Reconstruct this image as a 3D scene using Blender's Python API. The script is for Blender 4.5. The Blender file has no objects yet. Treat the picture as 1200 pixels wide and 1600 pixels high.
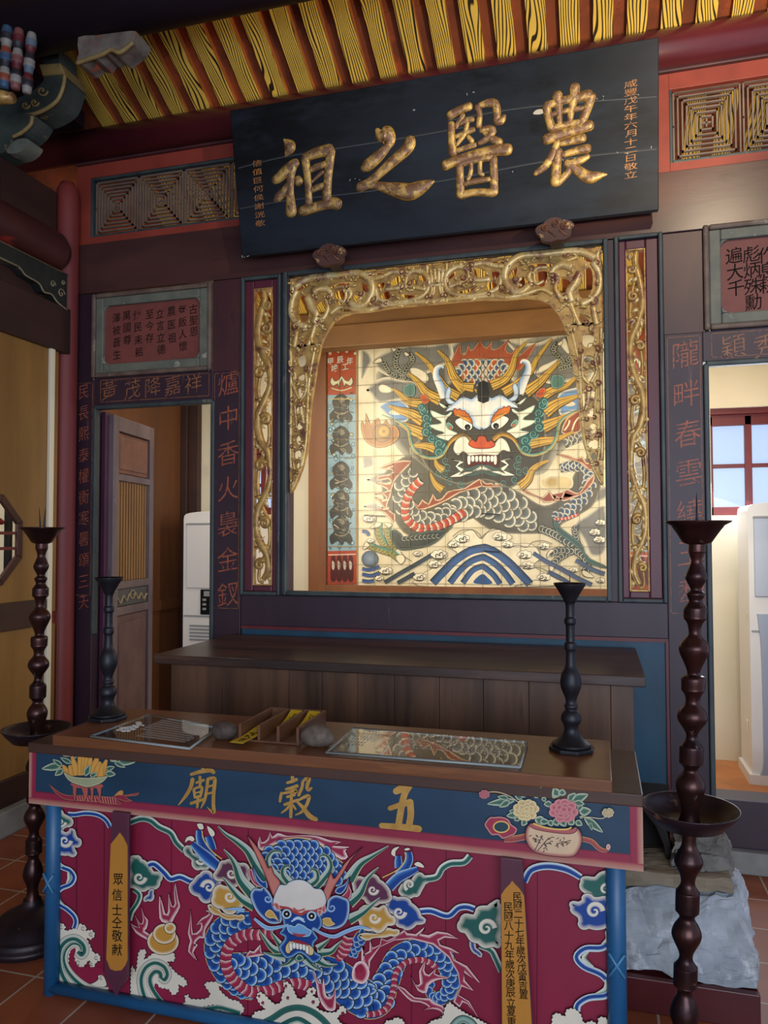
import bpy, bmesh, math, random
from mathutils import Vector as V, Matrix
from mathutils.geometry import tessellate_polygon
random.seed(7)
S = bpy.context.scene
COL = S.collection
pi = math.pi

# ------------------------------------------------------------------ camera
F_PX, YAW, PITCH, ROLL, EYE = 1182.893, 0.2752814, 0.0359644, -0.0016045, 1.5
cy, sy, cp, sp, cr, sr = math.cos(YAW), math.sin(YAW), math.cos(PITCH), math.sin(PITCH), math.cos(ROLL), math.sin(ROLL)
_f = V((-sy*cp, cy*cp, sp)); _r = V((cy, sy, 0)); _u = _r.cross(_f)
RT, UP = cr*_r + sr*_u, -sr*_r + cr*_u
cam = bpy.data.cameras.new('camera'); camo = bpy.data.objects.new('camera', cam); COL.objects.link(camo)
cam.sensor_fit = 'HORIZONTAL'; cam.sensor_width = 36; cam.lens = F_PX/1200*36; cam.clip_start = .02
camo.matrix_world = Matrix.Translation((0, 0, EYE)) @ Matrix((RT, UP, -_f)).transposed().to_4x4()
S.camera = camo

# ------------------------------------------------------------------ light and exposure
S.view_settings.view_transform = 'Standard'; S.view_settings.look = 'None'
S.view_settings.gamma = 1; S.view_settings.use_curve_mapping = False
S.view_settings.exposure = 0
w = bpy.data.worlds.new('daylight'); S.world = w; w.use_nodes = True
w.node_tree.nodes['Background'].inputs[0].default_value = (.55, .66, .9, 1)
w.node_tree.nodes['Background'].inputs[1].default_value = 1.0
def area(name, loc, target, sx, sy_, power, col):
    d = bpy.data.lights.new(name, 'AREA'); d.shape = 'RECTANGLE'; d.size = sx; d.size_y = sy_; d.energy = power; d.color = col
    o = bpy.data.objects.new(name, d); COL.objects.link(o); o.location = loc
    o.rotation_euler = (V(target)-V(loc)).to_track_quat('-Z', 'Y').to_euler(); return o
def spot(name, loc, target, power, col, ang, blend=.5, r=.06):
    d = bpy.data.lights.new(name, 'SPOT'); d.energy = power; d.color = col; d.spot_size = math.radians(ang); d.spot_blend = blend; d.shadow_soft_size = r
    o = bpy.data.objects.new(name, d); COL.objects.link(o); o.location = loc
    o.rotation_euler = (V(target)-V(loc)).to_track_quat('-Z', 'Y').to_euler(); return o
area('courtyard_daylight', (1.3, -3.0, 1.7), (-.5, 3.0, .5), 4.2, 2.2, 185, (.80, .88, 1))
spot('ceiling_lamp', (.9, 1.2, 3.9), (-.2, 3.8, 3.2), 120, (1, .80, .55), 75, .4, .05)
spot('roof_fill_spot', (.75, 2.35, 2.75), (.0, 3.5, 4.05), 125, (1, .80, .48), 76, .35, .05)  # added fill aimed up to brighten the rafters, no fixture modelled
area('mural_fill_left', (-2.08, 4.02, 2.2), (-.6, 5.6, 2.1), .1, 1.3, 29, (1, .88, .66))  # added strip hidden behind the left post, lights the mural without beam shadow
area('mural_fill_right', (.42, 4.02, 2.2), (-1.0, 5.6, 2.1), .1, 1.3, 29, (1, .88, .66))  # matching added strip hidden behind the right post
area('rear_window_light', (1.0, 5.40, 2.0), (0.6, 4.2, .6), .8, .7, 22, (.80, .88, 1))
area('rear_room_lamp', (.9, 4.7, 3.1), (.9, 5.3, 0), .5, .5, 11, (1, .74, .45))
area('octagon_fill', (-3.27, 2.3, 2.3), (-3.3, 3.84, 1.5), .4, .4, 14, (1, .93, .8))  # added fill so the space beyond the octagon is not dark
area('side_room_lamp', (-2.5, 4.45, 2.75), (-2.5, 4.9, 0), .4, .4, 6, (1, .80, .55))

# ------------------------------------------------------------------ helpers
def ray(x, y):
    d = RT*((x-600)/F_PX) - UP*((y-800)/F_PX) + _f
    return d
def W(x, y, Y=3.8):                      # photograph point on the plane y = Y
    d = ray(x, y); t = Y/d.y
    return V((d.x*t, Y, d.z*t+EYE))
def WX(x, y, X):
    d = ray(x, y); t = X/d.x
    return V((X, d.y*t, d.z*t+EYE))
def WZ(x, y, Z):
    d = ray(x, y); t = (Z-EYE)/d.z
    return V((d.x*t, d.y*t, Z))
def WP(x, y, p0, n):
    d = ray(x, y); o = V((0, 0, EYE)); t = (p0-o).dot(n)/d.dot(n)
    return o+d*t
def lin(h):
    if isinstance(h, str):
        h = [int(h[i:i+2], 16)/255 for i in (0, 2, 4)]
        h = [c/12.92 if c <= .04045 else ((c+.055)/1.055)**2.4 for c in h]
    return (h[0], h[1], h[2], 1)

MATS = {}
def mat(name, c1, c2=None, sc=6, st=(1, 1, 1), rough=.6, metal=0, bump=0, spec=.5, lo=.35, hi=.65, c3=None, sc3=3, lo3=.6, hi3=.7, coat=0):
    m = bpy.data.materials.new(name); m.use_nodes = True; MATS[name] = m
    n, l = m.node_tree.nodes, m.node_tree.links; b = n['Principled BSDF']
    b.inputs['Roughness'].default_value = rough; b.inputs['Metallic'].default_value = metal
    b.inputs['Specular IOR Level'].default_value = spec; b.inputs['Base Color'].default_value = lin(c1)
    if coat: b.inputs['Coat Weight'].default_value = coat; b.inputs['Coat Roughness'].default_value = .15
    if c2 or bump:
        tc = n.new('ShaderNodeTexCoord'); mp = n.new('ShaderNodeMapping'); mp.inputs['Scale'].default_value = st
        l.new(tc.outputs['Object'], mp.inputs[0])
        ns = n.new('ShaderNodeTexNoise'); ns.inputs['Scale'].default_value = sc; ns.inputs['Detail'].default_value = 6; ns.inputs['Roughness'].default_value = .6
        l.new(mp.outputs[0], ns.inputs['Vector'])
    if c2:
        r = n.new('ShaderNodeValToRGB'); r.color_ramp.elements[0].position = lo; r.color_ramp.elements[1].position = hi
        r.color_ramp.elements[0].color = lin(c1); r.color_ramp.elements[1].color = lin(c2)
        l.new(ns.outputs[0], r.inputs[0]); out = r.outputs[0]
        if c3:
            n3 = n.new('ShaderNodeTexNoise'); n3.inputs['Scale'].default_value = sc3; n3.inputs['Detail'].default_value = 8; n3.inputs['Roughness'].default_value = .7
            l.new(mp.outputs[0], n3.inputs['Vector'])
            r3 = n.new('ShaderNodeValToRGB'); r3.color_ramp.elements[0].position = lo3; r3.color_ramp.elements[1].position = hi3
            l.new(n3.outputs[0], r3.inputs[0])
            mx = n.new('ShaderNodeMix'); mx.data_type = 'RGBA'; mx.inputs['B'].default_value = lin(c3)
            l.new(r3.outputs[0], mx.inputs['Factor']); l.new(out, mx.inputs['A']); out = mx.outputs['Result']
        l.new(out, b.inputs['Base Color'])
    if bump:
        bp = n.new('ShaderNodeBump'); bp.inputs['Strength'].default_value = bump; bp.inputs['Distance'].default_value = .01
        l.new(ns.outputs[0], bp.inputs['Height']); l.new(bp.outputs[0], b.inputs['Normal'])
    return m
def vmat(name, rough=.5, wear=.12, spec=.5, bump=0):           # paint whose colours are stored in the mesh
    m = bpy.data.materials.new(name); m.use_nodes = True; MATS[name] = m; n, l = m.node_tree.nodes, m.node_tree.links; b = n['Principled BSDF']
    b.inputs['Roughness'].default_value = rough; b.inputs['Specular IOR Level'].default_value = spec
    a = n.new('ShaderNodeVertexColor'); a.layer_name = 'Col'
    tc = n.new('ShaderNodeTexCoord'); ns = n.new('ShaderNodeTexNoise'); ns.inputs['Scale'].default_value = 9; ns.inputs['Detail'].default_value = 8
    l.new(tc.outputs['Object'], ns.inputs['Vector'])
    mr = n.new('ShaderNodeMapRange'); mr.inputs['From Min'].default_value = .3; mr.inputs['From Max'].default_value = .7
    mr.inputs['To Min'].default_value = 1-wear; mr.inputs['To Max'].default_value = 1+wear
    l.new(ns.outputs[0], mr.inputs[0])
    mx = n.new('ShaderNodeVectorMath'); mx.operation = 'SCALE'; l.new(a.outputs[0], mx.inputs[0]); l.new(mr.outputs[0], mx.inputs['Scale'])
    l.new(mx.outputs[0], b.inputs['Base Color'])
    if bump:
        bp = n.new('ShaderNodeBump'); bp.inputs['Strength'].default_value = bump; bp.inputs['Distance'].default_value = .01
        l.new(ns.outputs[0], bp.inputs['Height']); l.new(bp.outputs[0], b.inputs['Normal'])
    return m

def tag(o, label=None, cat=None, group=None, kind=None):
    if label: o['label'] = label
    if cat: o['category'] = cat
    if group: o['group'] = group
    if kind: o['kind'] = kind
    return o
def empty(name, loc, label=None, cat=None, group=None, kind=None):
    o = bpy.data.objects.new(name, None); COL.objects.link(o); o.location = loc; o.empty_display_size = .05
    return tag(o, label, cat, group, kind)

class MB:
    def __init__(s): s.v = []; s.f = []; s.c = []; s.sm = []; s.m = []; s.cur = 0
    def add(s, vs, fs, col=None, smooth=False):
        o = len(s.v); s.v += [tuple(p) for p in vs]; s.f += [tuple(i+o for i in f) for f in fs]
        s.c += [lin(col) if col is not None else (1, 1, 1, 1)]*len(vs); s.sm += [smooth]*len(fs); s.m += [s.cur]*len(fs); return s
    def box(s, a, b, col=None):
        x0, y0, z0 = map(min, a, b); x1, y1, z1 = map(max, a, b)
        return s.add([(x0,y0,z0),(x1,y0,z0),(x1,y1,z0),(x0,y1,z0),(x0,y0,z1),(x1,y0,z1),(x1,y1,z1),(x0,y1,z1)],
            [(0,3,2,1),(4,5,6,7),(0,1,5,4),(1,2,6,5),(2,3,7,6),(3,0,4,7)], col)
    def hexa(s, p, col=None):            # 8 points: bottom loop, top loop
        return s.add(p, [(0,3,2,1),(4,5,6,7),(0,1,5,4),(1,2,6,5),(2,3,7,6),(3,0,4,7)], col)
    def prism(s, pts, off, col=None):    # polygon (3D points) pushed along off
        n = len(pts); pts = [V(p) for p in pts]; off = V(off)
        a = V((0, 0, 0))
        for i in range(n): a += pts[i].cross(pts[(i+1) % n])
        if a.dot(off) > 0: pts = pts[::-1]
        tris = tessellate_polygon([pts])
        nr = V((0, 0, 0))
        for i in range(n): nr += pts[i].cross(pts[(i+1) % n])
        ft = []
        for t in tris:
            q = (pts[t[1]]-pts[t[0]]).cross(pts[t[2]]-pts[t[0]])
            ft.append(tuple(t) if q.dot(nr) > 0 else tuple(t[::-1]))
        fs = ft + [tuple(i+n for i in t[::-1]) for t in ft]
        fs += [(i, i+n, (i+1) % n+n, (i+1) % n) for i in range(n)]
        return s.add(pts+[p+off for p in pts], fs, col)
    def tube(s, path, rad, n=10, col=None, flat=None, cap=True, smooth=True, squash=1):
        path = [V(p) for p in path]; k = len(path)
        if not hasattr(rad, '__len__'): rad = [rad]*k
        vs = []; fs = []; up = V(flat) if flat else None; prev = None
        for i, p in enumerate(path):
            t = (path[min(i+1, k-1)]-path[max(i-1, 0)]); t = t.normalized() if t.length > 1e-9 else V((0, 0, 1))
            if up is not None: u = up
            else:
                u = prev if prev is not None else (V((0, 0, 1)) if abs(t.z) < .9 else V((1, 0, 0)))
            a = t.cross(u)
            if a.length < 1e-6: a = t.orthogonal()
            a.normalize(); bb = a.cross(t).normalized(); prev = bb
            for j in range(n):
                an = 2*pi*j/n
                vs.append(p + a*(math.cos(an)*rad[i]) + bb*(math.sin(an)*rad[i]*squash))
        for i in range(k-1):
            for j in range(n):
                fs.append((i*n+j, i*n+(j+1) % n, (i+1)*n+(j+1) % n, (i+1)*n+j))
        if cap: fs += [tuple(range(n))[::-1], tuple(range((k-1)*n, k*n))]
        return s.add(vs, fs, col, smooth)
    def lathe(s, prof, c=(0, 0, 0), n=28, col=None, ax=None):     # prof: (r, z) ; ax: axis lean (dx, dy) per metre
        vs = []; fs = []; k = len(prof); ax = ax or (0, 0)
        for r, z in prof:
            for j in range(n):
                a = 2*pi*j/n; vs.append((c[0]+ax[0]*z+r*math.cos(a), c[1]+ax[1]*z+r*math.sin(a), c[2]+z))
        for i in range(k-1):
            for j in range(n): fs.append((i*n+j, i*n+(j+1) % n, (i+1)*n+(j+1) % n, (i+1)*n+j))
        return s.add(vs, fs, col, True)
    def build(s, name, m, parent=None, bev=0, origin=None, kind=None, auto=None):
        me = bpy.data.meshes.new(name)
        pw = world_loc(parent) if parent is not None else V(origin or (0, 0, 0))
        me.from_pydata([V(p)-pw for p in s.v], [], s.f); me.update()
        if any(s.sm): me.polygons.foreach_set('use_smooth', s.sm)
        if any(c != (1, 1, 1, 1) for c in s.c):
            at = me.color_attributes.new('Col', 'FLOAT_COLOR', 'POINT'); at.data.foreach_set('color', [q for c in s.c for q in c])
        bm = bmesh.new(); bm.from_mesh(me); bmesh.ops.recalc_face_normals(bm, faces=bm.faces[:]) if s.fixn else None; bm.to_mesh(me); bm.free()
        o = bpy.data.objects.new(name, me); COL.objects.link(o)
        for q in (m if isinstance(m, (list, tuple)) else [m]): me.materials.append(q)
        if any(s.m): me.polygons.foreach_set('material_index', s.m)
        if parent is not None: o.parent = parent
        else: o.location = pw
        if bev:
            md = o.modifiers.new('bevel', 'BEVEL'); md.width = bev; md.segments = 2; md.limit_method = 'ANGLE'; md.angle_limit = .6
        if kind: o['kind'] = kind
        return o
    fixn = True
def world_loc(o):
    p = V(o.location); q = o.parent
    while q is not None: p += V(q.location); q = q.parent
    return p
def cr(pts, closed=False, k=5):          # Catmull-Rom through the points (any tuple length)
    n = len(pts); out = []
    if n < 3: return [tuple(p) for p in pts]
    for i in range(n if closed else n-1):
        if closed: a, b, c, d = pts[i-1], pts[i], pts[(i+1) % n], pts[(i+2) % n]
        else: a, b, c, d = pts[max(i-1, 0)], pts[i], pts[i+1], pts[min(i+2, n-1)]
        for j in range(k):
            t = j/k
            out.append(tuple(.5*((2*b[q])+(-a[q]+c[q])*t+(2*a[q]-5*b[q]+4*c[q]-d[q])*t*t+(-a[q]+3*b[q]-3*c[q]+d[q])*t**3) for q in range(len(b))))
    if not closed: out.append(tuple(pts[-1]))
    return out

def ZM(ox, oy, s): return lambda pts: [((p[0]/s+ox), (p[1]/s+oy)) + ((p[2]/s,) if len(p) > 2 else ()) for p in pts]
class Paint:                             # flat painting: coloured shapes laid on one surface, each a hair above the last
    def __init__(s, mp, nrm, base=.0006, step=.00005):
        s.mp = mp; s.n = V(nrm).normalized(); s.h = base; s.step = step; s.v = []; s.f = []; s.c = []; s.lock = 0
    def up(s, k=1):
        if not s.lock: s.h += s.step*k
    def _add(s, pts, cols, fs, hs=None):
        o = len(s.v)
        for i, p in enumerate(pts):
            s.v.append(V(s.mp(p[0], p[1])) + s.n*(s.h+(hs[i] if hs else 0)))
        s.c += [lin(c) if isinstance(c, str) else c for c in cols]
        s.f += [tuple(i+o for i in f) for f in fs]
    def poly(s, pts, col, smooth=0):
        if smooth: pts = cr(pts, True, smooth)
        t = tessellate_polygon([[V((p[0], p[1], 0)) for p in pts]])
        s._add(pts, [col]*len(pts), t); s.up(); return pts
    def line(s, pts, w, col, smooth=4, closed=False, taper=False):
        if smooth and len(pts) > 2: pts = cr([p[:2] for p in pts], closed, smooth)
        n = len(pts)
        s.ribbon(pts, [w*(math.sin(pi*(i+.5)/n)**.6 if taper else 1) for i in range(n)], [(-1, col), (1, col)], 0, closed)
    def ribbon(s, pts, ws, cols, smooth=4, closed=False):      # ws half widths; cols [(t, colour)] across from left (-1) to right (1)
        if not hasattr(ws, '__len__'): ws = [ws]*len(pts)
        q = [(p[0], p[1], w_) for p, w_ in zip(pts, ws)]
        if smooth and len(q) > 2: q = cr(q, closed, smooth)
        n = len(q); m = len(cols); P = []; C = []; fs = []
        for i in range(n):
            a, b = (q[i-1], q[(i+1) % n]) if closed else (q[max(i-1, 0)], q[min(i+1, n-1)])
            dx, dy = b[0]-a[0], b[1]-a[1]; L = math.hypot(dx, dy) or 1
            nx, ny = -dy/L, dx/L
            for t, c in cols: P.append((q[i][0]+nx*t*q[i][2], q[i][1]+ny*t*q[i][2])); C.append(c)
        for i in range(n if closed else n-1):
            j = (i+1) % n
            for k in range(m-1): fs.append((i*m+k, i*m+k+1, j*m+k+1, j*m+k))
        s._add(P, C, fs); s.up()
    def rim(s, pts, w_, c0, c1):         # band inside a closed outline, c0 on the edge fading to c1
        n = len(pts); A = sum(pts[i][0]*pts[(i+1) % n][1]-pts[(i+1) % n][0]*pts[i][1] for i in range(n)); sg = 1 if A > 0 else -1
        P = []; C = []; fs = []; nr = []; ws = []
        for i in range(n):
            a, b = pts[i-1], pts[(i+1) % n]; dx, dy = b[0]-a[0], b[1]-a[1]; L = math.hypot(dx, dy) or 1
            nr.append((-dy/L*sg, dx/L*sg))
        for i in range(n):               # never inset past the middle of a thin part
            x, y = pts[i]; u, v = nr[i]; lim = w_
            for j in range(n):
                if j in (i, (i-1) % n): continue
                x1, y1 = pts[j]; ex, ey = pts[(j+1) % n][0]-x1, pts[(j+1) % n][1]-y1; det = u*(-ey)+v*ex
                if abs(det) < 1e-9: continue
                t = ((x1-x)*(-ey)+(y1-y)*ex)/det; q = (u*(y1-y)-v*(x1-x))/det
                if 1e-4 < t < lim*2.3 and -1e-3 <= q <= 1.001: lim = t/2.3
            ws.append(lim)
        for it in range(2): ws = [min(ws[i], .5*(ws[i-1]+ws[(i+1) % n])+.35) for i in range(n)]
        for i in range(n):
            u, v = nr[i]; w_ = ws[i]
            P += [pts[i], (pts[i][0]+u*w_*.45, pts[i][1]+v*w_*.45), (pts[i][0]+u*w_, pts[i][1]+v*w_)]
            c0_, c1_ = lin(c0), lin(c1); C += [c0_, tuple(.62*x+.38*y for x, y in zip(c0_, c1_)), c1_]
        for i in range(n):
            j = (i+1) % n; fs += [(i*3, i*3+1, j*3+1, j*3), (i*3+1, i*3+2, j*3+2, j*3+1)]
        s._add(P, C, fs); s.up()
    def scallop(s, pts, period, amp):    # cloud and foam edges: a row of small bulges along a closed outline
        n = len(pts); L = [0]
        for i in range(n): a, b = pts[i], pts[(i+1) % n]; L.append(L[-1]+math.hypot(b[0]-a[0], b[1]-a[1]))
        m = max(3, round(L[-1]/period)); per = L[-1]/m; N = m*6; out = []; j = 0
        A = sum(pts[i][0]*pts[(i+1) % n][1]-pts[(i+1) % n][0]*pts[i][1] for i in range(n)); sg = 1 if A > 0 else -1
        for q in range(N):
            d = L[-1]*q/N
            while L[j+1] < d: j += 1
            a, b = pts[j], pts[(j+1) % n]; t = (d-L[j])/max(L[j+1]-L[j], 1e-6); l_ = math.hypot(b[0]-a[0], b[1]-a[1]) or 1
            e = amp*(abs(math.sin(pi*d/per))-.45)
            out.append((a[0]+(b[0]-a[0])*t+(b[1]-a[1])/l_*e*sg, a[1]+(b[1]-a[1])*t-(b[0]-a[0])/l_*e*sg))
        return out
    def blob(s, pts, fill, edge=None, w_=3, out='1c1718', ow=.5, k=5, lobes=None):
        if lobes: pts = s.scallop(cr(pts, True, k) if k else pts, *lobes); k = 0
        pts = s.poly(pts, fill, k)
        if edge: s.rim(pts, w_, edge, fill)
        if out: s.line(pts, ow, out, 0, True)
        return pts
    def disc(s, x, y, rx, ry, col, n=20, col2=None, rot=0):
        ca, sa = math.cos(rot), math.sin(rot)
        P = [(x, y)]+[(x+rx*math.cos(a)*ca-ry*math.sin(a)*sa, y+rx*math.cos(a)*sa+ry*math.sin(a)*ca) for a in [2*pi*i/n for i in range(n)]]
        s._add(P, [col]+[col2 or col]*n, [(0, 1+i, 1+(i+1) % n) for i in range(n)]); s.up()
    def spiral(s, x, y, r, turns, a0, w_, cols, dr=1):
        n = int(14*turns)+4
        P = [(x+r*(1-t*.93)*math.cos(a0+dr*2*pi*turns*t), y+r*(1-t*.93)*math.sin(a0+dr*2*pi*turns*t)) for t in [i/n for i in range(n+1)]]
        s.ribbon(P, [w_*(1-.75*i/n) for i in range(n+1)], cols, 0)
    def scale(s, x, y, r, ang, tilt, cols, asp=1.0):           # one shingled scale, tip towards ang
        n = 11; P = [(x, y)]; C = [cols[0]]; H = [tilt*.55]; ca, sa = math.cos(ang), math.sin(ang)
        for ring, (f, c) in enumerate(((.34, cols[0]), (.60, cols[1]), (.84, cols[2]), (.91, cols[3]), (1, cols[3]))):
            for i in range(n):
                a = -pi*.62+pi*1.24*i/(n-1); u, v = r*f*math.cos(a)*asp, r*f*math.sin(a)
                P.append((x+u*ca-v*sa, y+u*sa+v*ca)); C.append(c); H.append(tilt*(.5+.5*f*math.cos(a)))
        fs = [(0, 1+i, 2+i) for i in range(n-1)]
        for k in range(4): fs += [(1+k*n+i, 1+(k+1)*n+i, 2+(k+1)*n+i, 2+k*n+i) for i in range(n-1)]
        s._add(P, C, fs, H)
    def build(s, name, m, parent):
        pw = world_loc(parent); me = bpy.data.meshes.new(name)
        me.from_pydata([p-pw for p in s.v], [], s.f); me.update()
        at = me.color_attributes.new('Col', 'FLOAT_COLOR', 'POINT'); at.data.foreach_set('color', [q for c in s.c for q in c])
        # face everything towards the viewer's side of the surface
        flip = [p.index for p in me.polygons if p.normal.dot(s.n) < 0]
        if flip:
            bm = bmesh.new(); bm.from_mesh(me); bm.faces.ensure_lookup_table()
            bmesh.ops.reverse_faces(bm, faces=[bm.faces[i] for i in flip]); bm.to_mesh(me); bm.free()
        o = bpy.data.objects.new(name, me); COL.objects.link(o); me.materials.append(m); o.parent = parent; return o

# lettering: glyph outlines of Blender's own font, turned into flat mesh
_fc = bpy.data.curves.new('glyph', 'FONT'); _fo = bpy.data.objects.new('glyph', _fc); GL = {}
def glyph(ch, bold=.012):
    if (ch, bold) in GL: return GL[ch, bold]
    _fc.body = ch; _fc.size = 1; _fc.offset = bold; _fc.resolution_u = 3
    me = bpy.data.meshes.new_from_object(_fo)
    vs = [tuple(v.co) for v in me.vertices]; fs = [tuple(p.vertices) for p in me.polygons]; bpy.data.meshes.remove(me)
    xs = [v[0] for v in vs]; ys = [v[1] for v in vs]; cx_, cy_ = (min(xs)+max(xs))/2, (min(ys)+max(ys))/2; h = .92
    GL[ch, bold] = ([((x-cx_)/h, (y-cy_)/h) for x, y, _ in vs], fs); return GL[ch, bold]
def text(mb, s_, c, wm, hm, rt=(1, 0, 0), up=(0, 0, 1), n=(0, -1, 0), lift=.0012, col=None, bold=.012, slant=.10):
    """one glyph centred at c, wm x hm metres"""
    vs, fs = glyph(s_, bold); rt, up, n, c = V(rt), V(up), V(n), V(c)
    mb.add([c+rt*(x*wm)+up*((y+slant*x)*hm)+n*lift for x, y in vs], fs, col)
# ------------------------------------------------------------------ materials
mat('purple', '4c2a2b', '392026', 5, (1, 1, .3), .42, bump=.08, c3='2c1a1e', sc3=9, lo3=.62, hi3=.72)
mat('purple_dark', '35202d', '2a1a27', 7, (1, 1, .25), .45, bump=.1, c3='564046', sc3=16, lo3=.62, hi3=.72)
mat('board_brown', '523430', '3e2727', 3, (.3, 1, 1.2), .30, bump=.1, c3='2a1a18', sc3=9, lo3=.60, hi3=.72)
mat('red_paint', '8e3a2c', '7a3026', 4, rough=.5)
mat('red_column', '803029', '6d2a2c', 3, (1, 1, .3), .55, bump=.05)
mat('purlin_red', '5c2026', '45191f', 3, (.4, 1, 1), .3, bump=.05, c3='7a3a36', sc3=11, lo3=.68, hi3=.75)
mat('dark_beam', '241523', '180f18', 3, (.3, 1, 1), .55, bump=.15, c3='3a2a30', sc3=5, lo3=.6, hi3=.75)
mat('moulding', '3f4a48', '232f36', 9, (1, 1, .4), .5, bump=.1, c3='8b8878', sc3=8, lo3=.62, hi3=.75)
mat('moulding_pale', '6e7062', '545a52', 9, rough=.55, bump=.12, c3='a3a291', sc3=9)
mat('blue_board', '1c4d66', '153c52', 4, (1, 1, .3), .5, bump=.08)
mat('slip_red', '6a2426', '561f26', 5, rough=.45)
mat('roof_board', '82401f', '642f19', 3, rough=.7, c3='a04a22', sc3=1.2, lo3=.5, hi3=.6)
mat('cream_wall', 'd9d2bd', 'cfc8b3', 1.5, rough=.85)
mat('brown_ply', '6d4427', '5c3820', 2.2, (3, 3, .25), .55, bump=.03)
mat('tan_wood', '8f6834', '785629', 2.5, (2, 2, .3), .5, bump=.04, c3='7a5426', sc3=1.4, lo3=.55, hi3=.75)
mat('dark_wood_rail', '3a211c', '2c1916', 6, (.4, .4, 1), .5, bump=.1)
mat('grey_stone', '8c8a84', '75746f', 7, rough=.85, bump=.25)
mat('lattice_wood', '75655a', '5f5149', 8, rough=.6, bump=.05)
mat('ink', '14100e', rough=.8, spec=.15)
mat('gold_paint', 'b07836', '96602c', 22, rough=.5, c3='5a3830', sc3=35, lo3=.55, hi3=.62)
mat('gold_worn', '94603a', '7c4c34', 22, rough=.5, c3='4a2c34', sc3=30, lo3=.56, hi3=.6)
mat('orange_ink', 'a5583a', '8c4a34', 22, rough=.5, c3='4a2a36', sc3=40, lo3=.52, hi3=.62)
mat('verse_red', '7a4038', '6a3632', 6, rough=.6, bump=.05, c3='8a5a4c', sc3=8, lo3=.65, hi3=.8)
mat('white_plastic', 'dcdcdc', rough=.35)
mat('ivory_plastic', 'd8d0b8', rough=.45)
mat('grey_plastic', '8e9498', rough=.4)
mat('black_plastic', '121316', rough=.3)
mat('window_red', '6a2224', '5a1d20', 5, rough=.45)
mat('old_white', 'cfcabc', 'b8b2a2', 9, rough=.8)

def tile_mat(name, c1, c2, grout, size, rot):
    m = bpy.data.materials.new(name); m.use_nodes = True; MATS[name] = m; n, l = m.node_tree.nodes, m.node_tree.links; b = n['Principled BSDF']
    tc = n.new('ShaderNodeTexCoord'); mp = n.new('ShaderNodeMapping'); mp.inputs['Rotation'].default_value = (0, 0, rot); mp.inputs['Location'].default_value = (.09, .065, 0)
    br = n.new('ShaderNodeTexBrick'); br.offset = 0; br.inputs['Scale'].default_value = 1; br.inputs['Brick Width'].default_value = size; br.inputs['Row Height'].default_value = size
    br.inputs['Mortar Size'].default_value = .004; br.inputs['Color1'].default_value = lin(c1); br.inputs['Color2'].default_value = lin(c2); br.inputs['Mortar'].default_value = lin(grout)
    l.new(tc.outputs['Object'], mp.inputs[0]); l.new(mp.outputs[0], br.inputs['Vector'])
    ns = n.new('ShaderNodeTexNoise'); ns.inputs['Scale'].default_value = 5; l.new(tc.outputs['Object'], ns.inputs['Vector'])
    mx = n.new('ShaderNodeMix'); mx.data_type = 'RGBA'; mx.blend_type = 'SOFT_LIGHT'; mx.inputs['Factor'].default_value = .6
    l.new(br.outputs['Color'], mx.inputs['A']); l.new(ns.outputs[0], mx.inputs['B']); l.new(mx.outputs['Result'], b.inputs['Base Color'])
    bp = n.new('ShaderNodeBump'); bp.inputs['Strength'].default_value = .4; bp.inputs['Distance'].default_value = .003; bp.invert = True
    l.new(br.outputs['Fac'], bp.inputs['Height']); l.new(bp.outputs[0], b.inputs['Normal']); b.inputs['Roughness'].default_value = .45
tile_mat('terracotta', '8f4a2a', '7c3f26', 'a89a88', .255, 0)
tile_mat('terracotta_rear', 'b0703e', 'a06236', '8a6a50', .30, pi/4)

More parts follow.
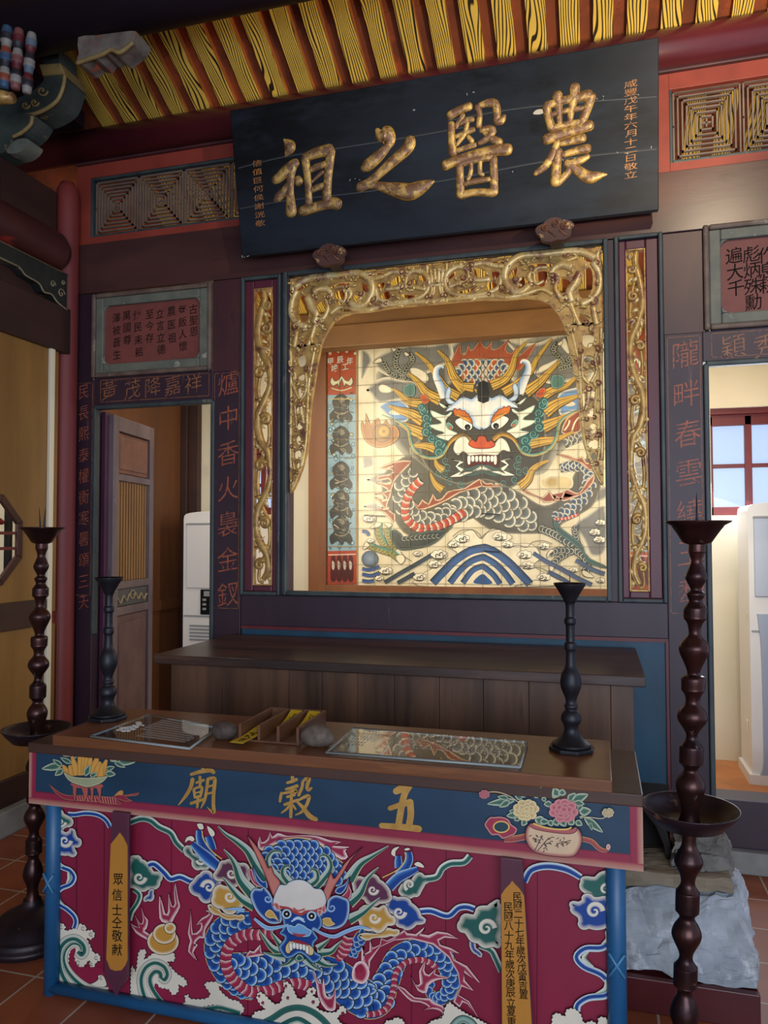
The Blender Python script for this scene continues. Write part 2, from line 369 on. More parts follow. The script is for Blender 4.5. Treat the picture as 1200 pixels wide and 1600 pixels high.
def grain_mat():                          # yellow rafters painted with black wood grain
    m = bpy.data.materials.new('rafter_grain'); m.use_nodes = True; MATS['rafter_grain'] = m; n, l = m.node_tree.nodes, m.node_tree.links; b = n['Principled BSDF']
    tc = n.new('ShaderNodeTexCoord'); oi = n.new('ShaderNodeObjectInfo'); cx_ = n.new('ShaderNodeCombineXYZ')
    mu = n.new('ShaderNodeMath'); mu.operation = 'MULTIPLY'; mu.inputs[1].default_value = 37; l.new(oi.outputs['Random'], mu.inputs[0])
    l.new(mu.outputs[0], cx_.inputs[1]); l.new(mu.outputs[0], cx_.inputs[2])
    ad = n.new('ShaderNodeVectorMath'); ad.operation = 'ADD'; l.new(tc.outputs['Object'], ad.inputs[0]); l.new(cx_.outputs[0], ad.inputs[1])
    mp = n.new('ShaderNodeMapping'); mp.inputs['Scale'].default_value = (1.1, .22, .22); l.new(ad.outputs[0], mp.inputs[0])
    ns = n.new('ShaderNodeTexNoise'); ns.inputs['Scale'].default_value = 9; ns.inputs['Detail'].default_value = 1; l.new(mp.outputs[0], ns.inputs['Vector'])
    sx = n.new('ShaderNodeSeparateXYZ'); l.new(tc.outputs['Object'], sx.inputs[0])
    m1 = n.new('ShaderNodeMath'); m1.operation = 'MULTIPLY'; m1.inputs[1].default_value = 70; l.new(sx.outputs[0], m1.inputs[0])
    m2 = n.new('ShaderNodeMath'); m2.operation = 'MULTIPLY_ADD'; m2.inputs[1].default_value = 8; l.new(ns.outputs[0], m2.inputs[0]); l.new(m1.outputs[0], m2.inputs[2])
    fr = n.new('ShaderNodeMath'); fr.operation = 'FRACT'; l.new(m2.outputs[0], fr.inputs[0])
    r = n.new('ShaderNodeValToRGB'); e = r.color_ramp.elements; e[0].position = .58; e[0].color = lin('dcb64c'); e[1].position = .64; e[1].color = lin('23170e')
    q = e.new(.94); q.color = lin('23170e'); q = e.new(1.0); q.color = lin('dcb64c')
    l.new(fr.outputs[0], r.inputs[0])
    # only the flat underside carries the pattern, the flanks are plain orange
    ge = n.new('ShaderNodeNewGeometry'); s2 = n.new('ShaderNodeSeparateXYZ'); l.new(ge.outputs['True Normal'], s2.inputs[0])
    ab = n.new('ShaderNodeMath'); ab.operation = 'ABSOLUTE'; l.new(s2.outputs[0], ab.inputs[0])
    gt = n.new('ShaderNodeMath'); gt.operation = 'GREATER_THAN'; gt.inputs[1].default_value = .7; l.new(ab.outputs[0], gt.inputs[0])
    mx = n.new('ShaderNodeMix'); mx.data_type = 'RGBA'; mx.inputs['B'].default_value = lin('b0642a')
    l.new(gt.outputs[0], mx.inputs['Factor']); l.new(r.outputs[0], mx.inputs['A']); l.new(mx.outputs['Result'], b.inputs['Base Color']); b.inputs['Roughness'].default_value = .6
grain_mat()
M = MATS

# ------------------------------------------------------------------ floor, roof, outer walls
YW, YB = 3.8, 5.62                       # carved partition, rear wall
def struct(name, mb, m, parent=None, bev=0): return tag(mb.build(name, m, parent, bev), kind=None if parent else 'structure')
struct('floor', MB().box((-4.2, -2.5, -.1), (3.2, 3.85, 0)), M['terracotta'])
struct('floor_rear', MB().box((-4.2, 3.85, -.1), (3.2, 5.8, 0)), M['terracotta_rear'])
roofz = lambda y: 3.925 + .5*(3.75-y)
c = empty('ceiling', (0, 3.75, 3.925), kind='structure')
mb = MB()
for k, (ya, yb) in enumerate(((.2, .6), (.6, 1.6), (1.6, 2.5), (2.5, 3.1), (3.1, 3.50), (3.50, 3.9), (3.9, 4.4), (4.4, 5.0), (5.0, 5.8))):
    z0, z1 = roofz(ya)+.045, roofz(yb)+.045; d = .006*(k % 2)
    mb.hexa([(-4.2, ya, z0-d), (3.2, ya, z0-d), (3.2, yb, z1-d), (-4.2, yb, z1-d), (-4.2, ya, z0+.03), (3.2, ya, z0+.03), (3.2, yb, z1+.03), (-4.2, yb, z1+.03)])
mb.hexa([(-4.2, -3.2, 4.0), (4.2, -3.2, 4.0), (4.2, .2, roofz(.2)+.045), (-4.2, .2, roofz(.2)+.045), (-4.2, -3.2, 4.05), (4.2, -3.2, 4.05), (4.2, .2, roofz(.2)+.1), (-4.2, .2, roofz(.2)+.1)])  # unseen front slope, added to cut sky light from overhead
mb.build('roof_boards', M['roof_board'], c)
proto = None
for k in range(-11, 20):                  # rafters, 15.45 cm apart
    x = -.876+.1545*(k-1)
    if proto is None:
        xa, ya, yb = .046, .2, 5.6
        mb = MB().hexa([(-xa+x, ya, roofz(ya)), (xa+x, ya, roofz(ya)), (xa+x, yb, roofz(yb)), (-xa+x, yb, roofz(yb)),
                        (-xa+x, ya, roofz(ya)+.05), (xa+x, ya, roofz(ya)+.05), (xa+x, yb, roofz(yb)+.05), (-xa+x, yb, roofz(yb)+.05)])
        o = empty('t', (x, 3.75, 3.925)); proto = mb.build('rafter', M['rafter_grain'], o); proto.parent = c; proto.location = (x, 0, 0); bpy.data.objects.remove(o); x0 = x
    else:
        o = proto.copy(); COL.objects.link(o); o.parent = c; o.location = (x, 0, 0)

# rear room
mb = MB(); wx0, wx1, wz0, wz1 = .755, 1.75, 1.66, 2.40
XC = -.80
lx0, lx1, lz0, lz1 = -2.86, -2.40, 1.70, 2.24
def wall_holes(mb, x0, x1, z0, z1, y0, y1, holes):
    xs = sorted({x0, x1, *[h[0] for h in holes], *[h[1] for h in holes]})
    for a, b in zip(xs, xs[1:]):
        hh = [h for h in holes if h[0] <= a and h[1] >= b]
        if not hh: mb.box((a, y0, z0), (b, y1, z1))
        else:
            mb.box((a, y0, z0), (b, y1, hh[0][2])); mb.box((a, y0, hh[0][3]), (b, y1, z1))
wall_holes(mb, -3.4, 3.2, 0, 3.05, YB, YB+.22, [(lx0, lx1, lz0, lz1), (wx0, wx1, wz0, wz1)])
struct('wall_back', mb, M['cream_wall'])
struct('wall_side_rear', MB().box((-3.4, 3.90, 0), (-3.3, YB, 3.5)).box((-3.3, 4.3, .95), (-3.285, YB-.02, 1.03)), M['brown_ply'])
struct('light_block_left', MB().box((-3.75, -1.5, 2.83), (-3.65, 5.6, 5.6)).box((-3.75, -1.5, 0), (-3.65, 1.2, 2.83)), M['dark_wood_rail'])  # unseen dark screen, added to block ambient light from the left
struct('light_block_right', MB().box((2.3, 3.9, 0), (2.4, YB, 3.9)), M['cream_wall'])  # unseen end wall, added to keep outside light from the rear room
m = bpy.data.materials.new('frosted_daylight'); m.use_nodes = True; MATS['frosted'] = m
b = m.node_tree.nodes['Principled BSDF']; b.inputs['Base Color'].default_value = (.12, .16, .25, 1); b.inputs['Emission Color'].default_value = (.52, .68, 1, 1); b.inputs['Emission Strength'].default_value = .80; b.inputs['Roughness'].default_value = .3
for i, (a, bb, wz0, wz1, n) in enumerate(((lx0, lx1, lz0, lz1, 2), (wx0, wx1, wz0, wz1, 4))):
    wn = empty('window_%d' % (i+1), ((a+bb)/2, YB+.1, wz0), kind='structure')
    y0, y1 = YB+.06, YB+.11; mb = MB()
    mb.box((a, y0, wz0), (bb, y1, wz0+.06)).box((a, y0, wz1-.115), (bb, y1, wz1-.04)).box((a, y0-.03, wz1-.04), (bb, y1, wz1+.005))
    for k in range(n+1):
        x = a+(bb-a)*k/n; mb.box((max(a, x-.022), y0, wz0), (min(bb, x+.022), y1, wz1-.05))
    mb.box((a, y0+.012, (wz0+wz1)/2-.04), (bb, y1-.01, (wz0+wz1)/2-.012))
    mb.build('window_frame', M['window_red'], wn, .003)
    MB().box((a, y1-.012, wz0), (bb, y1-.004, wz1-.04)).build('window_pane', M['frosted'], wn)
o = MB().box((-3.02, YB-.035, .1), (-2.94, YB-.001, 2.6)).box((-3.05, YB-.05, 2.02), (-2.95, YB-.03, 2.12))
tag(o.build('cable_trunking', M['ivory_plastic'], None, .004), 'vertical cream plastic cable trunking on the rear wall above the left air conditioner', 'cable trunking')
tag(MB().box((-3.3, YB-.06, 0), (-3.16, YB-.001, 2.9)).box((-3.3, YB-.10, 0), (-3.24, YB-.06, 2.9)).build('corner_post', M['dark_wood_rail'], None, .004), kind='structure')
bpy.data.objects['corner_post'].name = 'trim_1'
tag(MB().box((-3.28, 5.17, 2.90), (2.2, 5.30, 3.06)).box((-3.28, 5.20, 3.06), (2.2, 5.28, 3.17)).build('trim_5', mat('gold_brown', '7a5428', '644420', 4, (.4, 1, 1), .6, bump=.08, c3='c09a52', sc3=12, lo3=.66, hi3=.75), None, .006),
    'worn golden brown squared beam under the roof above the dragon mural', kind='structure')

# left side wall with octagonal window
XL = -2.95
def wall_left():
    r = empty('wall_left', (XL, 2.6, 0), kind='structure')
    oc = WX(0, 842, XL); yc, zc, R_ = 3.115, 1.50, .216
    pts = [(yc+R_*math.cos(pi/8+k*pi/4), zc+R_*math.sin(pi/8+k*pi/4)) for k in range(8)]
    y0, y1, z0, z1 = 1.2, 3.62, 1.17, 2.57
    # wood panel around the octagon: one ring of quads plus outer pieces
    mb = MB(); ya, yb = yc-.27, yc+.27; za, zb = zc-.27, zc+.27
    e = .112; sq = [(yb, zc+e), (yc+e, zb), (yc-e, zb), (ya, zc+e), (ya, zc-e), (yc-e, za), (yc+e, za), (yb, zc-e)]
    P = lambda q: (XL, q[0], q[1])
    for k in range(8):
        j = (k+1) % 8; mb.hexa([P(pts[k]), P(pts[j]), P(sq[j]), P(sq[k])]+[(XL-.008, q[0], q[1]) for q in (pts[k], pts[j], sq[j], sq[k])])
    for k, cnr in ((0, (yb, zb)), (2, (ya, zb)), (4, (ya, za)), (6, (yb, za))):
        tri = [P(sq[k]), P(cnr), P(sq[k+1])]; mb.prism(tri, (-.05, 0, 0))
    mb.box((XL-.05, y0, za), (XL, ya, zb)).box((XL-.05, yb, za), (XL, y1, zb)).box((XL-.05, y0, zb), (XL, y1, z1)).box((XL-.05, y0, 1.10), (XL, y1, za))
    mb.box((XL-.05, y0, .27), (XL, y1, 1.03))
    for k in range(7): mb.box((XL-.001, 1.6+.34*k, .27), (XL+.001, 1.602+.34*k, 1.03))
    mb.build('wood_panel', M['tan_wood'], r)
    mb = MB().box((XL-.06, y0, 1.03), (XL+.02, 3.53, 1.175)).box((XL-.06, y0, .13), (XL+.015, y1, .27)).box((XL-.06, y0, 2.57), (XL+.03, y1+.06, 2.83))
    mb.build('rail', M['dark_wood_rail'], r, .004)
    MB().box((XL-.1, y0, 0), (XL+.06, y1, .13)).build('stone_plinth', M['grey_stone'], r, .008)
    MB().box((XL, 3.535, .2), (XL+.02, 3.57, 2.58)).build('cream_strip', M['ivory_plastic'], r, .003)
    wn = empty('window_3', (XL, yc, zc), kind='structure')
    mb = MB()
    def ring(ra, rb, x0, x1):
        A = [(yc+ra*math.cos(pi/8+k*pi/4), zc+ra*math.sin(pi/8+k*pi/4)) for k in range(8)]; B = [(yc+rb*math.cos(pi/8+k*pi/4), zc+rb*math.sin(pi/8+k*pi/4)) for k in range(8)]
        for k in range(8):
            j = (k+1) % 8; mb.hexa([(x0, *A[k]), (x0, *A[j]), (x0, *B[j]), (x0, *B[k]), (x1, *A[k]), (x1, *A[j]), (x1, *B[j]), (x1, *B[k])])
    ring(.212, .254, XL-.008, XL+.012); mb.build('window_frame', mat('octagon_red', '401d1a', '331614', 8, rough=.5, bump=.1), wn, .004)
    mb = MB()
    for z in (1.535, 1.455): mb.box((XL-.008, yc-.2, z-.008), (XL+.004, yc+.2, z+.008))
    mb.build('glazing_bar', M['window_red'], wn)
    # what is seen through it
    struct('wall_side_room', MB().box((XL-.65, .8, 0), (XL-.6, 3.9, 2.9)).box((XL-.6, 3.84, 0), (XL-.34, 3.89, 2.9)), M['cream_wall'])
wall_left()
mb = MB().box((XL-.40, 3.665, .3), (XL-.36, 3.69, 1.68))
tag(mb.build('rack_upright', M['black_plastic'], None, .002), 'black perforated steel rack upright seen through the octagonal window', 'rack')
mb = MB(); mb.tube(cr([(XL-.385, 3.46, 1.635), (XL-.40, 3.51, 1.615), (XL-.395, 3.55, 1.63), (XL-.385, 3.60, 1.61), (XL-.385, 3.645, 1.60)]), [.012, .02, .024, .024, .022, .022, .024, .026, .028, .03, .03, .03, .028, .026, .024, .022, .02, .018, .016, .012, .008], 10)
tag(mb.build('red_bag', mat('bag_red', 'b01a14', '8a120e', 12, rough=.4), None), 'small red bundle hanging on the black rack upright', 'bag')

# column, beams
tag(MB().lathe([(.068, 0), (.068, 3.42), (.066, 3.50), (.058, 3.56), (.040, 3.60), (0, 3.615)], (-2.988, 3.722, 0), 32).build('red_column', M['red_column'], None), 'round red painted column at the left end of the carved partition', 'column')
def bar(name, y, z, r, m, label, cat=None, x0=-3.6, x1=2.6, n=36):
    return tag(MB().tube([(x0, y, z), (x1, y, z)], r, n).build(name, m, None), label, cat, kind='structure')
bar('trim_3', 3.77, 3.833, .088, M['purlin_red'], 'round dark red purlin along the top of the carved partition behind the name plaque')
bar('trim_4', 3.10, 4.093, .14, M['dark_beam'], 'thick round dark purple beam crossing under the rafters at upper left')
# tie beam running to the column along the left wall, with carved fringe below
mb = MB().tube([(-2.99, 1.3, 3.15), (-2.99, 3.60, 3.15), (-2.99, 3.655, 3.15)], [.115, .115, .09], 28)
tag(mb.build('trim_6', mat('tie_red', '4c1f1e', '381719', 4, (1, .4, 1), .5, c3='8a2c22', sc3=6, lo3=.62, hi3=.7), None), 'round worn dark red tie beam meeting the red column from the left', kind='structure')
prof = [(1.3, 3.03), (3.65, 3.03), (3.65, 2.82), (3.57, 2.84), (3.52, 2.87), (3.46, 2.865), (3.42, 2.90), (3.32, 2.91), (3.27, 2.935), (3.1, 2.94), (1.3, 2.94)]
br_ = empty('trim_7', (-2.96, 3.4, 2.9), 'black carved bracket with pale edges under the dark red tie beam', kind='structure')
MB().prism([(-2.925, y, z) for y, z in prof], (-.06, 0, 0)).build('fringe_board', mat('fringe_black', '15181a', '242621', 14, rough=.6, bump=.3), br_)
mb = MB(); mb.tube([(-2.922, y, z) for y, z in cr(prof[2:], k=4)], .005, 6)
mb.tube([(-2.922, 1.3, 3.025), (-2.922, 3.65, 3.025)], .004, 6)
for (y, z, r) in ((3.60, 2.90, .03), (3.53, 2.93, .022), (3.615, 2.965, .016)):
    mb.tube([(-2.922, y+r*(1-t)*math.cos(9*t), z+r*(1-t)*math.sin(9*t)) for t in [i/20 for i in range(20)]], .004, 5)
mb.build('fringe_edge', mat('pale_edge', '8a8064', '6c6450', 20, rough=.6), br_)
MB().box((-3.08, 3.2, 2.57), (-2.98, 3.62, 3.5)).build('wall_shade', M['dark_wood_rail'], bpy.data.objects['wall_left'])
# ------------------------------------------------------------------ carved partition
wf = empty('wall_front', (-.78, YW, 0), kind='structure')
X0, X1 = -2.985, 2.3
y0, y1 = YW, YW+.08
# plain boards
MB().box((X0, y0-.012, 2.957), (X1, y1, 3.252)).build('top_board', M['board_brown'], wf, .003)
MB().box((X0, y0-.02, 3.735), (X1, y1, 3.80)).build('head_board', M['purple'], wf, .003)
mb = MB()                                 # orange-red frame round the vents
for (a, b_) in ((X0, -2.89), (-1.67, .352), (1.62, X1)): mb.box((a, y0, 3.252), (b_, y1, 3.735))
for (a, b_) in ((-2.89, -1.67), (.352, 1.62)): mb.box((a, y0, 3.252), (b_, y1, 3.297)).box((a, y0, 3.655), (b_, y1, 3.735))
mb.build('vent_surround', M['red_paint'], wf, .002)
mb = MB().box((-1.89, y0-.004, 1.03), (.313, y1, 1.198)); mb.build('sill_rail', M['purple_dark'], wf, .004)
MB().box((-1.89, y0+.01, 0), (.30, y1, 1.018)).build('blue_board', M['blue_board'], wf, .002)
MB().box((-1.89, y0+.002, 1.012), (.313, y1, 1.03)).box((.30, y0-.002, 0), (.313, y1, 1.02)).build('slip', M['slip_red'], wf)
MB().box((-1.66, y0, 1.198), (-1.612, y1, 2.957)).box((.040, y0, 1.198), (.099, y1, 2.957)).build('mullion', M['purple_dark'], wf, .003)
def frame_rect(mb, x0, x1, z0, z1, w_, ya, yb, inner=0):
    mb.box((x0, ya, z0), (x0+w_, yb, z1)).box((x1-w_, ya, z0), (x1, yb, z1)).box((x0+w_, ya, z0), (x1-w_, yb, z0+w_)).box((x0+w_, ya, z1-w_), (x1-w_, yb, z1))
mb = MB()                                 # grey-green mouldings round every opening
frame_rect(mb, -1.640, .062, 1.200, 2.960, .024, y0-.022, y0+.03)
frame_rect(mb, -1.893, -1.655, 1.197, 2.955, .020, y0-.018, y0+.03)
frame_rect(mb, .090, .312, 1.197, 2.965, .020, y0-.018, y0+.03)
mb.build('moulding', M['moulding'], wf, .006)
mb = MB()
for (a, b_, z0, z1) in ((-2.855, -2.073, 2.449, 2.945), (.490, 1.29, 2.474, 2.972)): frame_rect(mb, a, b_, z0, z1, .026, y0-.025, y0+.01)
mb.build('verse_moulding', mat('moulding_brown', '6e5f52', '54423c', 9, rough=.55, bump=.12, c3='a79f90', sc3=7, lo3=.6, hi3=.7), wf, .008)
mb = MB()
for (a, b_, zt) in ((-2.835, -2.066, 2.275), (.495, 1.30, 2.318)):
    mb.box((a-.012, y0-.014, .95 if a < 0 else .32), (a+.012, y0+.03, zt)).box((b_-.012, y0-.014, .32), (b_+.012, y0+.03, zt)).box((a, y0-.014, zt-.012), (b_, y0+.03, zt+.012))
mb.build('door_moulding', M['moulding'], wf, .006)
MB().box((-2.835, y0, 0), (-2.07, y1, .10)).box((.495, y0-.02, .10), (X1, y1+.05, .316)).box((X0, y0, 0), (-2.835, y1, .10)).build('threshold', M['purple_dark'], wf, .004)
MB().box((.32, y0-.06, 0), (X1, y1+.1, .10)).build('stone_sill', M['grey_stone'], wf, .008)
# upper plain ends of the posts beside the verse panels
MB().box((-2.073, y0, 2.44), (-1.875, y1, 2.957)).build('post_head', M['purple'], wf, .002)
MB().box((.313, y0, 2.47), (.490, y1, 2.957)).build('post_head', M['purple'], wf, .002)
MB().box((X0, y0, 2.44), (-2.855, y1, 2.957)).build('post_head', M['purple_dark'], wf, .002)
MB().box((1.29, y0, .3), (X1, y1, 2.957)).build('post_head', M['purple'], wf, .002)

# inscribed posts and lintels
def inscribed(name, x0, x1, z0, z1, label, chars, cat='post', lm='orange_ink', border=None):
    r = empty(name, ((x0+x1)/2, y0, z0), label, cat)
    MB().box((x0, y0+.012, z0), (x1, y1, z1)).build('post_core', M['purple_dark'], wf)
    MB().box((x0, y0-.004, z0), (x1, y0+.011, z1)).build('board', M['purple_dark'], r, .003)
    mb = MB()
    for ch, cx_, cz, wm, hm in chars: text(mb, ch, (cx_, y0-.004, cz), wm, hm, lift=.0012, bold=-.006, slant=.16)
    mb.build('lettering', M[lm], r)
    if border:
        a, b_, c_, d = border; mb = MB()
        for s in ((a, a+.003, c_, d), (b_-.003, b_, c_, d), (a, b_, c_, c_+.003), (a, b_, d-.003, d)): mb.box((s[0], y0-.0052, s[2]), (s[1], y0-.0042, s[3]))
        mb.build('border_line', M['gold_worn'], r)
    return r
def vchars(s_, px, wm, hm):
    out = []
    for ch, (x, y) in zip(s_, px): p = W(x, y, y0-.004); out.append((ch, p.x, p.z, wm, hm))
    return out
def post(x0, x1, z0, z1, s_, px, py0, py1, wm, hm, label, border):
    n = len(s_); pts = [(px[0]+(px[1]-px[0])*k/(n-1), py0+(py1-py0)*k/(n-1)) for k in range(n)]
    return inscribed('inscribed_post', x0, x1, z0, z1, label, vchars(s_, pts, wm, hm), border=border)
post(X0, -2.842, 0, 2.44, '民長熙泰權衡寒暑頌三天', (131, 131), 612, 941, .070, .085, 'narrow purple post right beside the red column, with a faded column of small characters', (-2.972, -2.852, 1.175, 2.425))
post(-2.066, -1.893, 0, 2.44, '爐中香火裊金釵', (357, 356), 598, 928, .125, .135, 'purple post between the left doorway and the gilt carvings, seven rust coloured characters down it', (-2.058, -1.902, 1.12, 2.43))
post(.313, .483, .1, 2.47, '隴畔春雲繞玉犁', (1071, 1081), 553, 925, .118, .125, 'purple post between the gilt carvings and the right doorway, rust coloured characters down it', (.325, .472, 1.15, 2.455))
inscribed('inscribed_lintel', -2.842, -2.066, 2.287, 2.449, 'dark purple lintel over the left doorway with five golden brown characters', vchars('黃茂降嘉祥', [(171, 609), (207, 608), (239, 604), (270, 602), (302, 599)], .105, .110), 'lintel', 'gold_worn', (-2.80, -2.09, 2.305, 2.435))
inscribed('inscribed_lintel', .483, 1.30, 2.33, 2.474, 'dark purple lintel over the right doorway, cut off by the right edge', vchars('穎秀', [(1146, 541), (1196, 540)], .105, .110)+[('禾', .92, 2.40, .10, .11), ('嘉', 1.1, 2.40, .10, .11)], 'lintel', 'gold_worn', (.52, 1.28, 2.345, 2.46))

# verse panels
def verse(x0, x1, z0, z1, cols, label, hm):
    r = empty('verse_panel', ((x0+x1)/2, y0, z0), label, 'panel')
    mb = MB(); frame_rect(mb, x0, x1, z0, z1, .05, y0-.016, y0+.02)
    for sx, X in ((1, x0+.05), (-1, x1-.05)):
        for sz, Z in ((1, z0+.05), (-1, z1-.05)): mb.prism([(X, y0-.016, Z), (X+sx*.035, y0-.016, Z), (X+sx*.012, y0-.016, Z+sz*.012), (X, y0-.016, Z+sz*.035)], (0, .03, 0))
    mb.build('inner_frame', M['moulding_pale'], r, .006)
    MB().box((x0+.04, y0+.004, z0+.04), (x1-.04, y0+.03, z1-.04)).build('panel_board', M['verse_red'], r)
    mb = MB()
    for s_, (x, ya), (x2, yb) in cols:
        n = len(s_)
        for k, ch in enumerate(s_):
            t = k/max(n-1, 1); p = W(x+(x2-x)*t, ya+(yb-ya)*t, y0+.004); text(mb, ch, p, hm*.95, hm, n=(0, -1, 0), lift=.001, bold=.002)
    mb.build('lettering', M['ink'], r)
verse(-2.829, -2.099, 2.475, 2.919, [('古聖恩', (302, 483), (303, 518)), ('每飯人懷', (285, 484), (286, 541)), ('農医祖', (268, 486), (269, 528)), ('立言立德', (250, 490), (252, 546)), ('至今存', (234, 491), (234, 528)),
    ('傳民耒耜', (215, 492), (217, 550)), ('萬國尊', (198, 493), (199, 531)), ('澤被蒼生', (182, 497), (183, 554))], 'red verse panel with eight columns of black brush writing, above the left doorway', .055)
verse(.516, 1.264, 2.500, 2.946, [('遍大千', (1147, 399), (1150, 450)), ('彪炳殊勳', (1174, 397), (1177, 472)), ('作息耕', (1198, 398), (1200, 445))], 'red verse panel with black brush writing above the right doorway', .075)

# lattice vents: nested square meanders
def vent(x0, x1, z0, z1, n, label):
    r = empty('lattice_vent', ((x0+x1)/2, y0, z0), label, 'vent')
    mb = MB(); frame_rect(mb, x0, x1, z0, z1, .014, y0+.004, y0+.06); mb.build('vent_frame', M['moulding'], r, .003)
    mb = MB(); ya, yb = y0+.03, y0+.046; t = .0075; wd = (x1-x0-.028)/n
    for k in range(n):
        cx_ = x0+.014+wd*(k+.5); cz = (z0+z1)/2; hw, hh = wd/2-.004, (z1-z0)/2-.016; st = 7
        for j in range(st):
            f = 1-j/st*.93; a, c_ = hw*f, hh*f
            yy = ya+.002*(j % 2)
            mb.box((cx_-a, yy, cz-c_), (cx_+a, yb, cz-c_+t)).box((cx_-a, yy, cz+c_-t), (cx_+a, yb, cz+c_)).box((cx_-a, yy, cz-c_), (cx_-a+t, yb, cz+c_)).box((cx_+a-t, yy, cz-c_), (cx_+a, yb, cz+c_))
        mb.box((cx_-hw, ya, cz-t/2), (cx_-hw*.94, yb, cz+t/2)).box((cx_-.02, ya, cz-t/2), (cx_+.02, yb, cz+t/2)).box((cx_-t/2, ya, cz-.02), (cx_+t/2, yb, cz+.02))
    mb.build('lattice', M['lattice_wood'], r)
vent(-2.89, -1.67, 3.297, 3.655, 4, 'long lattice vent of nested squares in a red surround, left of the name plaque')
vent(.352, 1.62, 3.297, 3.675, 4, 'lattice vent of nested squares in a red surround, right of the name plaque')

# ------------------------------------------------------------------ door leaf standing open in the left doorway
hx, hy = -2.80, 3.90
d = ray(235, 860); # far edge of the leaf lies on this sight line, .56 m from the hinge
L = .58
best = min((abs(math.hypot(d.x/d.y*(3.9+q/500)-hx, q/500)-L), 3.9+q/500) for q in range(400))[1]
ex, ey = d.x/d.y*best, best
dv = V((ex-hx, ey-hy, 0)); wl = dv.length; dv.normalize(); nv = V((dv.y, -dv.x, 0))
dr = empty('door_1', (hx, hy, .1), kind='structure')
def leaf(mb, u0, u1, z0, z1, t0, t1):
    P = lambda u, t, z: V((hx, hy, 0))+dv*u+nv*t+V((0, 0, z))
    mb.hexa([P(u0, t0, z0), P(u1, t0, z0), P(u1, t1, z0), P(u0, t1, z0), P(u0, t0, z1), P(u1, t0, z1), P(u1, t1, z1), P(u0, t1, z1)])
zt = 2.25
mb = MB()
for a in ((0, .07, .1, zt), (wl-.06, wl, .1, zt), (.07, wl-.06, zt-.09, zt), (.07, wl-.06, 1.86, 1.90), (.07, wl-.06, 1.20, 1.245), (.07, wl-.06, 1.04, 1.09), (.07, wl-.06, .1, .2)): leaf(mb, *a, -.02, .02)
mb.build('door_frame', mat('door_lilac', '64575e', '4c4048', 5, (1, 1, .3), .45, bump=.1, c3='8d8494', sc3=7), dr, .003)
mb = MB(); leaf(mb, .08, wl-.07, 1.905, zt-.095, -.008, .008); leaf(mb, .10, wl-.09, 1.93, zt-.12, -.014, .014)
mb.build('top_panel', mat('door_copper', '70493a', '5a3a30', 9, rough=.5, bump=.2), dr, .006)
mb = MB(); leaf(mb, .08, wl-.07, .2, 1.035, -.008, .008); leaf(mb, .11, wl-.10, .24, .99, -.013, .013)
mb.build('bottom_panel', mat('door_pink', '5c4244', '4b3337', 8, rough=.5, bump=.15), dr, .006)
mb = MB(); leaf(mb, .08, wl-.07, 1.095, 1.195, -.008, .008); mb.build('carved_strip', mat('door_slate', '454a4e', '3a3e44', 8, rough=.5), dr)
mb = MB(); P = lambda u, z: V((hx, hy, z))+dv*u+nv*.011
cu = (wl)/2
for s in (-1, 1):
    mb.tube([P(cu+s*(.02+.20*t)*1.0, 1.125+.018*math.sin(t*15)+.02*(1-t)) for t in [i/24 for i in range(25)]], .007, 6)
    mb.tube([P(cu+s*.035*math.sin(a), 1.155+.025*math.cos(a)) for a in [i*.26 for i in range(13)]], .006, 6)
mb.build('carved_vine', mat('door_cream', '8d8168', '776a54', 12, rough=.6), dr)
mb = MB(); n = 11
for k in range(n):
    u = .085+(wl-.16)*(k+.5)/n; leaf(mb, u-.0085, u+.0085, 1.245, 1.86, -.004, .006)
mb.build('slats', mat('slat_ochre', '8a6530', '755328', 6, (1, 1, .3), .5), dr, .003)
MB().box((-2.835, 3.86, .1), (-2.81, 3.92, 2.26)).build('hinge_post', mat('purple_gloss', '4e2c44', '3c2236', 5, (1, 1, .3), .3), dr)

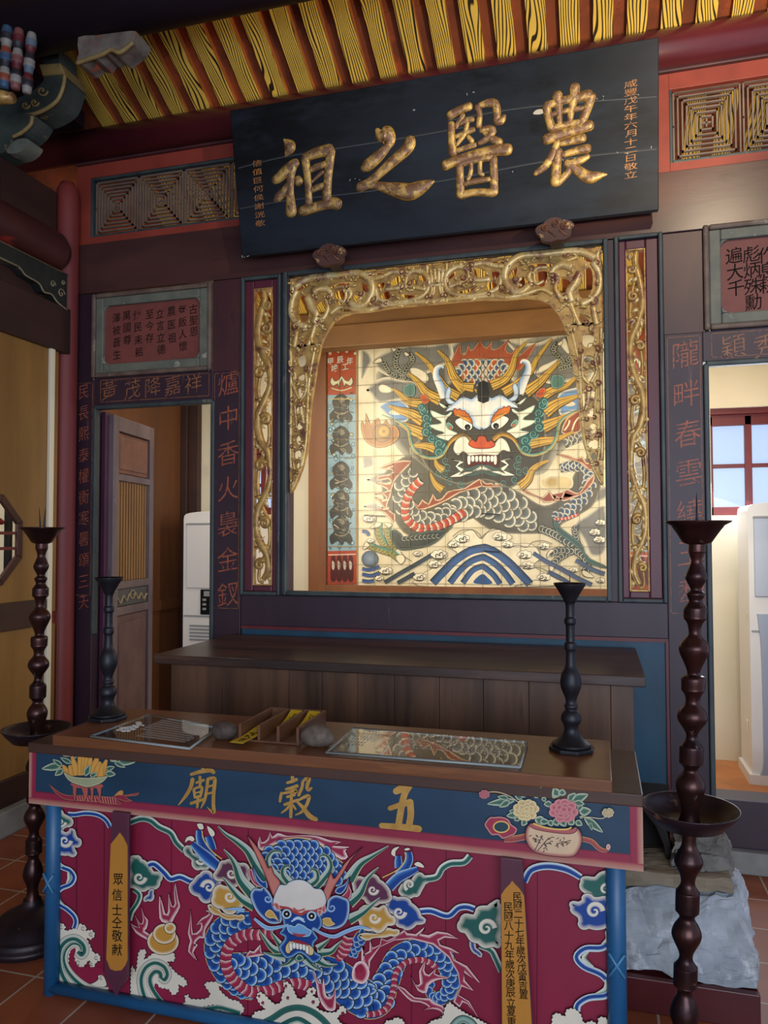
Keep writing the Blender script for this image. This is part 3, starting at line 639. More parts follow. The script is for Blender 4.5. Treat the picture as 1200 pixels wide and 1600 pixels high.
# ------------------------------------------------------------------ floor-standing air conditioners in the rear room
def aircon(x0, x1, yf, yb, h, label, big):
    r = empty('air_conditioner', ((x0+x1)/2, (yf+yb)/2, 0), label, 'air conditioner')
    w_ = x1-x0; mb = MB()
    # body with a softly domed top
    top = cr([(x0, h-.06), (x0+.02, h-.02), (x0+w_*.25, h-.004), (x0+w_*.5, h), (x1-w_*.25, h-.004), (x1-.02, h-.02), (x1, h-.06)], k=3)
    pts = [(x, yf, z) for x, z in [(x0, .06)]+top+[(x1, .06)]]
    mb.prism(pts, (0, yb-yf, 0)); mb.box((x0-.02, yf-.02, 0), (x1+.02, yb, .06)); mb.build('body', M['white_plastic'], r, .01)
    zm = h*.62
    MB().box((x0+.03, yf-.012, h*.66), (x1-.03, yf, h-.09)).build('front_panel', mat('panel_white' if not big else 'panel_gloss', 'd6d6d8' if not big else 'a9b4c6', rough=.25), r, .006)
    MB().box((x0+.028, yf-.016, h-.105), (x1-.028, yf, h-.09)).build('trim', M['grey_plastic'], r, .003)
    MB().box((x0+.01, yf-.006, h*.535), (x1-.01, yf, h*.541)).build('seam', M['grey_plastic'], r)
    if not big:
        cpn = MB().box((x0+.15, yf-.008, h*.545), (x0+.36, yf, h*.655)).build('control_panel', M['black_plastic'], r, .003)
        mb = MB()
        for q in range(3): mb.box((x0+.17, yf-.0095, h*(.565+.02*q)), (x0+.20, yf-.008, h*(.575+.02*q)))
        mb.box((x0+.18, yf-.0095, h*.625), (x0+.24, yf-.008, h*.648)); mb.build('button', M['grey_plastic'], cpn)
        mb = MB()
        for q in range(5): mb.box((x0+.06, yf-.008, .74+.026*q), (x1-.06, yf, .752+.026*q))
        mb.build('louvre', M['grey_plastic'], r, .002)
    else:
        mb = MB()
        zs = cr([(.06, 0), (.10, .05), (.2, .075), (.6, .075), (.85, .06), (.95, .03), (1.02, .01), (h*.6, 0)], k=4)
        mb.prism([(x0+.04+.3*q, yf-.02, z) for z, q in zs]+[(x1-.04, yf-.02, h*.6), (x1-.04, yf-.02, .06)], (0, .02, 0)); mb.build('lower_cover', mat('cover_blue', '9aa8c0', rough=.3), r, .006)
        mb = MB()
        for q in range(13): mb.box((x0+.17, yf-.025, .30+.052*q), (x0+.30, yf-.02, .325+.052*q))
        mb.build('louvre', M['grey_plastic'], r)
        MB().box((x0-.004, yf+.05, 1.0), (x0, yf+.09, 1.04)).build('side_clip', M['ivory_plastic'], r, .002)
        MB().box((x0-.012, yf+.1, .3), (x0, yf+.14, .36)).build('side_clip', M['ivory_plastic'], r, .002)
aircon(-3.045, -2.50, 5.15, 5.50, 1.715, 'white floor standing air conditioner seen through the left doorway', False)
aircon(.895, 1.45, 5.13, 5.50, 1.73, 'white and bluish floor standing air conditioner seen through the right doorway at the photo edge', True)
# ------------------------------------------------------------------ name plaque, leaning forward over the opening
PB, PT = V((0, 3.672, 3.022)), V((0, 3.525, 3.748))
pu = (PT-PB).normalized(); pn = V((0, -pu.z, pu.y)); ph = (PT-PB).length
PX0, PX1 = -1.832, .288
def plaque_mat():
    m = mat('plaque_black', '1c232d', '10141a', 3.5, (.35, 1, 1), .42, bump=.10, spec=.22, c3='08090b', sc3=2.6, lo3=.48, hi3=.60); return m
plaque_mat()
pl = empty('name_plaque', ((PX0+PX1)/2, PB.y, PB.z), 'large black wooden name plaque with four big worn gilt characters, leaning over the opening', 'plaque')
Pq = lambda x, h, d=0: V((x, PB.y, PB.z))+pu*h+pn*d
MB().hexa([Pq(PX0, 0, -.045), Pq(PX1, 0, -.045), Pq(PX1, 0, 0), Pq(PX0, 0, 0), Pq(PX0, ph, -.045), Pq(PX1, ph, -.045), Pq(PX1, ph, 0), Pq(PX0, ph, 0)]).build('board', M['plaque_black'], pl, .004)
plm = lambda x, y: WP(x, y, PB, pn)
p = Paint(plm, pn, .0005, .00003)
for a in ([(372, 262), (440, 245), (520, 232), (640, 213), (735, 196)], [(375, 325), (450, 312), (560, 300), (700, 280), (860, 250), (1026, 232)], [(700, 187), (830, 166), (1026, 150)]):
    p.line([(x, y+random.uniform(-.6, .6)) for x, y in a], .7, '0a0b0d'); p.line([(x, y+1.3) for x, y in a], .35, '4a545c')
rnd = random.Random(3)
for k in range(26):
    x, y = rnd.choice(((930, 153), (1000, 150), (970, 240), (1015, 232), (890, 250), (735, 145), (640, 170), (800, 268), (385, 400), (560, 280))); x += rnd.uniform(-14, 14); y += rnd.uniform(-2.5, 2.5)
    p.disc(x, y, rnd.uniform(.5, 2.6), rnd.uniform(.3, .9), '8b8f8c', 7, rot=rnd.uniform(0, 3))
p.blob([(833, 178), (838, 172), (847, 171), (850, 176), (842, 179)], 'a8a49a', None, out=None)
p.build('wood_crack', vmat('plaque_marks', .6, .05), pl)
mat('char_gilt', '77583f', '5c4440', 20, (1, 1, 1), .42, .3, bump=.15, c3='bd9c58', sc3=20, lo3=.46, hi3=.58)
mat('char_edge', 'c09a4a', '96702e', 25, rough=.4, metal=.5)
def carved(strk, F, nm):
    mb = MB(); ed = MB()
    for s_ in strk:
        q = cr([(a[0], a[1], a[2]) for a in F(s_)], False, 4) if len(s_) > 1 else F(s_)
        pts = [plm(a[0], a[1]) for a in q]; k = (plm(q[0][0]+1, q[0][1])-plm(q[0][0], q[0][1])).length
        rs = [max(a[2]*k, .001) for a in q]
        t0 = (pts[0]-pts[1]).normalized(); t1 = (pts[-1]-pts[-2]).normalized()
        for (MBx, f, sq, lift) in ((mb, 1, .42, .001), (ed, 1.13, .18, .0)):
            P = [pts[0]+t0*rs[0]*.75*f, pts[0]+t0*rs[0]*.5*f]+pts+[pts[-1]+t1*rs[-1]*.5*f, pts[-1]+t1*rs[-1]*.75*f]
            R_ = [rs[0]*.25*f, rs[0]*.75*f]+[r*f for r in rs]+[rs[-1]*.75*f, rs[-1]*.25*f]
            MBx.tube([a+pn*lift for a in P], R_, 12, flat=pn, squash=sq)
    c_ = mb.build('character', M['char_gilt'], pl); ed.build('gilt_edge', M['char_edge'], c_)
F5, F6 = ZM(360, 130, 3.529), ZM(680, 50, 3.333)
carved([[(296, 312, 6), (320, 338, 26), (328, 358, 28), (310, 390, 12), (302, 405, 5)], [(362, 438, 20), (345, 450, 24), (305, 485, 26), (268, 520, 24), (245, 535, 20)], [(345, 455, 22), (332, 520, 19), (328, 600, 20), (333, 680, 26), (335, 715, 28)],
    [(322, 560, 15), (292, 600, 20), (262, 632, 20), (245, 645, 10)], [(370, 530, 20), (378, 545, 22)], [(412, 418, 22), (420, 480, 19), (428, 560, 18), (432, 665, 18)], [(410, 412, 20), (460, 390, 24), (520, 372, 26), (548, 365, 26)],
    [(552, 375, 24), (545, 450, 22), (535, 540, 22), (530, 650, 24)], [(438, 480, 13), (480, 460, 15), (525, 445, 15)], [(440, 595, 13), (480, 575, 15), (525, 562, 15)], [(448, 545, 6), (490, 505, 9), (510, 490, 9)], [(392, 708, 22), (430, 695, 24), (500, 675, 22), (560, 660, 26), (592, 668, 26)]], F5, '祖')
carved([[(808, 258, 12), (828, 285, 30), (860, 285, 42), (880, 315, 28), (868, 350, 18)], [(870, 345, 18), (830, 390, 25), (785, 430, 30), (750, 458, 28), (735, 468, 20)], [(990, 315, 28), (985, 345, 30), (950, 385, 28), (890, 435, 26), (820, 500, 22), (765, 545, 20), (715, 565, 18)],
    [(712, 575, 24), (775, 562, 16), (850, 575, 24), (930, 592, 36), (990, 600, 40), (1050, 575, 32), (1100, 550, 16), (1122, 541, 5)]], F5, '之')
carved([[(75, 435, 20), (120, 410, 18), (178, 387, 19)], [(82, 480, 18), (84, 560, 18), (92, 630, 21)], [(98, 625, 11), (150, 605, 12), (205, 588, 13)], [(145, 432, 11), (122, 470, 12), (108, 498, 9)], [(128, 478, 11), (165, 460, 13), (195, 455, 12)], [(108, 545, 11), (160, 522, 13), (198, 508, 13)], [(165, 470, 13), (152, 530, 13), (112, 588, 9)], [(172, 545, 10), (190, 568, 13)],
    [(218, 388, 13), (230, 430, 14), (226, 488, 15)], [(222, 388, 13), (268, 370, 17), (308, 372, 19), (322, 420, 18), (318, 462, 16), (345, 462, 17), (358, 438, 11)], [(238, 512, 13), (278, 502, 15), (300, 517, 17), (262, 560, 15), (228, 578, 11)], [(252, 522, 9), (300, 558, 17), (336, 574, 18)], [(50, 695, 24), (100, 675, 22), (200, 640, 22), (300, 618, 24), (380, 612, 26)],
    [(125, 695, 19), (128, 770, 19), (130, 848, 21)], [(125, 690, 15), (200, 668, 15), (290, 650, 17)], [(302, 660, 19), (305, 740, 19), (305, 838, 21)], [(185, 672, 11), (185, 730, 11), (170, 768, 10)], [(235, 658, 11), (232, 730, 12), (248, 744, 10)], [(152, 792, 11), (210, 777, 13), (285, 766, 11)], [(132, 853, 18), (200, 835, 17), (300, 838, 19)]], F6, '醫')
carved([[(578, 390, 21), (590, 450, 19), (605, 498, 21)], [(578, 385, 19), (650, 360, 18), (740, 340, 21), (800, 327, 25)], [(812, 335, 24), (795, 390, 22), (772, 450, 21), (760, 485, 18)], [(635, 328, 25), (640, 360, 22), (645, 430, 15), (650, 480, 13)], [(726, 288, 26), (722, 340, 22), (706, 420, 17), (702, 470, 13)], [(605, 430, 11), (680, 410, 13), (770, 396, 11)], [(605, 503, 17), (680, 482, 15), (762, 468, 15)],
    [(578, 560, 25), (650, 535, 25), (730, 510, 23), (805, 487, 25)], [(638, 570, 17), (610, 640, 19), (570, 700, 18), (520, 738, 12)], [(655, 580, 15), (720, 565, 19), (770, 552, 21)], [(665, 640, 15), (740, 617, 19), (795, 606, 21)], [(640, 622, 21), (630, 700, 23), (626, 785, 26)], [(638, 790, 15), (690, 730, 17), (700, 700, 10)], [(795, 648, 14), (750, 672, 19), (692, 690, 19)], [(685, 682, 19), (740, 720, 23), (800, 758, 28), (845, 750, 21), (892, 742, 5)]], F6, '農')
mb = MB()
for k, ch in enumerate('咸豐戊午年六月十二日敬立'):
    text(mb, ch, plm(985.5, 131+12.9*k), .058, .031, up=pu, n=pn, lift=.0015, bold=-.004)
for k, ch in enumerate('信值巨何侯謝洸敬'): text(mb, ch, plm(401.5+.75*k, 255+13.4*k), .056, .031, up=pu, n=pn, lift=.0015, bold=-.004)
mb.build('small_inscription', M['gold_paint'], pl)
# cloud-shaped brackets that carry it
def bracket(px, py, lean, label):
    c_ = W(px, py, 3.64); r = empty('plaque_bracket', (c_.x, 3.79, c_.z), label, 'bracket', 'cloud shaped plaque brackets')
    out = []
    for k in range(40):
        a = 2*pi*k/40; R_ = .052+.012*abs(math.sin(2.5*a+.5)); out.append((c_.x+R_*1.45*math.cos(a), 3.630, c_.z+R_*.95*math.sin(a)))
    MB().prism(out, (0, .032, 0)).build('cloud_face', mat('bracket_brown'+str(lean), '4c2e26', '3a2320', 14, rough=.6, bump=.25, c3='a8865a', sc3=16, lo3=.60, hi3=.66), r, .006)
    mb = MB()
    for sx, sz, q in ((-.045, .012, 1), (.0, .028, -1), (.045, .010, 1)): mb.tube([(c_.x+sx+.018*(1-t)*math.cos(q*9*t+1), 3.628, c_.z+sz+.018*(1-t)*math.sin(q*9*t+1)) for t in [i/16 for i in range(16)]], .0045, 6)
    for q in (-.03, .02): mb.tube([(c_.x+q, 3.628, c_.z-.004), (c_.x+q+.035, 3.628, c_.z-.034)], .003, 6); mb.build('scroll_relief', M['gold_worn'], r)
    MB().box((c_.x-.03, 3.662, c_.z-.035), (c_.x+.03, 3.79, min(c_.z+.01, 3.0))).build('arm', M['purple_dark'], r, .004)
bracket(515, 399, 0, 'brown cloud shaped bracket under the left part of the black plaque')
bracket(867, 360, 1, 'brown cloud shaped bracket under the right part of the black plaque')

# ------------------------------------------------------------------ gilt openwork
def gold(name, a, b_, c3):
    m = mat(name, a, b_, 16, (1, 1, 1), .36, .3, bump=.25, c3=c3, sc3=14, lo3=.50, hi3=.66); return m
gold('gilt', 'c8a55e', 'a27e44', '6c403a'); gold('gilt_pale', 'e6cf94', 'c2a058', '86564a')
mat('curl_red', '6a2a2c', '7c4038', 12, rough=.45, metal=.2)
XM = -.788                               # axis of symmetry of the opening
YG = 3.805
def plate(mb, outer, holes, y, th, mirror=False):
    P = lambda q: V(((2*XM-q[0]) if mirror else q[0], y, q[1]))
    loops = [outer]+holes; flat = [P(q) for lp in loops for q in lp]
    tri = tessellate_polygon([[V((q[0], q[1], 0)) for q in lp] for lp in loops]); n = len(flat)
    fs = [tuple(t) for t in tri]+[tuple(i+n for i in t[::-1]) for t in tri]; o = 0
    for lp in loops:
        k = len(lp); fs += [(o+i, o+(i+1) % k, o+(i+1) % k+n, o+i+n) for i in range(k)]; o += k
    mb.add(flat+[q+V((0, th, 0)) for q in flat], fs)
def wxz(pts, y=YG): return [(lambda q: (q.x, q.z))(W(a[0], a[1], y)) for a in pts]
G5, G7 = ZM(440, 385, 4.615), ZM(440, 530, 6.4)
va = empty('carved_valance', (XM, YG, 2.4), 'gilt openwork arch of scrolls and dragons hanging in the large opening', 'carving')
xl, zt = -1.608, 2.925
outer = wxz([(453, 449)])+[(XM, zt-.02)]
inner = [(XM, W(690, 473, YG).z)]+wxz([(613, 480), (580, 486), (553, 488), (535, 493), (521, 502), (509, 520), (502, 536)])
top_out = [(xl, zt), (XM, zt)]+inner+[(xl, inner[-1][1])]
holes = [[(115, 380), (140, 345), (175, 365), (172, 420), (195, 470), (188, 530), (150, 548), (115, 490)], [(248, 405), (300, 380), (325, 400), (322, 440), (297, 492), (252, 470)], [(378, 322), (440, 305), (462, 360), (440, 412), (402, 422), (387, 375)],
    [(335, 285), (420, 255), (500, 250), (500, 278), (420, 284), (350, 304)], [(505, 362), (540, 322), (575, 345), (565, 385), (600, 395), (560, 418), (520, 410)], [(572, 262), (600, 260), (632, 310), (612, 332), (582, 312)],
    [(690, 262), (742, 246), (736, 290), (716, 312), (690, 292)], [(710, 338), (760, 310), (782, 345), (777, 378), (716, 388)], [(782, 240), (850, 196), (862, 230), (842, 272), (792, 282)], [(640, 186), (716, 180), (770, 174), (770, 196), (700, 203), (640, 202)],
    [(842, 336), (922, 340), (996, 346), (990, 382), (930, 382), (852, 352)], [(905, 262), (950, 230), (966, 260), (942, 287), (916, 292)], [(982, 190), (1030, 214), (1052, 250), (1020, 252), (992, 232)], [(420, 452), (470, 448), (530, 464), (450, 471)],
    [(148, 668), (192, 640), (183, 700), (132, 736)], [(110, 290), (150, 265), (200, 262), (160, 300), (120, 320)]]
mb = MB(); hz = [wxz(cr(G5(h), True, 2)) for h in holes]
for mir in (False, True): plate(mb, top_out, hz, YG, .028, mir)
leg_in = wxz([(502, 536), (497, 560), (492, 590), (487, 620), (484, 645), (482, 680), (479, 705), (473, 728), (466, 748), (458, 765), (453, 770)])
leg_out = [(xl, inner[-1][1])]+leg_in+[(xl, leg_in[-1][1]+.14)]
lh = [[(150, 175), (200, 150), (240, 175), (242, 240), (215, 275), (170, 270), (150, 225)], [(150, 375), (195, 345), (232, 365), (222, 410), (175, 405)], [(150, 495), (185, 465), (190, 505), (215, 530), (200, 580), (165, 578)], [(133, 690), (160, 665), (178, 700), (160, 745), (138, 735)], [(232, 680), (250, 660), (245, 835), (228, 830)], [(135, 875), (165, 820), (190, 860), (212, 885), (175, 905), (140, 900)],
    [(132, 990), (165, 955), (190, 1000), (185, 1050), (150, 1050)], [(120, 1130), (155, 1105), (195, 1130), (190, 1185), (122, 1190)], [(138, 1250), (160, 1230), (184, 1250), (180, 1285), (145, 1292)], [(108, 1350), (122, 1345), (118, 1400), (106, 1430)]]
lz = [wxz(cr(G7(h), True, 2)) for h in lh]
for mir in (False, True): plate(mb, leg_out, lz, YG, .028, mir)
mb.build('openwork', M['gilt'], va)
rl = MB()
def rel(F, pts, hw, mbx=rl, sq=.75, lift=.002):
    q = cr([(a[0], a[1], (a[2] if len(a) > 2 else hw)) for a in pts], False, 4); s = (F([(100, 0)])[0][0]-F([(0, 0)])[0][0])/100
    for mir in (False, True):
        P = []; R_ = []
        for a in q:
            (u,) = wxz(F([(a[0], a[1])])); k = 1/300
            P.append(((2*XM-u[0]) if mir else u[0], YG-lift, u[1])); R_.append(a[2]*s*k*1.22)
        mbx.tube(P, R_, 8, flat=(0, -1, 0), squash=sq)
def curl(F, x, y, r, dr=1):
    for mir in (False, True):
        (u,) = wxz(F([(x, y)])); s = (F([(100, 0)])[0][0]-F([(0, 0)])[0][0])/100/300; P = []
        for i in range(18):
            t = i/17; a = dr*(4.2*pi*t)/2*1.1+.8; rr = r*s*(1-t*.85); P.append(((2*XM-u[0]-rr*math.cos(a)) if mir else u[0]+rr*math.cos(a), YG-.006, u[1]+rr*math.sin(a)))
        rl.tube(P, [r*s*.42*(1-.5*i/17) for i in range(18)], 8, flat=(0, -1, 0)); c0 = (2*XM-u[0]) if mir else u[0]
        rl.cur = 1; rl.tube([(a[0], a[1]-.0055, a[2]) for a in P[:14]], [r*s*.20]*14, 5, flat=(0, -1, 0)); rl.cur = 0
for pts, hw in (([(95, 300), (180, 240), (300, 218), (430, 205), (545, 192), (630, 235), (655, 320), (610, 410), (545, 435), (495, 400)], 24), ([(75, 260), (85, 290), (70, 350)], 14), ([(110, 320), (75, 400), (72, 490), (110, 555), (185, 585)], 20), ([(185, 370, 22), (215, 440, 26), (250, 490, 24), (235, 560, 22)], 22), ([(320, 390), (335, 450), (305, 515), (260, 530)], 14),
    ([(230, 330, 30), (290, 300, 26), (345, 320, 18), (360, 365, 12)], 18), ([(200, 270), (280, 285), (350, 310)], 12), ([(350, 490), (420, 440), (520, 452), (640, 455), (740, 425), (860, 415), (1000, 400), (1200, 385)], 13), ([(895, 290, 12), (905, 215, 14), (960, 178, 18), (1040, 205, 18), (1062, 280, 16), (1020, 355, 16), (900, 398, 14), (760, 398, 14), (695, 375, 14), (675, 300, 14)], 16),
    ([(640, 240), (720, 222), (800, 185), (880, 190)], 16), ([(750, 310), (840, 300), (900, 280), (980, 300), (1040, 310)], 14), ([(480, 300), (500, 345), (480, 395), (520, 430)], 14), ([(380, 300), (450, 295), (465, 350), (450, 400), (405, 385)], 10), ([(545, 340), (575, 365), (545, 395)], 9), ([(60, 200+10), (300, 190), (700, 150), (1200, 105)], 5),
    ([(1070, 175), (1085, 230), (1080, 265)], 10), ([(1100, 165), (1110, 230), (1105, 265)], 9), ([(1132, 160), (1135, 225), (1130, 262)], 9), ([(1165, 155), (1160, 220), (1155, 260)], 10), ([(1060, 275), (1110, 282), (1200, 262)], 10), ([(1085, 290), (1080, 340), (1050, 375)], 10), ([(1140, 285), (1145, 330), (1165, 355)], 10), ([(1190, 120), (1190, 200), (1195, 270)], 10)): rel(G5, pts, hw)
for pts, hw in (([(110, 610), (100, 680), (90, 730)], 18), ([(245, 560), (220, 640), (190, 720)], 14)): rel(G5, pts, hw)
for pts, hw in (([(90, 110), (95, 300), (95, 600), (92, 900), (90, 1150), (95, 1300)], 14), ([(330, 110), (300, 260), (275, 420), (262, 600), (255, 800), (245, 1000), (225, 1150), (190, 1300), (130, 1450), (95, 1515)], 11), ([(130, 330), (140, 400), (130, 500), (180, 600)], 12), ([(240, 330), (250, 420), (240, 540), (190, 610)], 12), ([(195, 640, 22), (200, 740, 18), (225, 850, 16)], 16), ([(130, 650), (145, 800), (150, 900)], 10), ([(110, 1080), (115, 1200), (130, 1310)], 12), ([(205, 1080), (210, 1180), (180, 1310)], 11)): rel(G7, pts, hw)
for x, y, r, d_ in ((275, 240, 26, 1), (85, 330, 24, -1), (480, 297, 24, 1), (640, 240, 30, 1), (345, 372, 24, 1), (480, 397, 22, -1), (662, 387, 28, -1), (757, 417, 18, 1), (872, 190, 22, 1), (872, 295, 22, -1), (1055, 370, 20, 1), (1160, 355, 18, -1), (268, 532, 28, 1), (110, 582, 36, 1), (75, 470, 20, -1), (150, 712, 22, 1), (575, 345, 24, -1), (440, 222, 20, 1), (925, 268, 24, -1)): curl(G5, x, y, r, d_)
for x, y, r, d_ in ((118, 305, 34, 1), (250, 302, 30, -1), (160, 428, 24, 1), (115, 612, 30, 1), (188, 650, 34, -1), (150, 915, 22, 1), (208, 922, 24, -1), (112, 1077, 28, 1), (202, 1082, 24, -1), (136, 1332, 24, 1), (165, 160, 20, 1)): curl(G7, x, y, r, d_)
rnd = random.Random(17)
def inside(x, z, lp):
    c_ = False
    for i in range(len(lp)):
        (x1, z1), (x2, z2) = lp[i-1], lp[i]
        if (z1 > z) != (z2 > z) and x < (x2-x1)*(z-z1)/(z2-z1)+x1: c_ = not c_
    return c_
for lp, hl, n_ in ((top_out, hz, 120), (leg_out, lz, 60)):      # little leaves over the plain parts of the carving
    bx = [q[0] for q in lp]; bz = [q[1] for q in lp]; k = 0
    while k < n_:
        x, z = rnd.uniform(min(bx), max(bx)), rnd.uniform(min(bz), max(bz))
        if not inside(x, z, lp) or any(inside(x, z, h) for h in hl): continue
        k += 1; a = rnd.uniform(0, 2*pi); L_ = rnd.uniform(.018, .038); w_ = rnd.uniform(.004, .008)
        for mi in (1, -1):
            X = x if mi == 1 else 2*XM-x; d_ = V((math.cos(a)*mi, 0, math.sin(a))); sd = V((-math.sin(a)*mi, 0, math.cos(a)))
            rl.tube([V((X, YG-.004-.006*math.sin(pi*t), z))+d_*L_*(t-.5)+sd*L_*.35*(t-.5)**2 for t in (0, .25, .5, .75, 1)], [.0015, w_, w_, w_*.6, .0008], 7, flat=(0, -1, 0), squash=.8)
rl.build('scroll_relief', [M['gilt_pale'], M['curl_red']], va)

def side_panel(x0, x1, z0, z1, fx0, fx1, fz0, fz1, mir, label):
    r = empty('carved_side_panel', ((x0+x1)/2, YG, z0), label, 'carving')
    mb = MB(); w1, w2 = x0-fx0, fx1-x1
    mb.box((fx0, YG-.002, fz0), (x0, YG+.045, fz1)).box((x1, YG-.002, fz0), (fx1, YG+.045, fz1)).box((x0, YG-.002, fz0), (x1, YG+.045, z0)).box((x0, YG-.002, z1), (x1, YG+.045, fz1))
    mb.build('red_frame', mat('frame_plum'+str(len(MATS)), '5c2030', '48202e', 6, (1, 1, .3), .42, bump=.06), r, .006)
    mb = MB(); frame_rect(mb, x0, x1, z0, z1, .007, YG-.004, YG+.03); mb.build('gilt_border', M['gilt'], r, .002)
    st = MB(); lf = st; wd, H = x1-x0-.014, z1-z0-.014; xa, za = x0+.007, z1-.007
    Q = lambda u, v, d=0: (xa+wd*((1-u) if mir else u), YG+.010-d, za-H*v)
    stem = [(.42, 0, .10), (.50, .035, .13), (.22, .10, .15), (.12, .16, .16), (.40, .215, .15), (.78, .26, .14), (.88, .32, .13), (.60, .375, .15), (.22, .42, .15), (.14, .47, .16), (.35, .52, .15), (.75, .555, .14), (.90, .62, .13), (.82, .67, .14), (.50, .715, .14), (.16, .755, .15), (.10, .82, .13), (.35, .865, .15), (.70, .90, .13), (.80, .95, .12), (.50, .985, .10)]
    q = cr([(a, b_, c_) for a, b_, c_ in stem], False, 6)
    st.tube([Q(a, b_) for a, b_, _ in q], [c_*wd*1.6 for *_, c_ in q], 10, flat=(0, -1, 0), squash=.8)
    st.tube([Q(a+.12, b_+.004, .006) for a, b_, _ in q], [c_*wd*.45 for *_, c_ in q], 6, flat=(0, -1, 0))
    q = cr([(1-a*.9-.05, min(b_+.035, .995), c_) for a, b_, c_ in stem], False, 6)
    st.tube([Q(a, b_, -.004) for a, b_, _ in q], [c_*wd*.85 for *_, c_ in q], 8, flat=(0, -1, 0), squash=.8)
    def sp(u, v, r_, dr, a0, tw=.60):
        P = []; n = 24
        for i in range(n):
            t = i/(n-1); a = a0+dr*2*pi*1.3*t; rr = r_*wd*(1-.86*t); P.append((Q(u, v)[0]+rr*math.cos(a)*(-1 if mir else 1), YG+.006-.01*t, Q(u, v)[2]+rr*math.sin(a)))
        st.tube(P, [r_*wd*tw*(1-.55*i/(n-1)) for i in range(n)], 8, flat=(0, -1, 0))
    for u, v, r_, dr, a0 in ((.72, .055, .26, 1, 2.4), (.66, .135, .30, -1, 1.2), (.30, .285, .30, 1, .5), (.62, .445, .30, -1, 2.6), (.36, .60, .30, 1, .2), (.60, .795, .30, -1, 2.4), (.34, .935, .28, 1, .6)): sp(u, v, r_, dr, a0)
    def leaf(u, v, ang, ln, wd_):
        c_ = Q(u, v); s = -1 if mir else 1; d_ = V((math.cos(ang)*s, 0, math.sin(ang))); st.cur = 1; P = [V(c_)+d_*ln*t+V((0, -.008*math.sin(pi*t), 0)) for t in (0, .25, .5, .75, 1)]
        lf.tube(P, [wd_*.35, wd_, wd_*.9, wd_*.5, .0008], 8, flat=(0, -1, 0), squash=.5); st.cur = 0
    rnd = random.Random(11)
    for k in range(60):
        v = .02+.96*(k+.5)/60; u = .5+.36*math.sin(v*20+1)+rnd.uniform(-.12, .12); leaf(min(max(u, .08), .92), v, rnd.uniform(-2.6, -.4) if k % 2 else rnd.uniform(.3, 2.6), rnd.uniform(.030, .055), rnd.uniform(.008, .014))
    for v in (.20, .37, .53, .70, .87):
        for k in range(5): leaf(.5, v, -1.57+(k-2)*.55, .05, .010)
        st.tube([Q(.02, v+.006), Q(.5, v, .006), Q(.98, v+.004)], [.006, .009, .006], 8, flat=(0, -1, 0))
    st.build('vine_scroll', [M['gilt'], M['gilt_pale']], r)
side_panel(-1.822, -1.708, 1.249, 2.890, -1.874, -1.674, 1.216, 2.936, False, 'tall narrow gilt vine carving in a plum frame, left of the large opening')
side_panel(.143, .234, 1.249, 2.900, .110, .293, 1.216, 2.945, True, 'tall narrow gilt vine carving in a plum frame, right of the large opening')
# ------------------------------------------------------------------ offering table with painted front
T1, T2, T3, T4 = ZM(60, 1250, 6), ZM(60, 1420, 6), ZM(250, 1270, 6.667), ZM(250, 1420, 6.667)
T5, T6, T7, T8, T9 = ZM(390, 1290, 6.667), ZM(400, 1430, 7.059), ZM(550, 1300, 6), ZM(550, 1440, 6), ZM(700, 1320, 4)
YT = 2.145
mat('table_top', '4a3024', '3a251c', 5, (.3, 2, 2), .45, bump=.08)
vmat('table_paint', .38, .10)
tb = empty('offering_table', (-.87, 2.36, 0), 'long painted altar table with a blue dragon on its red front', 'table')
MB().box((-1.845, YT-.005, .788), (.108, 2.575, .822)).build('table_top', M['table_top'], tb, .004)
# legs: blue half-round posts and rail in front
mb = MB()
mat('blue_post', '1f5f8c', '1a4f78', 5, (1, 1, .4), .4, bump=.05)
for x in (-1.762, .035, ):
    for y in (2.172, 2.53): MB().tube([(x, y, 0), (x, y, .788)], .026, 16).build('leg', M['blue_post'], tb)
MB().tube([(-1.762, 2.166, .020), (.035, 2.166, .020)], .0195, 16).build('bottom_rail', M['blue_post'], tb)
for x in (-1.762, .035):
    mb = MB()
    for s in (-1, 1): mb.tube([(x-.02*s, 2.1475, .335), (x, 2.1445, .365), (x+.02*s, 2.1475, .395)], .004, 6)
    mb.build('post_binding', MATS.get('blue_light') or mat('blue_light', '3f7aa0', rough=.4), tb)
MB().box((-1.755, 2.18, .015), (.03, 2.20, .788)).build('front_panel', mat('panel_red', '8a1f3d', '7c1b36', 3, (1, 1, .3), .42), tb)
MB().box((-1.755, 2.2, .1), (-1.735, 2.53, .788)).build('side_panel', M['blue_board'], tb)
MB().box((.01, 2.2, .1), (.03, 2.53, .788)).build('side_panel', M['blue_board'], tb)
MB().box((-1.842, YT, .620), (.106, 2.158, .790)).build('apron_board', mat('apron_blue', '1f4058', '193549', 5, (.5, 1, 1), .36, bump=.04), tb, .002)

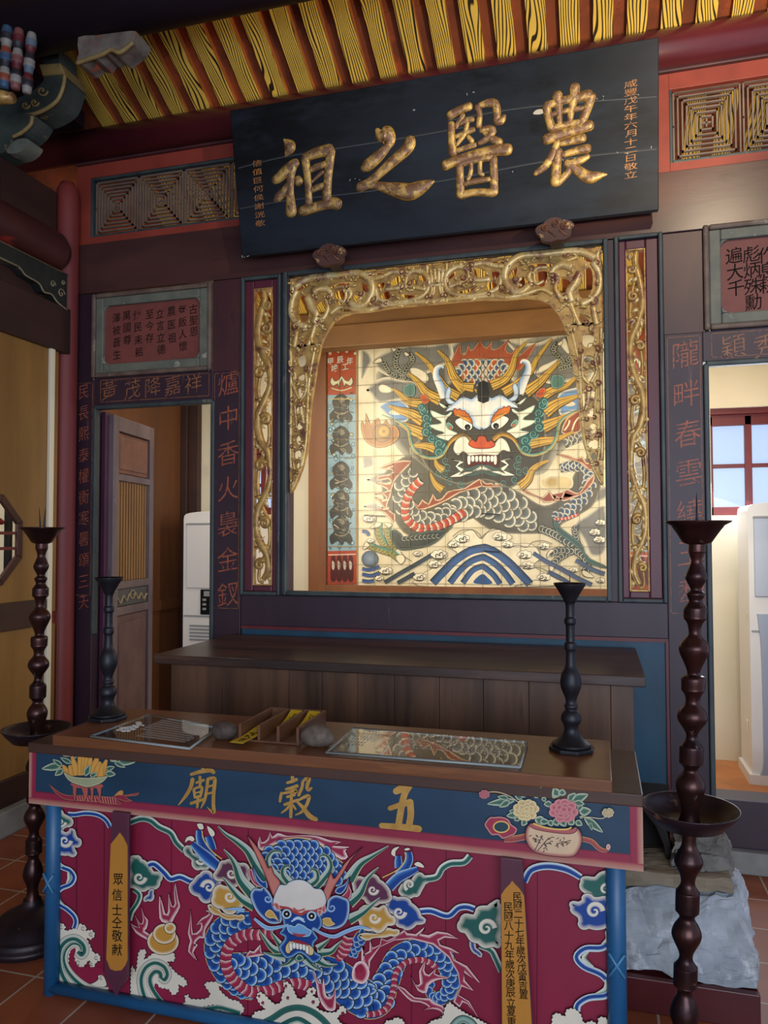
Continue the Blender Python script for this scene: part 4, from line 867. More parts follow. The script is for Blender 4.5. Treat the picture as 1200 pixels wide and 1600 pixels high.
# ---- dragon painting on the red panel
RED, RED2 = '8a1f3d', '7a1a34'
CR_, BLD, BLM, BLL = 'd9d0bb', '123f86', '2f69aa', 'b4cfdf'
GRD, GRL, PUR, GLD, PNK, PKD = '1f5a50', 'c6d2bf', '5c2f48', 'b98d3c', 'ecc9c4', 'a03650'
INK = '1c1a22'
p = Paint(lambda x, y: W(x, y, 2.1795), (0, -1, 0), .0004, .00003)
for x in (120, 163, 268, 388, 512, 644, 697, 840):    # plank seams
    p.line([(x, 1262+(x-68)*.105), (x-1, 1600)], .5, '3c1020', 0)
GBD = [(-1, CR_), (-.55, GRL), (-.2, GRD), (.5, GRD), (.8, '8aa898'), (1, CR_)]
BBD = [(-1, CR_), (-.6, BLL), (-.25, BLD), (.55, BLD), (.8, BLL), (1, CR_)]
def band(pts, hw, cols, out=True):
    pts = [q if len(q) > 2 else (q[0], q[1], hw) for q in pts]
    if out: p.ribbon([q[:2] for q in pts], [q[2]+.45 for q in pts], [(-1, INK), (1, INK)])
    p.ribbon([q[:2] for q in pts], [q[2] for q in pts], cols)
def cloud(pts, fill, sp=None, edge=CR_, w_=4.5, dr=1, a0=0):
    p.blob(pts, fill, edge, w_*1.7, INK, .5, lobes=(27, 3.6))
    if sp:
        (x, y), r = sp[0][:2], sp[1]
        p.spiral(x, y, r, 1.35, a0, r*.40, [(-1, fill), (-.3, edge), (.6, edge), (1, fill)], dr)
# waves, left
foam1 = T2([(145, 745), (138, 240), (165, 150), (215, 132), (258, 165), (248, 200), (300, 195), (345, 170), (390, 138), (448, 165), (450, 205), (500, 195), (532, 245), (490, 290), (455, 270), (490, 350), (520, 410), (568, 425), (582, 480), (545, 500), (520, 548), (480, 535), (480, 480), (420, 545), (365, 530), (338, 450), (345, 390), (300, 400), (290, 520), (350, 620), (440, 690), (330, 760)])
p.blob(foam1, CR_, None, out=INK, k=3, lobes=(6.5, 1.7))
p.poly(T2([(300, 400), (345, 365), (350, 400), (335, 450), (365, 530), (420, 548), (470, 545), (600, 560), (620, 690), (540, 715), (430, 690), (350, 620), (295, 520)]), RED, 3)
p.blob(T2([(465, 715), (520, 690), (560, 660), (560, 625), (600, 620), (625, 650), (640, 720), (560, 740)]), CR_, None, out=INK)
band(T2([(310, 765), (225, 640), (188, 500), (200, 370), (265, 292), (350, 275), (425, 330), (440, 400), (405, 440), (365, 405)]), 6, [(-1, 'b4b4a4'), (-.4, 'c8c8b6'), (-.1, GRD), (.6, GRD), (.85, GRL), (1, CR_)])
band(T2([(660, 755, 24), (540, 765, 34), (410, 705, 36), (300, 600, 32), (250, 490, 26), (262, 395, 22), (320, 335, 22), (380, 345, 20), (400, 395, 10)]), 5, [(-1, GRL), (-.6, GRD), (.0, GRD), (.3, CR_), (1, 'b9b4a2')])
for x, y, r in ((215, 165, 22), (420, 180, 22), (495, 235, 22), (545, 455, 22), (500, 515, 18), (375, 500, 26), (180, 690, 22), (590, 645, 18)):
    (q,) = T2([(x, y)]); p.spiral(q[0], q[1], r/6, 1.2, 1, .5, [(-1, INK), (1, INK)])
# second wave
p.blob([(205, 1562), (205, 1513), (209, 1511), (213, 1517), (216, 1490), (222, 1483), (229, 1486), (226, 1499), (240, 1489), (262, 1483), (273, 1491), (272, 1502), (262, 1503), (276, 1520), (288, 1528), (293, 1537), (286, 1542), (280, 1538), (279, 1549), (270, 1555), (264, 1546), (250, 1543), (244, 1536), (241, 1552), (260, 1570), (240, 1582), (215, 1577)], CR_, None, out=INK, k=3, lobes=(6.5, 1.7))
p.poly([(243, 1536), (250, 1543), (264, 1547), (272, 1556), (300, 1560), (310, 1572), (285, 1577), (262, 1570), (243, 1553)], RED, 3)
band([(236, 1580), (224, 1555), (219.5, 1530), (227, 1511), (242, 1503), (257, 1509), (263, 1522), (258, 1532), (251, 1527)], 5.5, [(-1, 'b4b4a4'), (-.4, 'c8c8b6'), (-.1, GRD), (.6, GRD), (.85, GRL), (1, CR_)])
# foam crest, middle left
p.blob(T4([(205, 1030), (265, 965), (258, 905), (300, 892), (312, 930), (400, 938), (480, 930), (525, 885), (468, 800), (490, 762), (600, 758), (682, 770), (670, 812), (612, 812), (660, 880), (740, 940), (820, 960), (880, 1040), (850, 1090), (800, 1115), (700, 1030), (560, 1000), (400, 1030)]), CR_, None, out=INK, k=3, lobes=(6.5, 1.7))
band([(375, 1584), (355, 1578), (340, 1575), (318, 1578), (295, 1583), (270, 1578), (250, 1563), (236, 1542), (234, 1527), (242, 1517), (251, 1519), (253, 1528)], 4.6, [(-1, CR_), (-.5, 'b9b4a2'), (-.2, GRD), (.7, GRD), (1, GRL)])
p.blob(T4([(330, 1180), (480, 1130), (600, 1060), (700, 1085), (830, 1110), (900, 1200), (600, 1200)]), CR_, None, out=INK, k=3, lobes=(6.5, 1.7))
# body
DB = '174a8e'
SC = [BLD, BLM, BLL, INK]
def bands(path, hw, n, c0='9c2844', c1='e3bcb4'):
    q = cr([(a[0], a[1], (a[2] if len(a) > 2 else hw)) for a in path], False, 8); L = [0]
    for a, b_ in zip(q, q[1:]): L.append(L[-1]+math.hypot(b_[0]-a[0], b_[1]-a[1]))
    P = []; C = []; fs = []; T = L[-1]
    p.ribbon([a[:2] for a in q], [a[2]+.6 for a in q], [(-1, INK), (1, INK)], 0)
    def at(d):
        for i in range(len(L)-1):
            if L[i+1] >= d:
                t = (d-L[i])/max(L[i+1]-L[i], 1e-6); a, b_ = q[i], q[i+1]; dx, dy = b_[0]-a[0], b_[1]-a[1]; l_ = math.hypot(dx, dy) or 1
                return a[0]+dx*t, a[1]+dy*t, a[2]+(b_[2]-a[2])*t, -dy/l_, dx/l_, dx/l_, dy/l_
        a = q[-1]; b_ = q[-2]; dx, dy = a[0]-b_[0], a[1]-b_[1]; l_ = math.hypot(dx, dy) or 1
        return a[0], a[1], a[2], -dy/l_, dx/l_, dx/l_, dy/l_
    for k in range(n):
        for (f, c) in ((0.06, c1), (.5, c0), (.97, c0)):
            x, y, h, nx, ny, tx, ty = at(T*(k+f)/n); b_ = h*.28
            P += [(x+nx*h, y+ny*h), (x+tx*b_, y+ty*b_), (x-nx*h, y-ny*h)]; C += [c]*3
        o = k*9
        for r in (0, 3): fs += [(o+r, o+r+1, o+r+4, o+r+3), (o+r+1, o+r+2, o+r+5, o+r+4)]
    p._add(P, C, fs); p.up()
def scales_path(path, hws, r, base=DB, cols=SC, tilt=.0006, outline='d9bb62', gem='d8c07a', rev=0):
    q = cr([(a[0], a[1], h) for a, h in zip(path, hws)], False, 10)
    p.ribbon([a[:2] for a in q], [a[2]+.9 for a in q], [(-1, outline), (1, outline)], 0)
    p.ribbon([a[:2] for a in q], [a[2] for a in q], [(-1, base), (1, base)], 0)
    d = 0; k = 0; hz = p.h; p.lock = 1
    for a, b_ in zip(q, q[1:]):
        d += math.hypot(b_[0]-a[0], b_[1]-a[1]); rr = r*(.35+.65*min(1, a[2]/(r*1.9)))
        if d < rr*.80: continue
        d = 0; k += 1; an = math.atan2(b_[1]-a[1], b_[0]-a[0])+(pi if rev else 0); nx, ny = -math.sin(an), math.cos(an)
        n = max(1, int(round(2*a[2]/(rr*1.55))))
        for j in range(n):
            t = (j+.5+(.5 if k % 2 else 0))/n*2-1
            if t > 1-.6/n: continue
            p.scale(a[0]+nx*t*a[2], a[1]+ny*t*a[2], rr*1.12, an+random.uniform(-.12, .12), tilt, cols)
            if gem: p.disc(a[0]+nx*t*a[2]+math.cos(an)*rr*.2, a[1]+ny*t*a[2]+math.sin(an)*rr*.2, rr*.01, rr*.01, gem, 3)
    p.lock = 0; p.h = hz; p.up(); p.h += tilt*.6/1
scales_path([(392, 1436), (362, 1443), (341, 1462), (338, 1490), (350, 1520), (372, 1546), (396, 1556)], [12, 18, 18, 17, 15, 10, 6], 11.0)
scales_path([(356, 1504), (385, 1512), (430, 1516), (475, 1516), (520, 1524), (556, 1552), (585, 1562), (604, 1532), (624, 1494), (659, 1483), (690, 1496), (705, 1524), (700, 1551), (685, 1560), (671, 1549), (676, 1536)],
            [16, 24, 26, 26, 27, 29, 28, 20, 17, 16, 15.5, 14, 11, 9, 6, 3], 11.6)
scales_path([(586, 1450), (566, 1462), (556, 1480), (551, 1496)], [8, 9, 8, 5], 8)
bands([(545, 1462, 7), (541, 1476, 10), (535, 1490, 8), (527, 1500, 3)], 9, 5)
bands([(430, 1458), (407, 1460), (385, 1460), (364, 1471), (355, 1487), (354, 1507), (364, 1528), (385, 1546), (402, 1550), (422, 1547), (434, 1542), (449, 1538), (468, 1536), (486, 1541)], 8.6, 24)
bands([(572, 1585), (592, 1582), (605, 1573), (612, 1557), (616, 1540), (617, 1527), (623, 1513), (637, 1502), (657, 1499), (673, 1504), (683, 1513)], 4.6, 17)
# pink fins
def fin(pts, k=2): p.blob(pts, '962a46', 'f0d6ce', 6.5, '5a1628', .3, k)
fin(T5([(88, 215), (100, 130), (118, 110), (130, 170), (190, 135), (218, 58), (240, 112), (290, 75), (340, 82), (400, 102), (540, 95), (680, 100), (760, 120), (850, 150), (965, 165), (870, 205), (1040, 215), (1000, 260), (1030, 322), (960, 352), (830, 262), (700, 165), (540, 125), (410, 135), (280, 185), (130, 255)]))
fin(T8([(90, 360), (90, 220), (120, 300), (165, 270), (170, 170), (200, 240), (262, 210), (275, 150), (330, 172), (400, 140), (490, 72), (520, 102), (600, 112), (685, 43), (650, 112), (720, 122), (800, 85), (900, 100), (1000, 156), (870, 146), (815, 172), (830, 212), (930, 242), (1010, 292), (930, 286), (960, 350), (1080, 410), (1205, 572), (1050, 472), (1060, 545), (1142, 642), (1030, 602), (1000, 680), (1100, 740), (1190, 900), (1080, 765), (1040, 750), (1010, 800), (950, 745), (1012, 600), (992, 480), (905, 330), (760, 212), (560, 160), (400, 172), (265, 235), (175, 365), (160, 500)]), 1)
fin(T8([(8, 440), (40, 380), (110, 364), (162, 430), (166, 500), (135, 560), (90, 580), (20, 552), (0, 500)])); p.poly(T8([(28, 440), (85, 390), (112, 440), (85, 480), (70, 455), (52, 492)]), RED, 2)
fin(T8([(425, 598), (500, 622), (590, 702), (730, 712), (760, 742), (800, 762), (860, 792), (882, 880), (795, 905), (850, 870), (830, 832), (760, 812), (672, 822), (722, 792), (640, 752), (560, 742), (480, 672)]))
fin(T8([(550, 502), (600, 582), (640, 572), (630, 460), (692, 366), (680, 452), (722, 492), (795, 428), (780, 482), (850, 502), (922, 522), (800, 542), (722, 592), (702, 662), (620, 642)]))
fin(T6([(622, 608), (690, 712), (722, 742), (752, 688), (772, 852), (802, 892), (852, 872), (880, 780), (886, 960), (872, 1042), (780, 1040), (690, 900), (670, 760)]))
fin(T4([(572, 30), (475, 12), (515, 50), (440, 90), (382, 168), (432, 150), (420, 210), (350, 252), (338, 120), (322, -5), (318, 110), (296, 250), (320, 330), (298, 440), (402, 538), (352, 450), (402, 370), (372, 352), (420, 300), (470, 300), (480, 210), (522, 140)]))
fin(T2([(868, 128), (950, 172), (903, 38), (960, 132), (986, 102), (968, -30), (1000, 60), (1036, 102), (1022, 180), (1002, 202), (1062, 242), (1088, 312), (1075, 352), (1033, 342), (1055, 312), (1000, 272), (920, 222)]))
fin(T3([(0, 858), (40, 962), (62, 1042), (90, 1022), (95, 828), (130, 962), (160, 942), (150, 832), (166, 718), (200, 902), (218, 972), (160, 1082), (120, 1152), (60, 1142), (0, 1092)]))
fin(T4([(850, 462), (900, 482), (940, 425), (980, 440), (1050, 365), (1062, 440), (1100, 470), (1000, 492), (920, 497)]))
for a in ([(130, 255), (280, 185), (420, 132), (540, 123), (700, 168), (832, 268), (975, 385)],): p.line(T5(a), .7, 'd9bb62')
# hump behind the head
hz = T5([(60, 420), (60, 330), (140, 262), (285, 190), (425, 137), (545, 130), (700, 175), (830, 275), (965, 390), (1000, 470), (960, 580), (700, 640), (400, 620), (140, 520)])
p.poly(hz, DB, 3)
(hc,) = T5([(510, 420)]); p.lock = 1; h0 = p.h
for j in range(8):
    for i in range(12):
        x = hc[0]-70+12.5*i+(6.2 if j % 2 else 0); y = hc[1]-42+9.2*j
        if ((x-hc[0])/68)**2+((y-hc[1]-10)/50)**2 < 1.0: p.scale(x, y, 10.0, -.35+.012*(x-hc[0]), .0006, SC)
p.lock = 0; p.h = h0+.0005
# pearl
for x, y, rx, ry in ((256, 1470, 25, 21), (258, 1458, 18, 16), (267, 1449, 9.5, 9)):
    p.blob([(x+rx*math.cos(a), y+ry*math.sin(a)) for a in [2*pi*k/24 for k in range(24)]], 'b98636', 'e6dabb', 5.5, INK, .5, 0)
p.spiral(265, 1449, 6, 1.2, 0, 1.2, [(-1, 'e2d3b0'), (1, 'a87830')])
# clouds and ribbons
band(T1([(285, 128), (350, 132), (450, 118), (560, 132), (640, 180), (682, 250)]), 4, BBD)
cloud(T1([(165, 90), (200, 82), (235, 105), (250, 130), (300, 135), (328, 180), (325, 228), (290, 260), (245, 270), (235, 300), (190, 297), (165, 275)]), GRD, (T1([(222, 205)])[0], 7.5))
cloud(T1([(165, 310), (210, 278), (262, 300), (300, 260), (345, 278), (362, 320), (402, 350), (408, 400), (385, 440), (350, 447), (370, 482), (340, 524), (280, 526), (230, 506), (165, 475)]), BLD, (T1([(258, 378)])[0], 10))
band(T1([(168, 520), (182, 575), (235, 625), (305, 655), (345, 720), (310, 785), (225, 822), (172, 885), (192, 960), (272, 1012), (340, 1075), (362, 1135), (345, 1200)]), 4, BBD)
for s_ in ([(178, 535), (190, 580), (235, 622)], [(292, 668), (300, 730), (270, 775)], [(190, 880), (200, 930), (262, 985)]): p.ribbon(T1(s_), [2, 3.2, .6], [(-1, GRD), (.2, GRL), (1, CR_)])
cloud(T1([(860, 540), (920, 522), (962, 520), (1012, 560), (1030, 592), (1062, 620), (1092, 650), (1150, 680), (1172, 740), (1140, 802), (1080, 832), (1010, 852), (940, 832), (860, 802)]), GRD, (T1([(955, 722)])[0], 10))
band(T1([(905, 830), (958, 880), (940, 955), (885, 1040), (862, 1120)]), 4.2, GBD); cloud(T1([(1025, 870), (1080, 830), (1100, 880), (1060, 945), (1000, 940)]), BLD)
band([(204, 1284), (222, 1278), (237, 1281), (250, 1291), (268, 1300), (277, 1315), (290, 1328)], 5, GBD)
cloud(T3([(240, 360), (310, 338), (362, 400), (422, 440), (492, 490), (522, 550), (470, 592), (400, 592), (340, 532), (318, 470), (270, 420)]), GRD, (T3([(440, 482)])[0], 7.5), dr=-1, a0=3)
band([(233, 1351), (243, 1349), (258, 1362), (268, 1372), (283, 1369), (300, 1376), (312, 1374)], 5, BBD)
cloud(T3([(300, 740), (360, 702), (410, 620), (480, 598), (560, 620), (622, 700), (642, 740), (572, 830), (552, 922), (470, 922), (390, 872), (330, 812)]), BLD, (T3([(518, 765)])[0], 11), a0=pi)
# claws
def finger(path, ws, claw, F):
    q = F([(a[0], a[1]) for a in path]); s = (F([(100, 0)])[0][0]-F([(0, 0)])[0][0])/100
    band([(a[0], a[1], w_*s) for a, w_ in zip(q, ws)], 5, [(-1, BLL), (-.5, BLM), (.1, BLD), (.7, BLD), (1, BLL)])
    p.blob(F(claw), 'e2d8bc', 'f0ead6', 1.5, INK, .4)
finger([(560, 380), (535, 300), (510, 235)], [40, 42, 34], [(498, 128), (560, 168), (582, 212), (562, 242), (528, 222)], T3)
finger([(560, 470), (460, 350), (425, 260), (415, 175)], [50, 46, 42, 30], [(395, 110), (452, 108), (464, 160), (420, 164)], T3)
finger([(620, 560), (500, 460), (420, 385), (345, 312)], [55, 62, 48, 30], [(268, 306), (288, 250), (340, 233), (372, 266), (350, 292), (310, 280)], T3)
p.line(T3([(452, 182), (460, 262), (545, 385), (655, 472)]), .8, 'd9bb62')
finger([(440, 330), (440, 270), (440, 215)], [34, 36, 26], [(373, 200), (380, 160), (410, 136), (452, 130), (416, 172), (410, 222)], T7)
finger([(440, 400), (520, 300), (540, 240), (535, 180)], [42, 40, 38, 30], [(493, 152), (530, 138), (552, 155), (512, 168)], T7)
finger([(350, 510), (440, 420), (540, 372), (620, 335)], [52, 50, 40, 24], [(588, 290), (622, 270), (662, 290), (682, 326), (612, 312)], T7)
p.line(T7([(500, 180), (508, 245), (440, 340), (290, 418)]), .8, 'd9bb62')
cloud(T7([(430, 560), (465, 500), (490, 470), (560, 430), (640, 370), (720, 400), (762, 420), (722, 470), (652, 540), (622, 600), (540, 612)]), GRD, (T7([(545, 485)])[0], 9), a0=2)
band(T7([(700, 430), (800, 410), (850, 330), (930, 285), (1050, 275), (1110, 215)]), 5.5, GBD)
band(T7([(610, 740), (740, 728), (860, 770), (925, 768), (1000, 702), (1080, 690), (1150, 712)]), 5.2, BBD)
cloud(T7([(310, 660), (395, 590), (480, 600), (560, 630), (610, 700), (660, 760), (690, 830), (560, 892), (480, 905), (420, 852), (402, 782), (330, 712)]), BLD, (T7([(448, 742)])[0], 10))
for F, pur, gol, gol2, s1, s2 in ((T3, [(568, 600), (620, 560), (650, 488), (720, 470), (782, 510), (832, 498), (902, 520), (952, 600), (940, 692), (860, 742), (780, 762), (700, 722), (610, 692), (568, 650)],
        [(543, 850), (590, 770), (660, 728), (732, 770), (792, 800), (852, 860), (872, 950), (830, 1012), (740, 1042), (640, 1002), (560, 932)],
        [(498, 940), (560, 950), (680, 1030), (720, 1060), (850, 1040), (892, 1082), (820, 1114), (700, 1092), (600, 1062), (530, 1002)], (755, 622), (738, 862)),
       (T7, [(0, 500), (60, 410), (140, 402), (200, 388), (272, 420), (332, 500), (384, 560), (372, 622), (300, 662), (220, 682), (120, 642)],
        [(90, 680), (220, 692), (310, 678), (342, 730), (404, 780), (402, 852), (340, 882), (250, 932), (130, 902), (60, 832)],
        [(60, 940), (200, 940), (300, 900), (400, 888), (452, 922), (400, 972), (260, 972), (180, 1004), (100, 982)], (202, 532), (215, 792))):
    cloud(F(gol2), GLD, w_=3.5); cloud(F(pur), PUR, (F([s1])[0], 8)); cloud(F(gol), GLD, (F([s2])[0], 9))
# right side clouds and meander
cloud(T9([(130, 590), (150, 570), (190, 640), (215, 688), (170, 680)]), BLD, w_=3)
band(T9([(200, 620), (270, 650), (300, 700), (336, 782)]), 5, GBD)
cloud(T9([(333, 352), (280, 353), (228, 370), (182, 390), (160, 420), (100, 430), (63, 470), (75, 530), (120, 560), (150, 592), (200, 622), (260, 632), (333, 612)]), GRD, (T9([(242, 512)])[0], 13), w_=6, dr=-1)
band(T9([(478, 225, 22), (520, 150, 24), (620, 125, 24), (740, 145, 24), (830, 195, 20)]), 6, BBD)
cloud(T9([(1010, 172), (960, 165), (900, 190), (830, 200), (822, 250), (862, 300), (900, 330), (960, 352), (1014, 340)]), GRD, (T9([(985, 270)])[0], 9), dr=-1)
cloud(T9([(1014, 330), (940, 320), (890, 300), (840, 310), (820, 345), (765, 352), (760, 400), (810, 440), (808, 482), (850, 520), (930, 518), (1022, 500)]), BLD, (T9([(915, 405)])[0], 13), dr=-1, w_=5)
band(T9([(1005, 525), (1010, 590), (960, 635), (860, 640), (805, 690), (850, 750), (960, 800), (1012, 870), (990, 930), (880, 945), (815, 985), (805, 1030)]), 5.5, [(-1, CR_), (-.6, BLL), (-.2, BLD), (.5, BLD), (.8, BLL), (1, CR_)])
for s_ in ([(985, 535), (1000, 580), (960, 610)], [(880, 660), (850, 700), (910, 750)], [(985, 830), (985, 890), (920, 920)]): p.ribbon(T9(s_), [1, 4, .8], [(-1, GRD), (.2, GRL), (1, CR_)])
p.blob(T9([(650, 1120), (655, 1055), (690, 1040), (730, 1060), (740, 1020), (790, 1012), (832, 1050), (850, 1100), (900, 1088), (935, 1110), (940, 1070), (975, 1065), (1010, 1090), (1040, 1120), (1040, 1130), (650, 1130)]), CR_, None, out=INK, k=3, lobes=(6.5, 1.7))
# big wave in the middle and at right
p.blob(T6([(-10, 1230), (-10, 1070), (30, 1040), (112, 1020), (60, 970), (18, 890), (50, 828), (112, 860), (170, 920), (230, 962), (290, 932), (295, 870), (332, 800), (308, 742), (350, 713), (412, 770), (440, 832), (470, 892), (512, 902), (570, 862), (578, 800), (652, 778), (674, 830), (640, 872), (702, 900), (712, 960), (682, 1002), (760, 1042), (830, 1052), (900, 1042), (950, 978), (1002, 1012), (1000, 1062), (940, 1082), (912, 1122), (962, 1182), (1015, 1230)]), CR_, None, out=INK, k=3, lobes=(6.5, 1.7))
band(T6([(-10, 1215), (180, 1125), (330, 1030), (480, 1000), (620, 1040), (740, 1125), (830, 1225)]), 4.5, [(-1, '35695e'), (.2, GRD), (1, '35695e')])
band(T6([(250, 1225), (400, 1145), (500, 1135), (640, 1225)]), 4, [(-1, GRD), (.4, GRD), (1, GRL)])
for x, y, r in ((90, 945, 20), (50, 870, 16), (365, 890, 20), (345, 760, 18), (645, 935, 22), (630, 820, 16), (970, 1060, 22)):
    (q,) = T6([(x, y)]); p.disc(q[0], q[1], r/9, r/9, RED, 10); p.spiral(q[0], q[1], r/6, 1.1, 1, .5, [(-1, INK), (1, INK)])
p.blob(T8([(690, 990), (705, 960), (760, 908), (850, 880), (876, 790), (920, 738), (960, 768), (1060, 832), (1150, 880), (1205, 905), (1300, 1000), (690, 1000)]), CR_, None, out=INK, k=3, lobes=(6.5, 1.7))
p.blob(T8([(930, 990), (960, 900), (1040, 860), (1130, 890), (1190, 960), (1200, 1000)]), '8aa898', GRD, 4); p.blob(T8([(970, 1000), (1010, 930), (1060, 915), (1120, 960), (1130, 1000)]), GRD, GRL, 3)
p.blob(T8([(310, 960), (330, 910), (380, 905), (420, 880), (480, 900), (505, 950), (510, 1000), (320, 1000)]), CR_, None, out=INK, k=3, lobes=(6.5, 1.7))
# head: mane
MAN = [(-1, INK), (-.86, 'e0cf9a'), (-.7, GRD), (0, GRD), (.25, GRL), (.4, '6f988a'), (.55, CR_), (.7, '8ab0a4'), (.9, CR_), (1, INK)]
MANR = [(-t, c) for t, c in MAN[::-1]]
def strand(F, pts, hw, rev=0):
    hw *= 1.3; q = F(pts); n = len(q); p.ribbon(q, [hw*(1-.9*i/(n-1)) for i in range(n)], MANR if rev else MAN)
for a, hw, rv in (([(1130, 690), (1010, 520), (925, 380), (800, 275), (700, 210), (620, 130)], 8, 0), ([(980, 830), (860, 690), (812, 560), (762, 462), (678, 368)], 8.5, 0), ([(1000, 960), (870, 885), (780, 790), (720, 720), (664, 654)], 7, 0), ([(1060, 760), (1000, 640), (975, 540)], 5, 0)): strand(T3, a, hw, rv)
for a, hw in (([(-20, 440), (80, 290), (200, 212), (352, 118)], 7.5), ([(-20, 650), (80, 560), (150, 425), (258, 318)], 8), ([(-20, 810), (100, 745), (180, 680), (272, 600)], 7)): strand(T7, a, hw, 1)
for a, hw, rv in (([(330, 410), (200, 350), (110, 240), (48, 145)], 6, 0), ([(300, 330), (240, 250), (170, 150)], 5, 0), ([(340, 445), (220, 432), (95, 390)], 6, 1), ([(450, 455), (370, 520), (265, 548)], 5, 1), ([(555, 462), (640, 545), (745, 602)], 5, 0), ([(690, 400), (830, 385), (900, 320), (965, 255)], 6, 1), ([(690, 470), (800, 530), (910, 522)], 6, 1), ([(690, 350), (770, 290), (830, 235)], 5, 1)): strand(T6, a, hw, rv)
# ears, horns
for F, a in ((T5, [(0, 470), (40, 440), (70, 540), (130, 600), (180, 640), (60, 600)]), (T5, [(1060, 500), (1050, 600), (1075, 680), (1040, 760), (950, 740), (1020, 660)])): p.blob(F(a), PKD, PNK, 2.5, INK, .4)
p.blob(T5([(50, 400), (90, 480), (150, 560), (190, 560), (200, 640), (130, 620), (70, 540)]), BLD, BLL, 3); p.blob(T5([(1050, 520), (1000, 590), (920, 630), (900, 680), (960, 700), (1020, 640)]), BLD, BLL, 3)
strand(T5, [(390, 610), (240, 450), (205, 340), (255, 262), (330, 262), (345, 312)], 5.5); strand(T5, [(700, 625), (830, 470), (850, 380), (810, 305), (755, 305), (742, 350)], 5.5, 1)
strand(T5, [(440, 590), (370, 500), (372, 430), (420, 410), (440, 445)], 5.5); strand(T5, [(640, 600), (710, 540), (705, 465), (660, 445), (645, 480)], 5.5, 1)
HORN = 'c47a6c'
p.blob(T5([(-10, 95), (60, 165), (130, 260), (190, 380), (212, 432), (240, 400), (270, 490), (330, 560), (335, 650), (285, 730), (250, 700), (200, 565), (150, 445), (100, 335), (55, 235)]), HORN, 'a8443c', 3, INK, .5, 2)
p.blob(T5([(1188, 205), (1110, 275), (1000, 380), (920, 505), (885, 535), (862, 465), (820, 560), (790, 640), (765, 725), (825, 790), (855, 715), (905, 605), (985, 485), (1062, 345), (1135, 262)]), HORN, 'a8443c', 3, INK, .5, 2)
# cheeks
p.blob(T5([(22, 710), (60, 640), (130, 640), (165, 622), (225, 680), (262, 760), (285, 840), (345, 870), (352, 970), (310, 1005), (220, 1000), (140, 940), (95, 890), (55, 820)]), BLD, BLL, 5); p.spiral(*T5([(205, 745)])[0], 6.5, 1.2, 0, 2, [(-1, BLM), (0, BLL), (1, BLM)])
p.blob(T5([(1048, 770), (980, 725), (900, 708), (830, 755), (808, 850), (750, 890), (735, 975), (790, 1050), (900, 1062), (1000, 1015), (1048, 910)]), BLD, BLL, 5); p.spiral(*T5([(868, 838)])[0], 7, 1.2, pi, 2, [(-1, BLM), (0, BLL), (1, BLM)], -1)
for a in ([(172, 908), (210, 858), (252, 868), (292, 920), (324, 985), (270, 950), (220, 950)], [(738, 1045), (775, 950), (850, 940), (875, 980), (908, 1008), (830, 1035), (780, 1010)]): p.blob(T5(a), 'c9a052', 'efe3c4', 2, INK, .4)
# face
p.blob(T6([(300, -60), (380, -95), (600, -95), (720, -20), (745, 80), (700, 150), (645, 140), (698, 232), (655, 292), (668, 380), (730, 420), (722, 470), (640, 505), (560, 432), (490, 400), (420, 442), (350, 455), (298, 402), (268, 330), (310, 270), (330, 222), (275, 180), (318, 100)]), BLD, '7fb0d4', 4.5, INK, .6)
p.blob(T5([(300, 650), (330, 600), (390, 600), (420, 575), (490, 548), (570, 550), (640, 585), (690, 635), (760, 645), (805, 715), (808, 800), (745, 870), (640, 872), (560, 905), (480, 872), (400, 842), (330, 855), (262, 795), (270, 720)]), 'd6cfc2', 'b9cbd6', 3.5, INK, .5)
p.line(T5([(255, 800), (330, 830), (420, 845), (480, 880), (550, 905), (600, 880), (700, 870), (800, 830)]), 2.2, 'a8403c'); p.line(T5([(470, 840), (520, 870), (590, 850)]), 1.5, 'b45a50')
for a in ([(262, 795), (300, 860), (330, 850), (310, 790)], [(800, 800), (800, 890), (760, 860)], [(720, 860), (740, 925), (770, 870)]): p.blob(T5(a), 'b5605a', PNK, 1.5, None, .3)
for x, y in ((402, 902), (660, 922)):
    (q,) = T5([(x, y)]); p.disc(q[0], q[1], 8.2, 8.4, INK, 22); p.disc(q[0], q[1], 7.6, 7.8, 'e6e2d6', 22, '9fc0d8'); p.disc(q[0], q[1], 5.0, 5.2, '0e0e12', 20); p.disc(q[0], q[1], 1.6, 1.6, 'e6e2d6', 10)
for a in ([(450, 980), (520, 950), (590, 985)], [(470, 960), (520, 935), (580, 960)]): p.line(T5(a), 1.2, BLL)
p.blob(T6([(355, 115), (395, 82), (440, 98), (480, 66), (545, 88), (585, 118), (635, 150), (605, 212), (520, 220), (440, 200), (378, 172)]), '6fa0cc', 'a9cbe2', 3, INK, .5)
p.poly(T6([(415, 168), (480, 185), (568, 188), (520, 218), (455, 208)]), 'a8404a', 3)
p.blob(T6([(342, 325), (370, 280), (400, 262), (500, 285), (605, 305), (655, 355), (642, 415), (592, 415), (540, 365), (480, 338), (420, 362), (380, 402), (345, 382)]), 'd8bf8a', 'c9a860', 2, INK, .5)
p.poly(T6([(415, 265), (470, 248), (570, 285), (610, 310), (510, 292)]), '9c2438', 3)
for k in range(6):
    x = 385+36*k; y = 275+8*k*.8+(10 if k in (0, 5) else 0)
    p.blob(T6([(x, y), (x+32, y+4), (x+32, y+62+(18 if k in (0, 5) else 0)), (x+2, y+58+(18 if k in (0, 5) else 0))]), 'ece8dc', 'd0c8b8', 1, INK, .35, 2)
p.blob(T6([(448, 450), (470, 415), (500, 405), (535, 425), (545, 465), (500, 490), (465, 480)]), GRD, GRL, 3)
WHK = [(-1, INK), (-.8, '9cc0da'), (.3, '6d98c4'), (.8, 'b6d2e4'), (1, INK)]
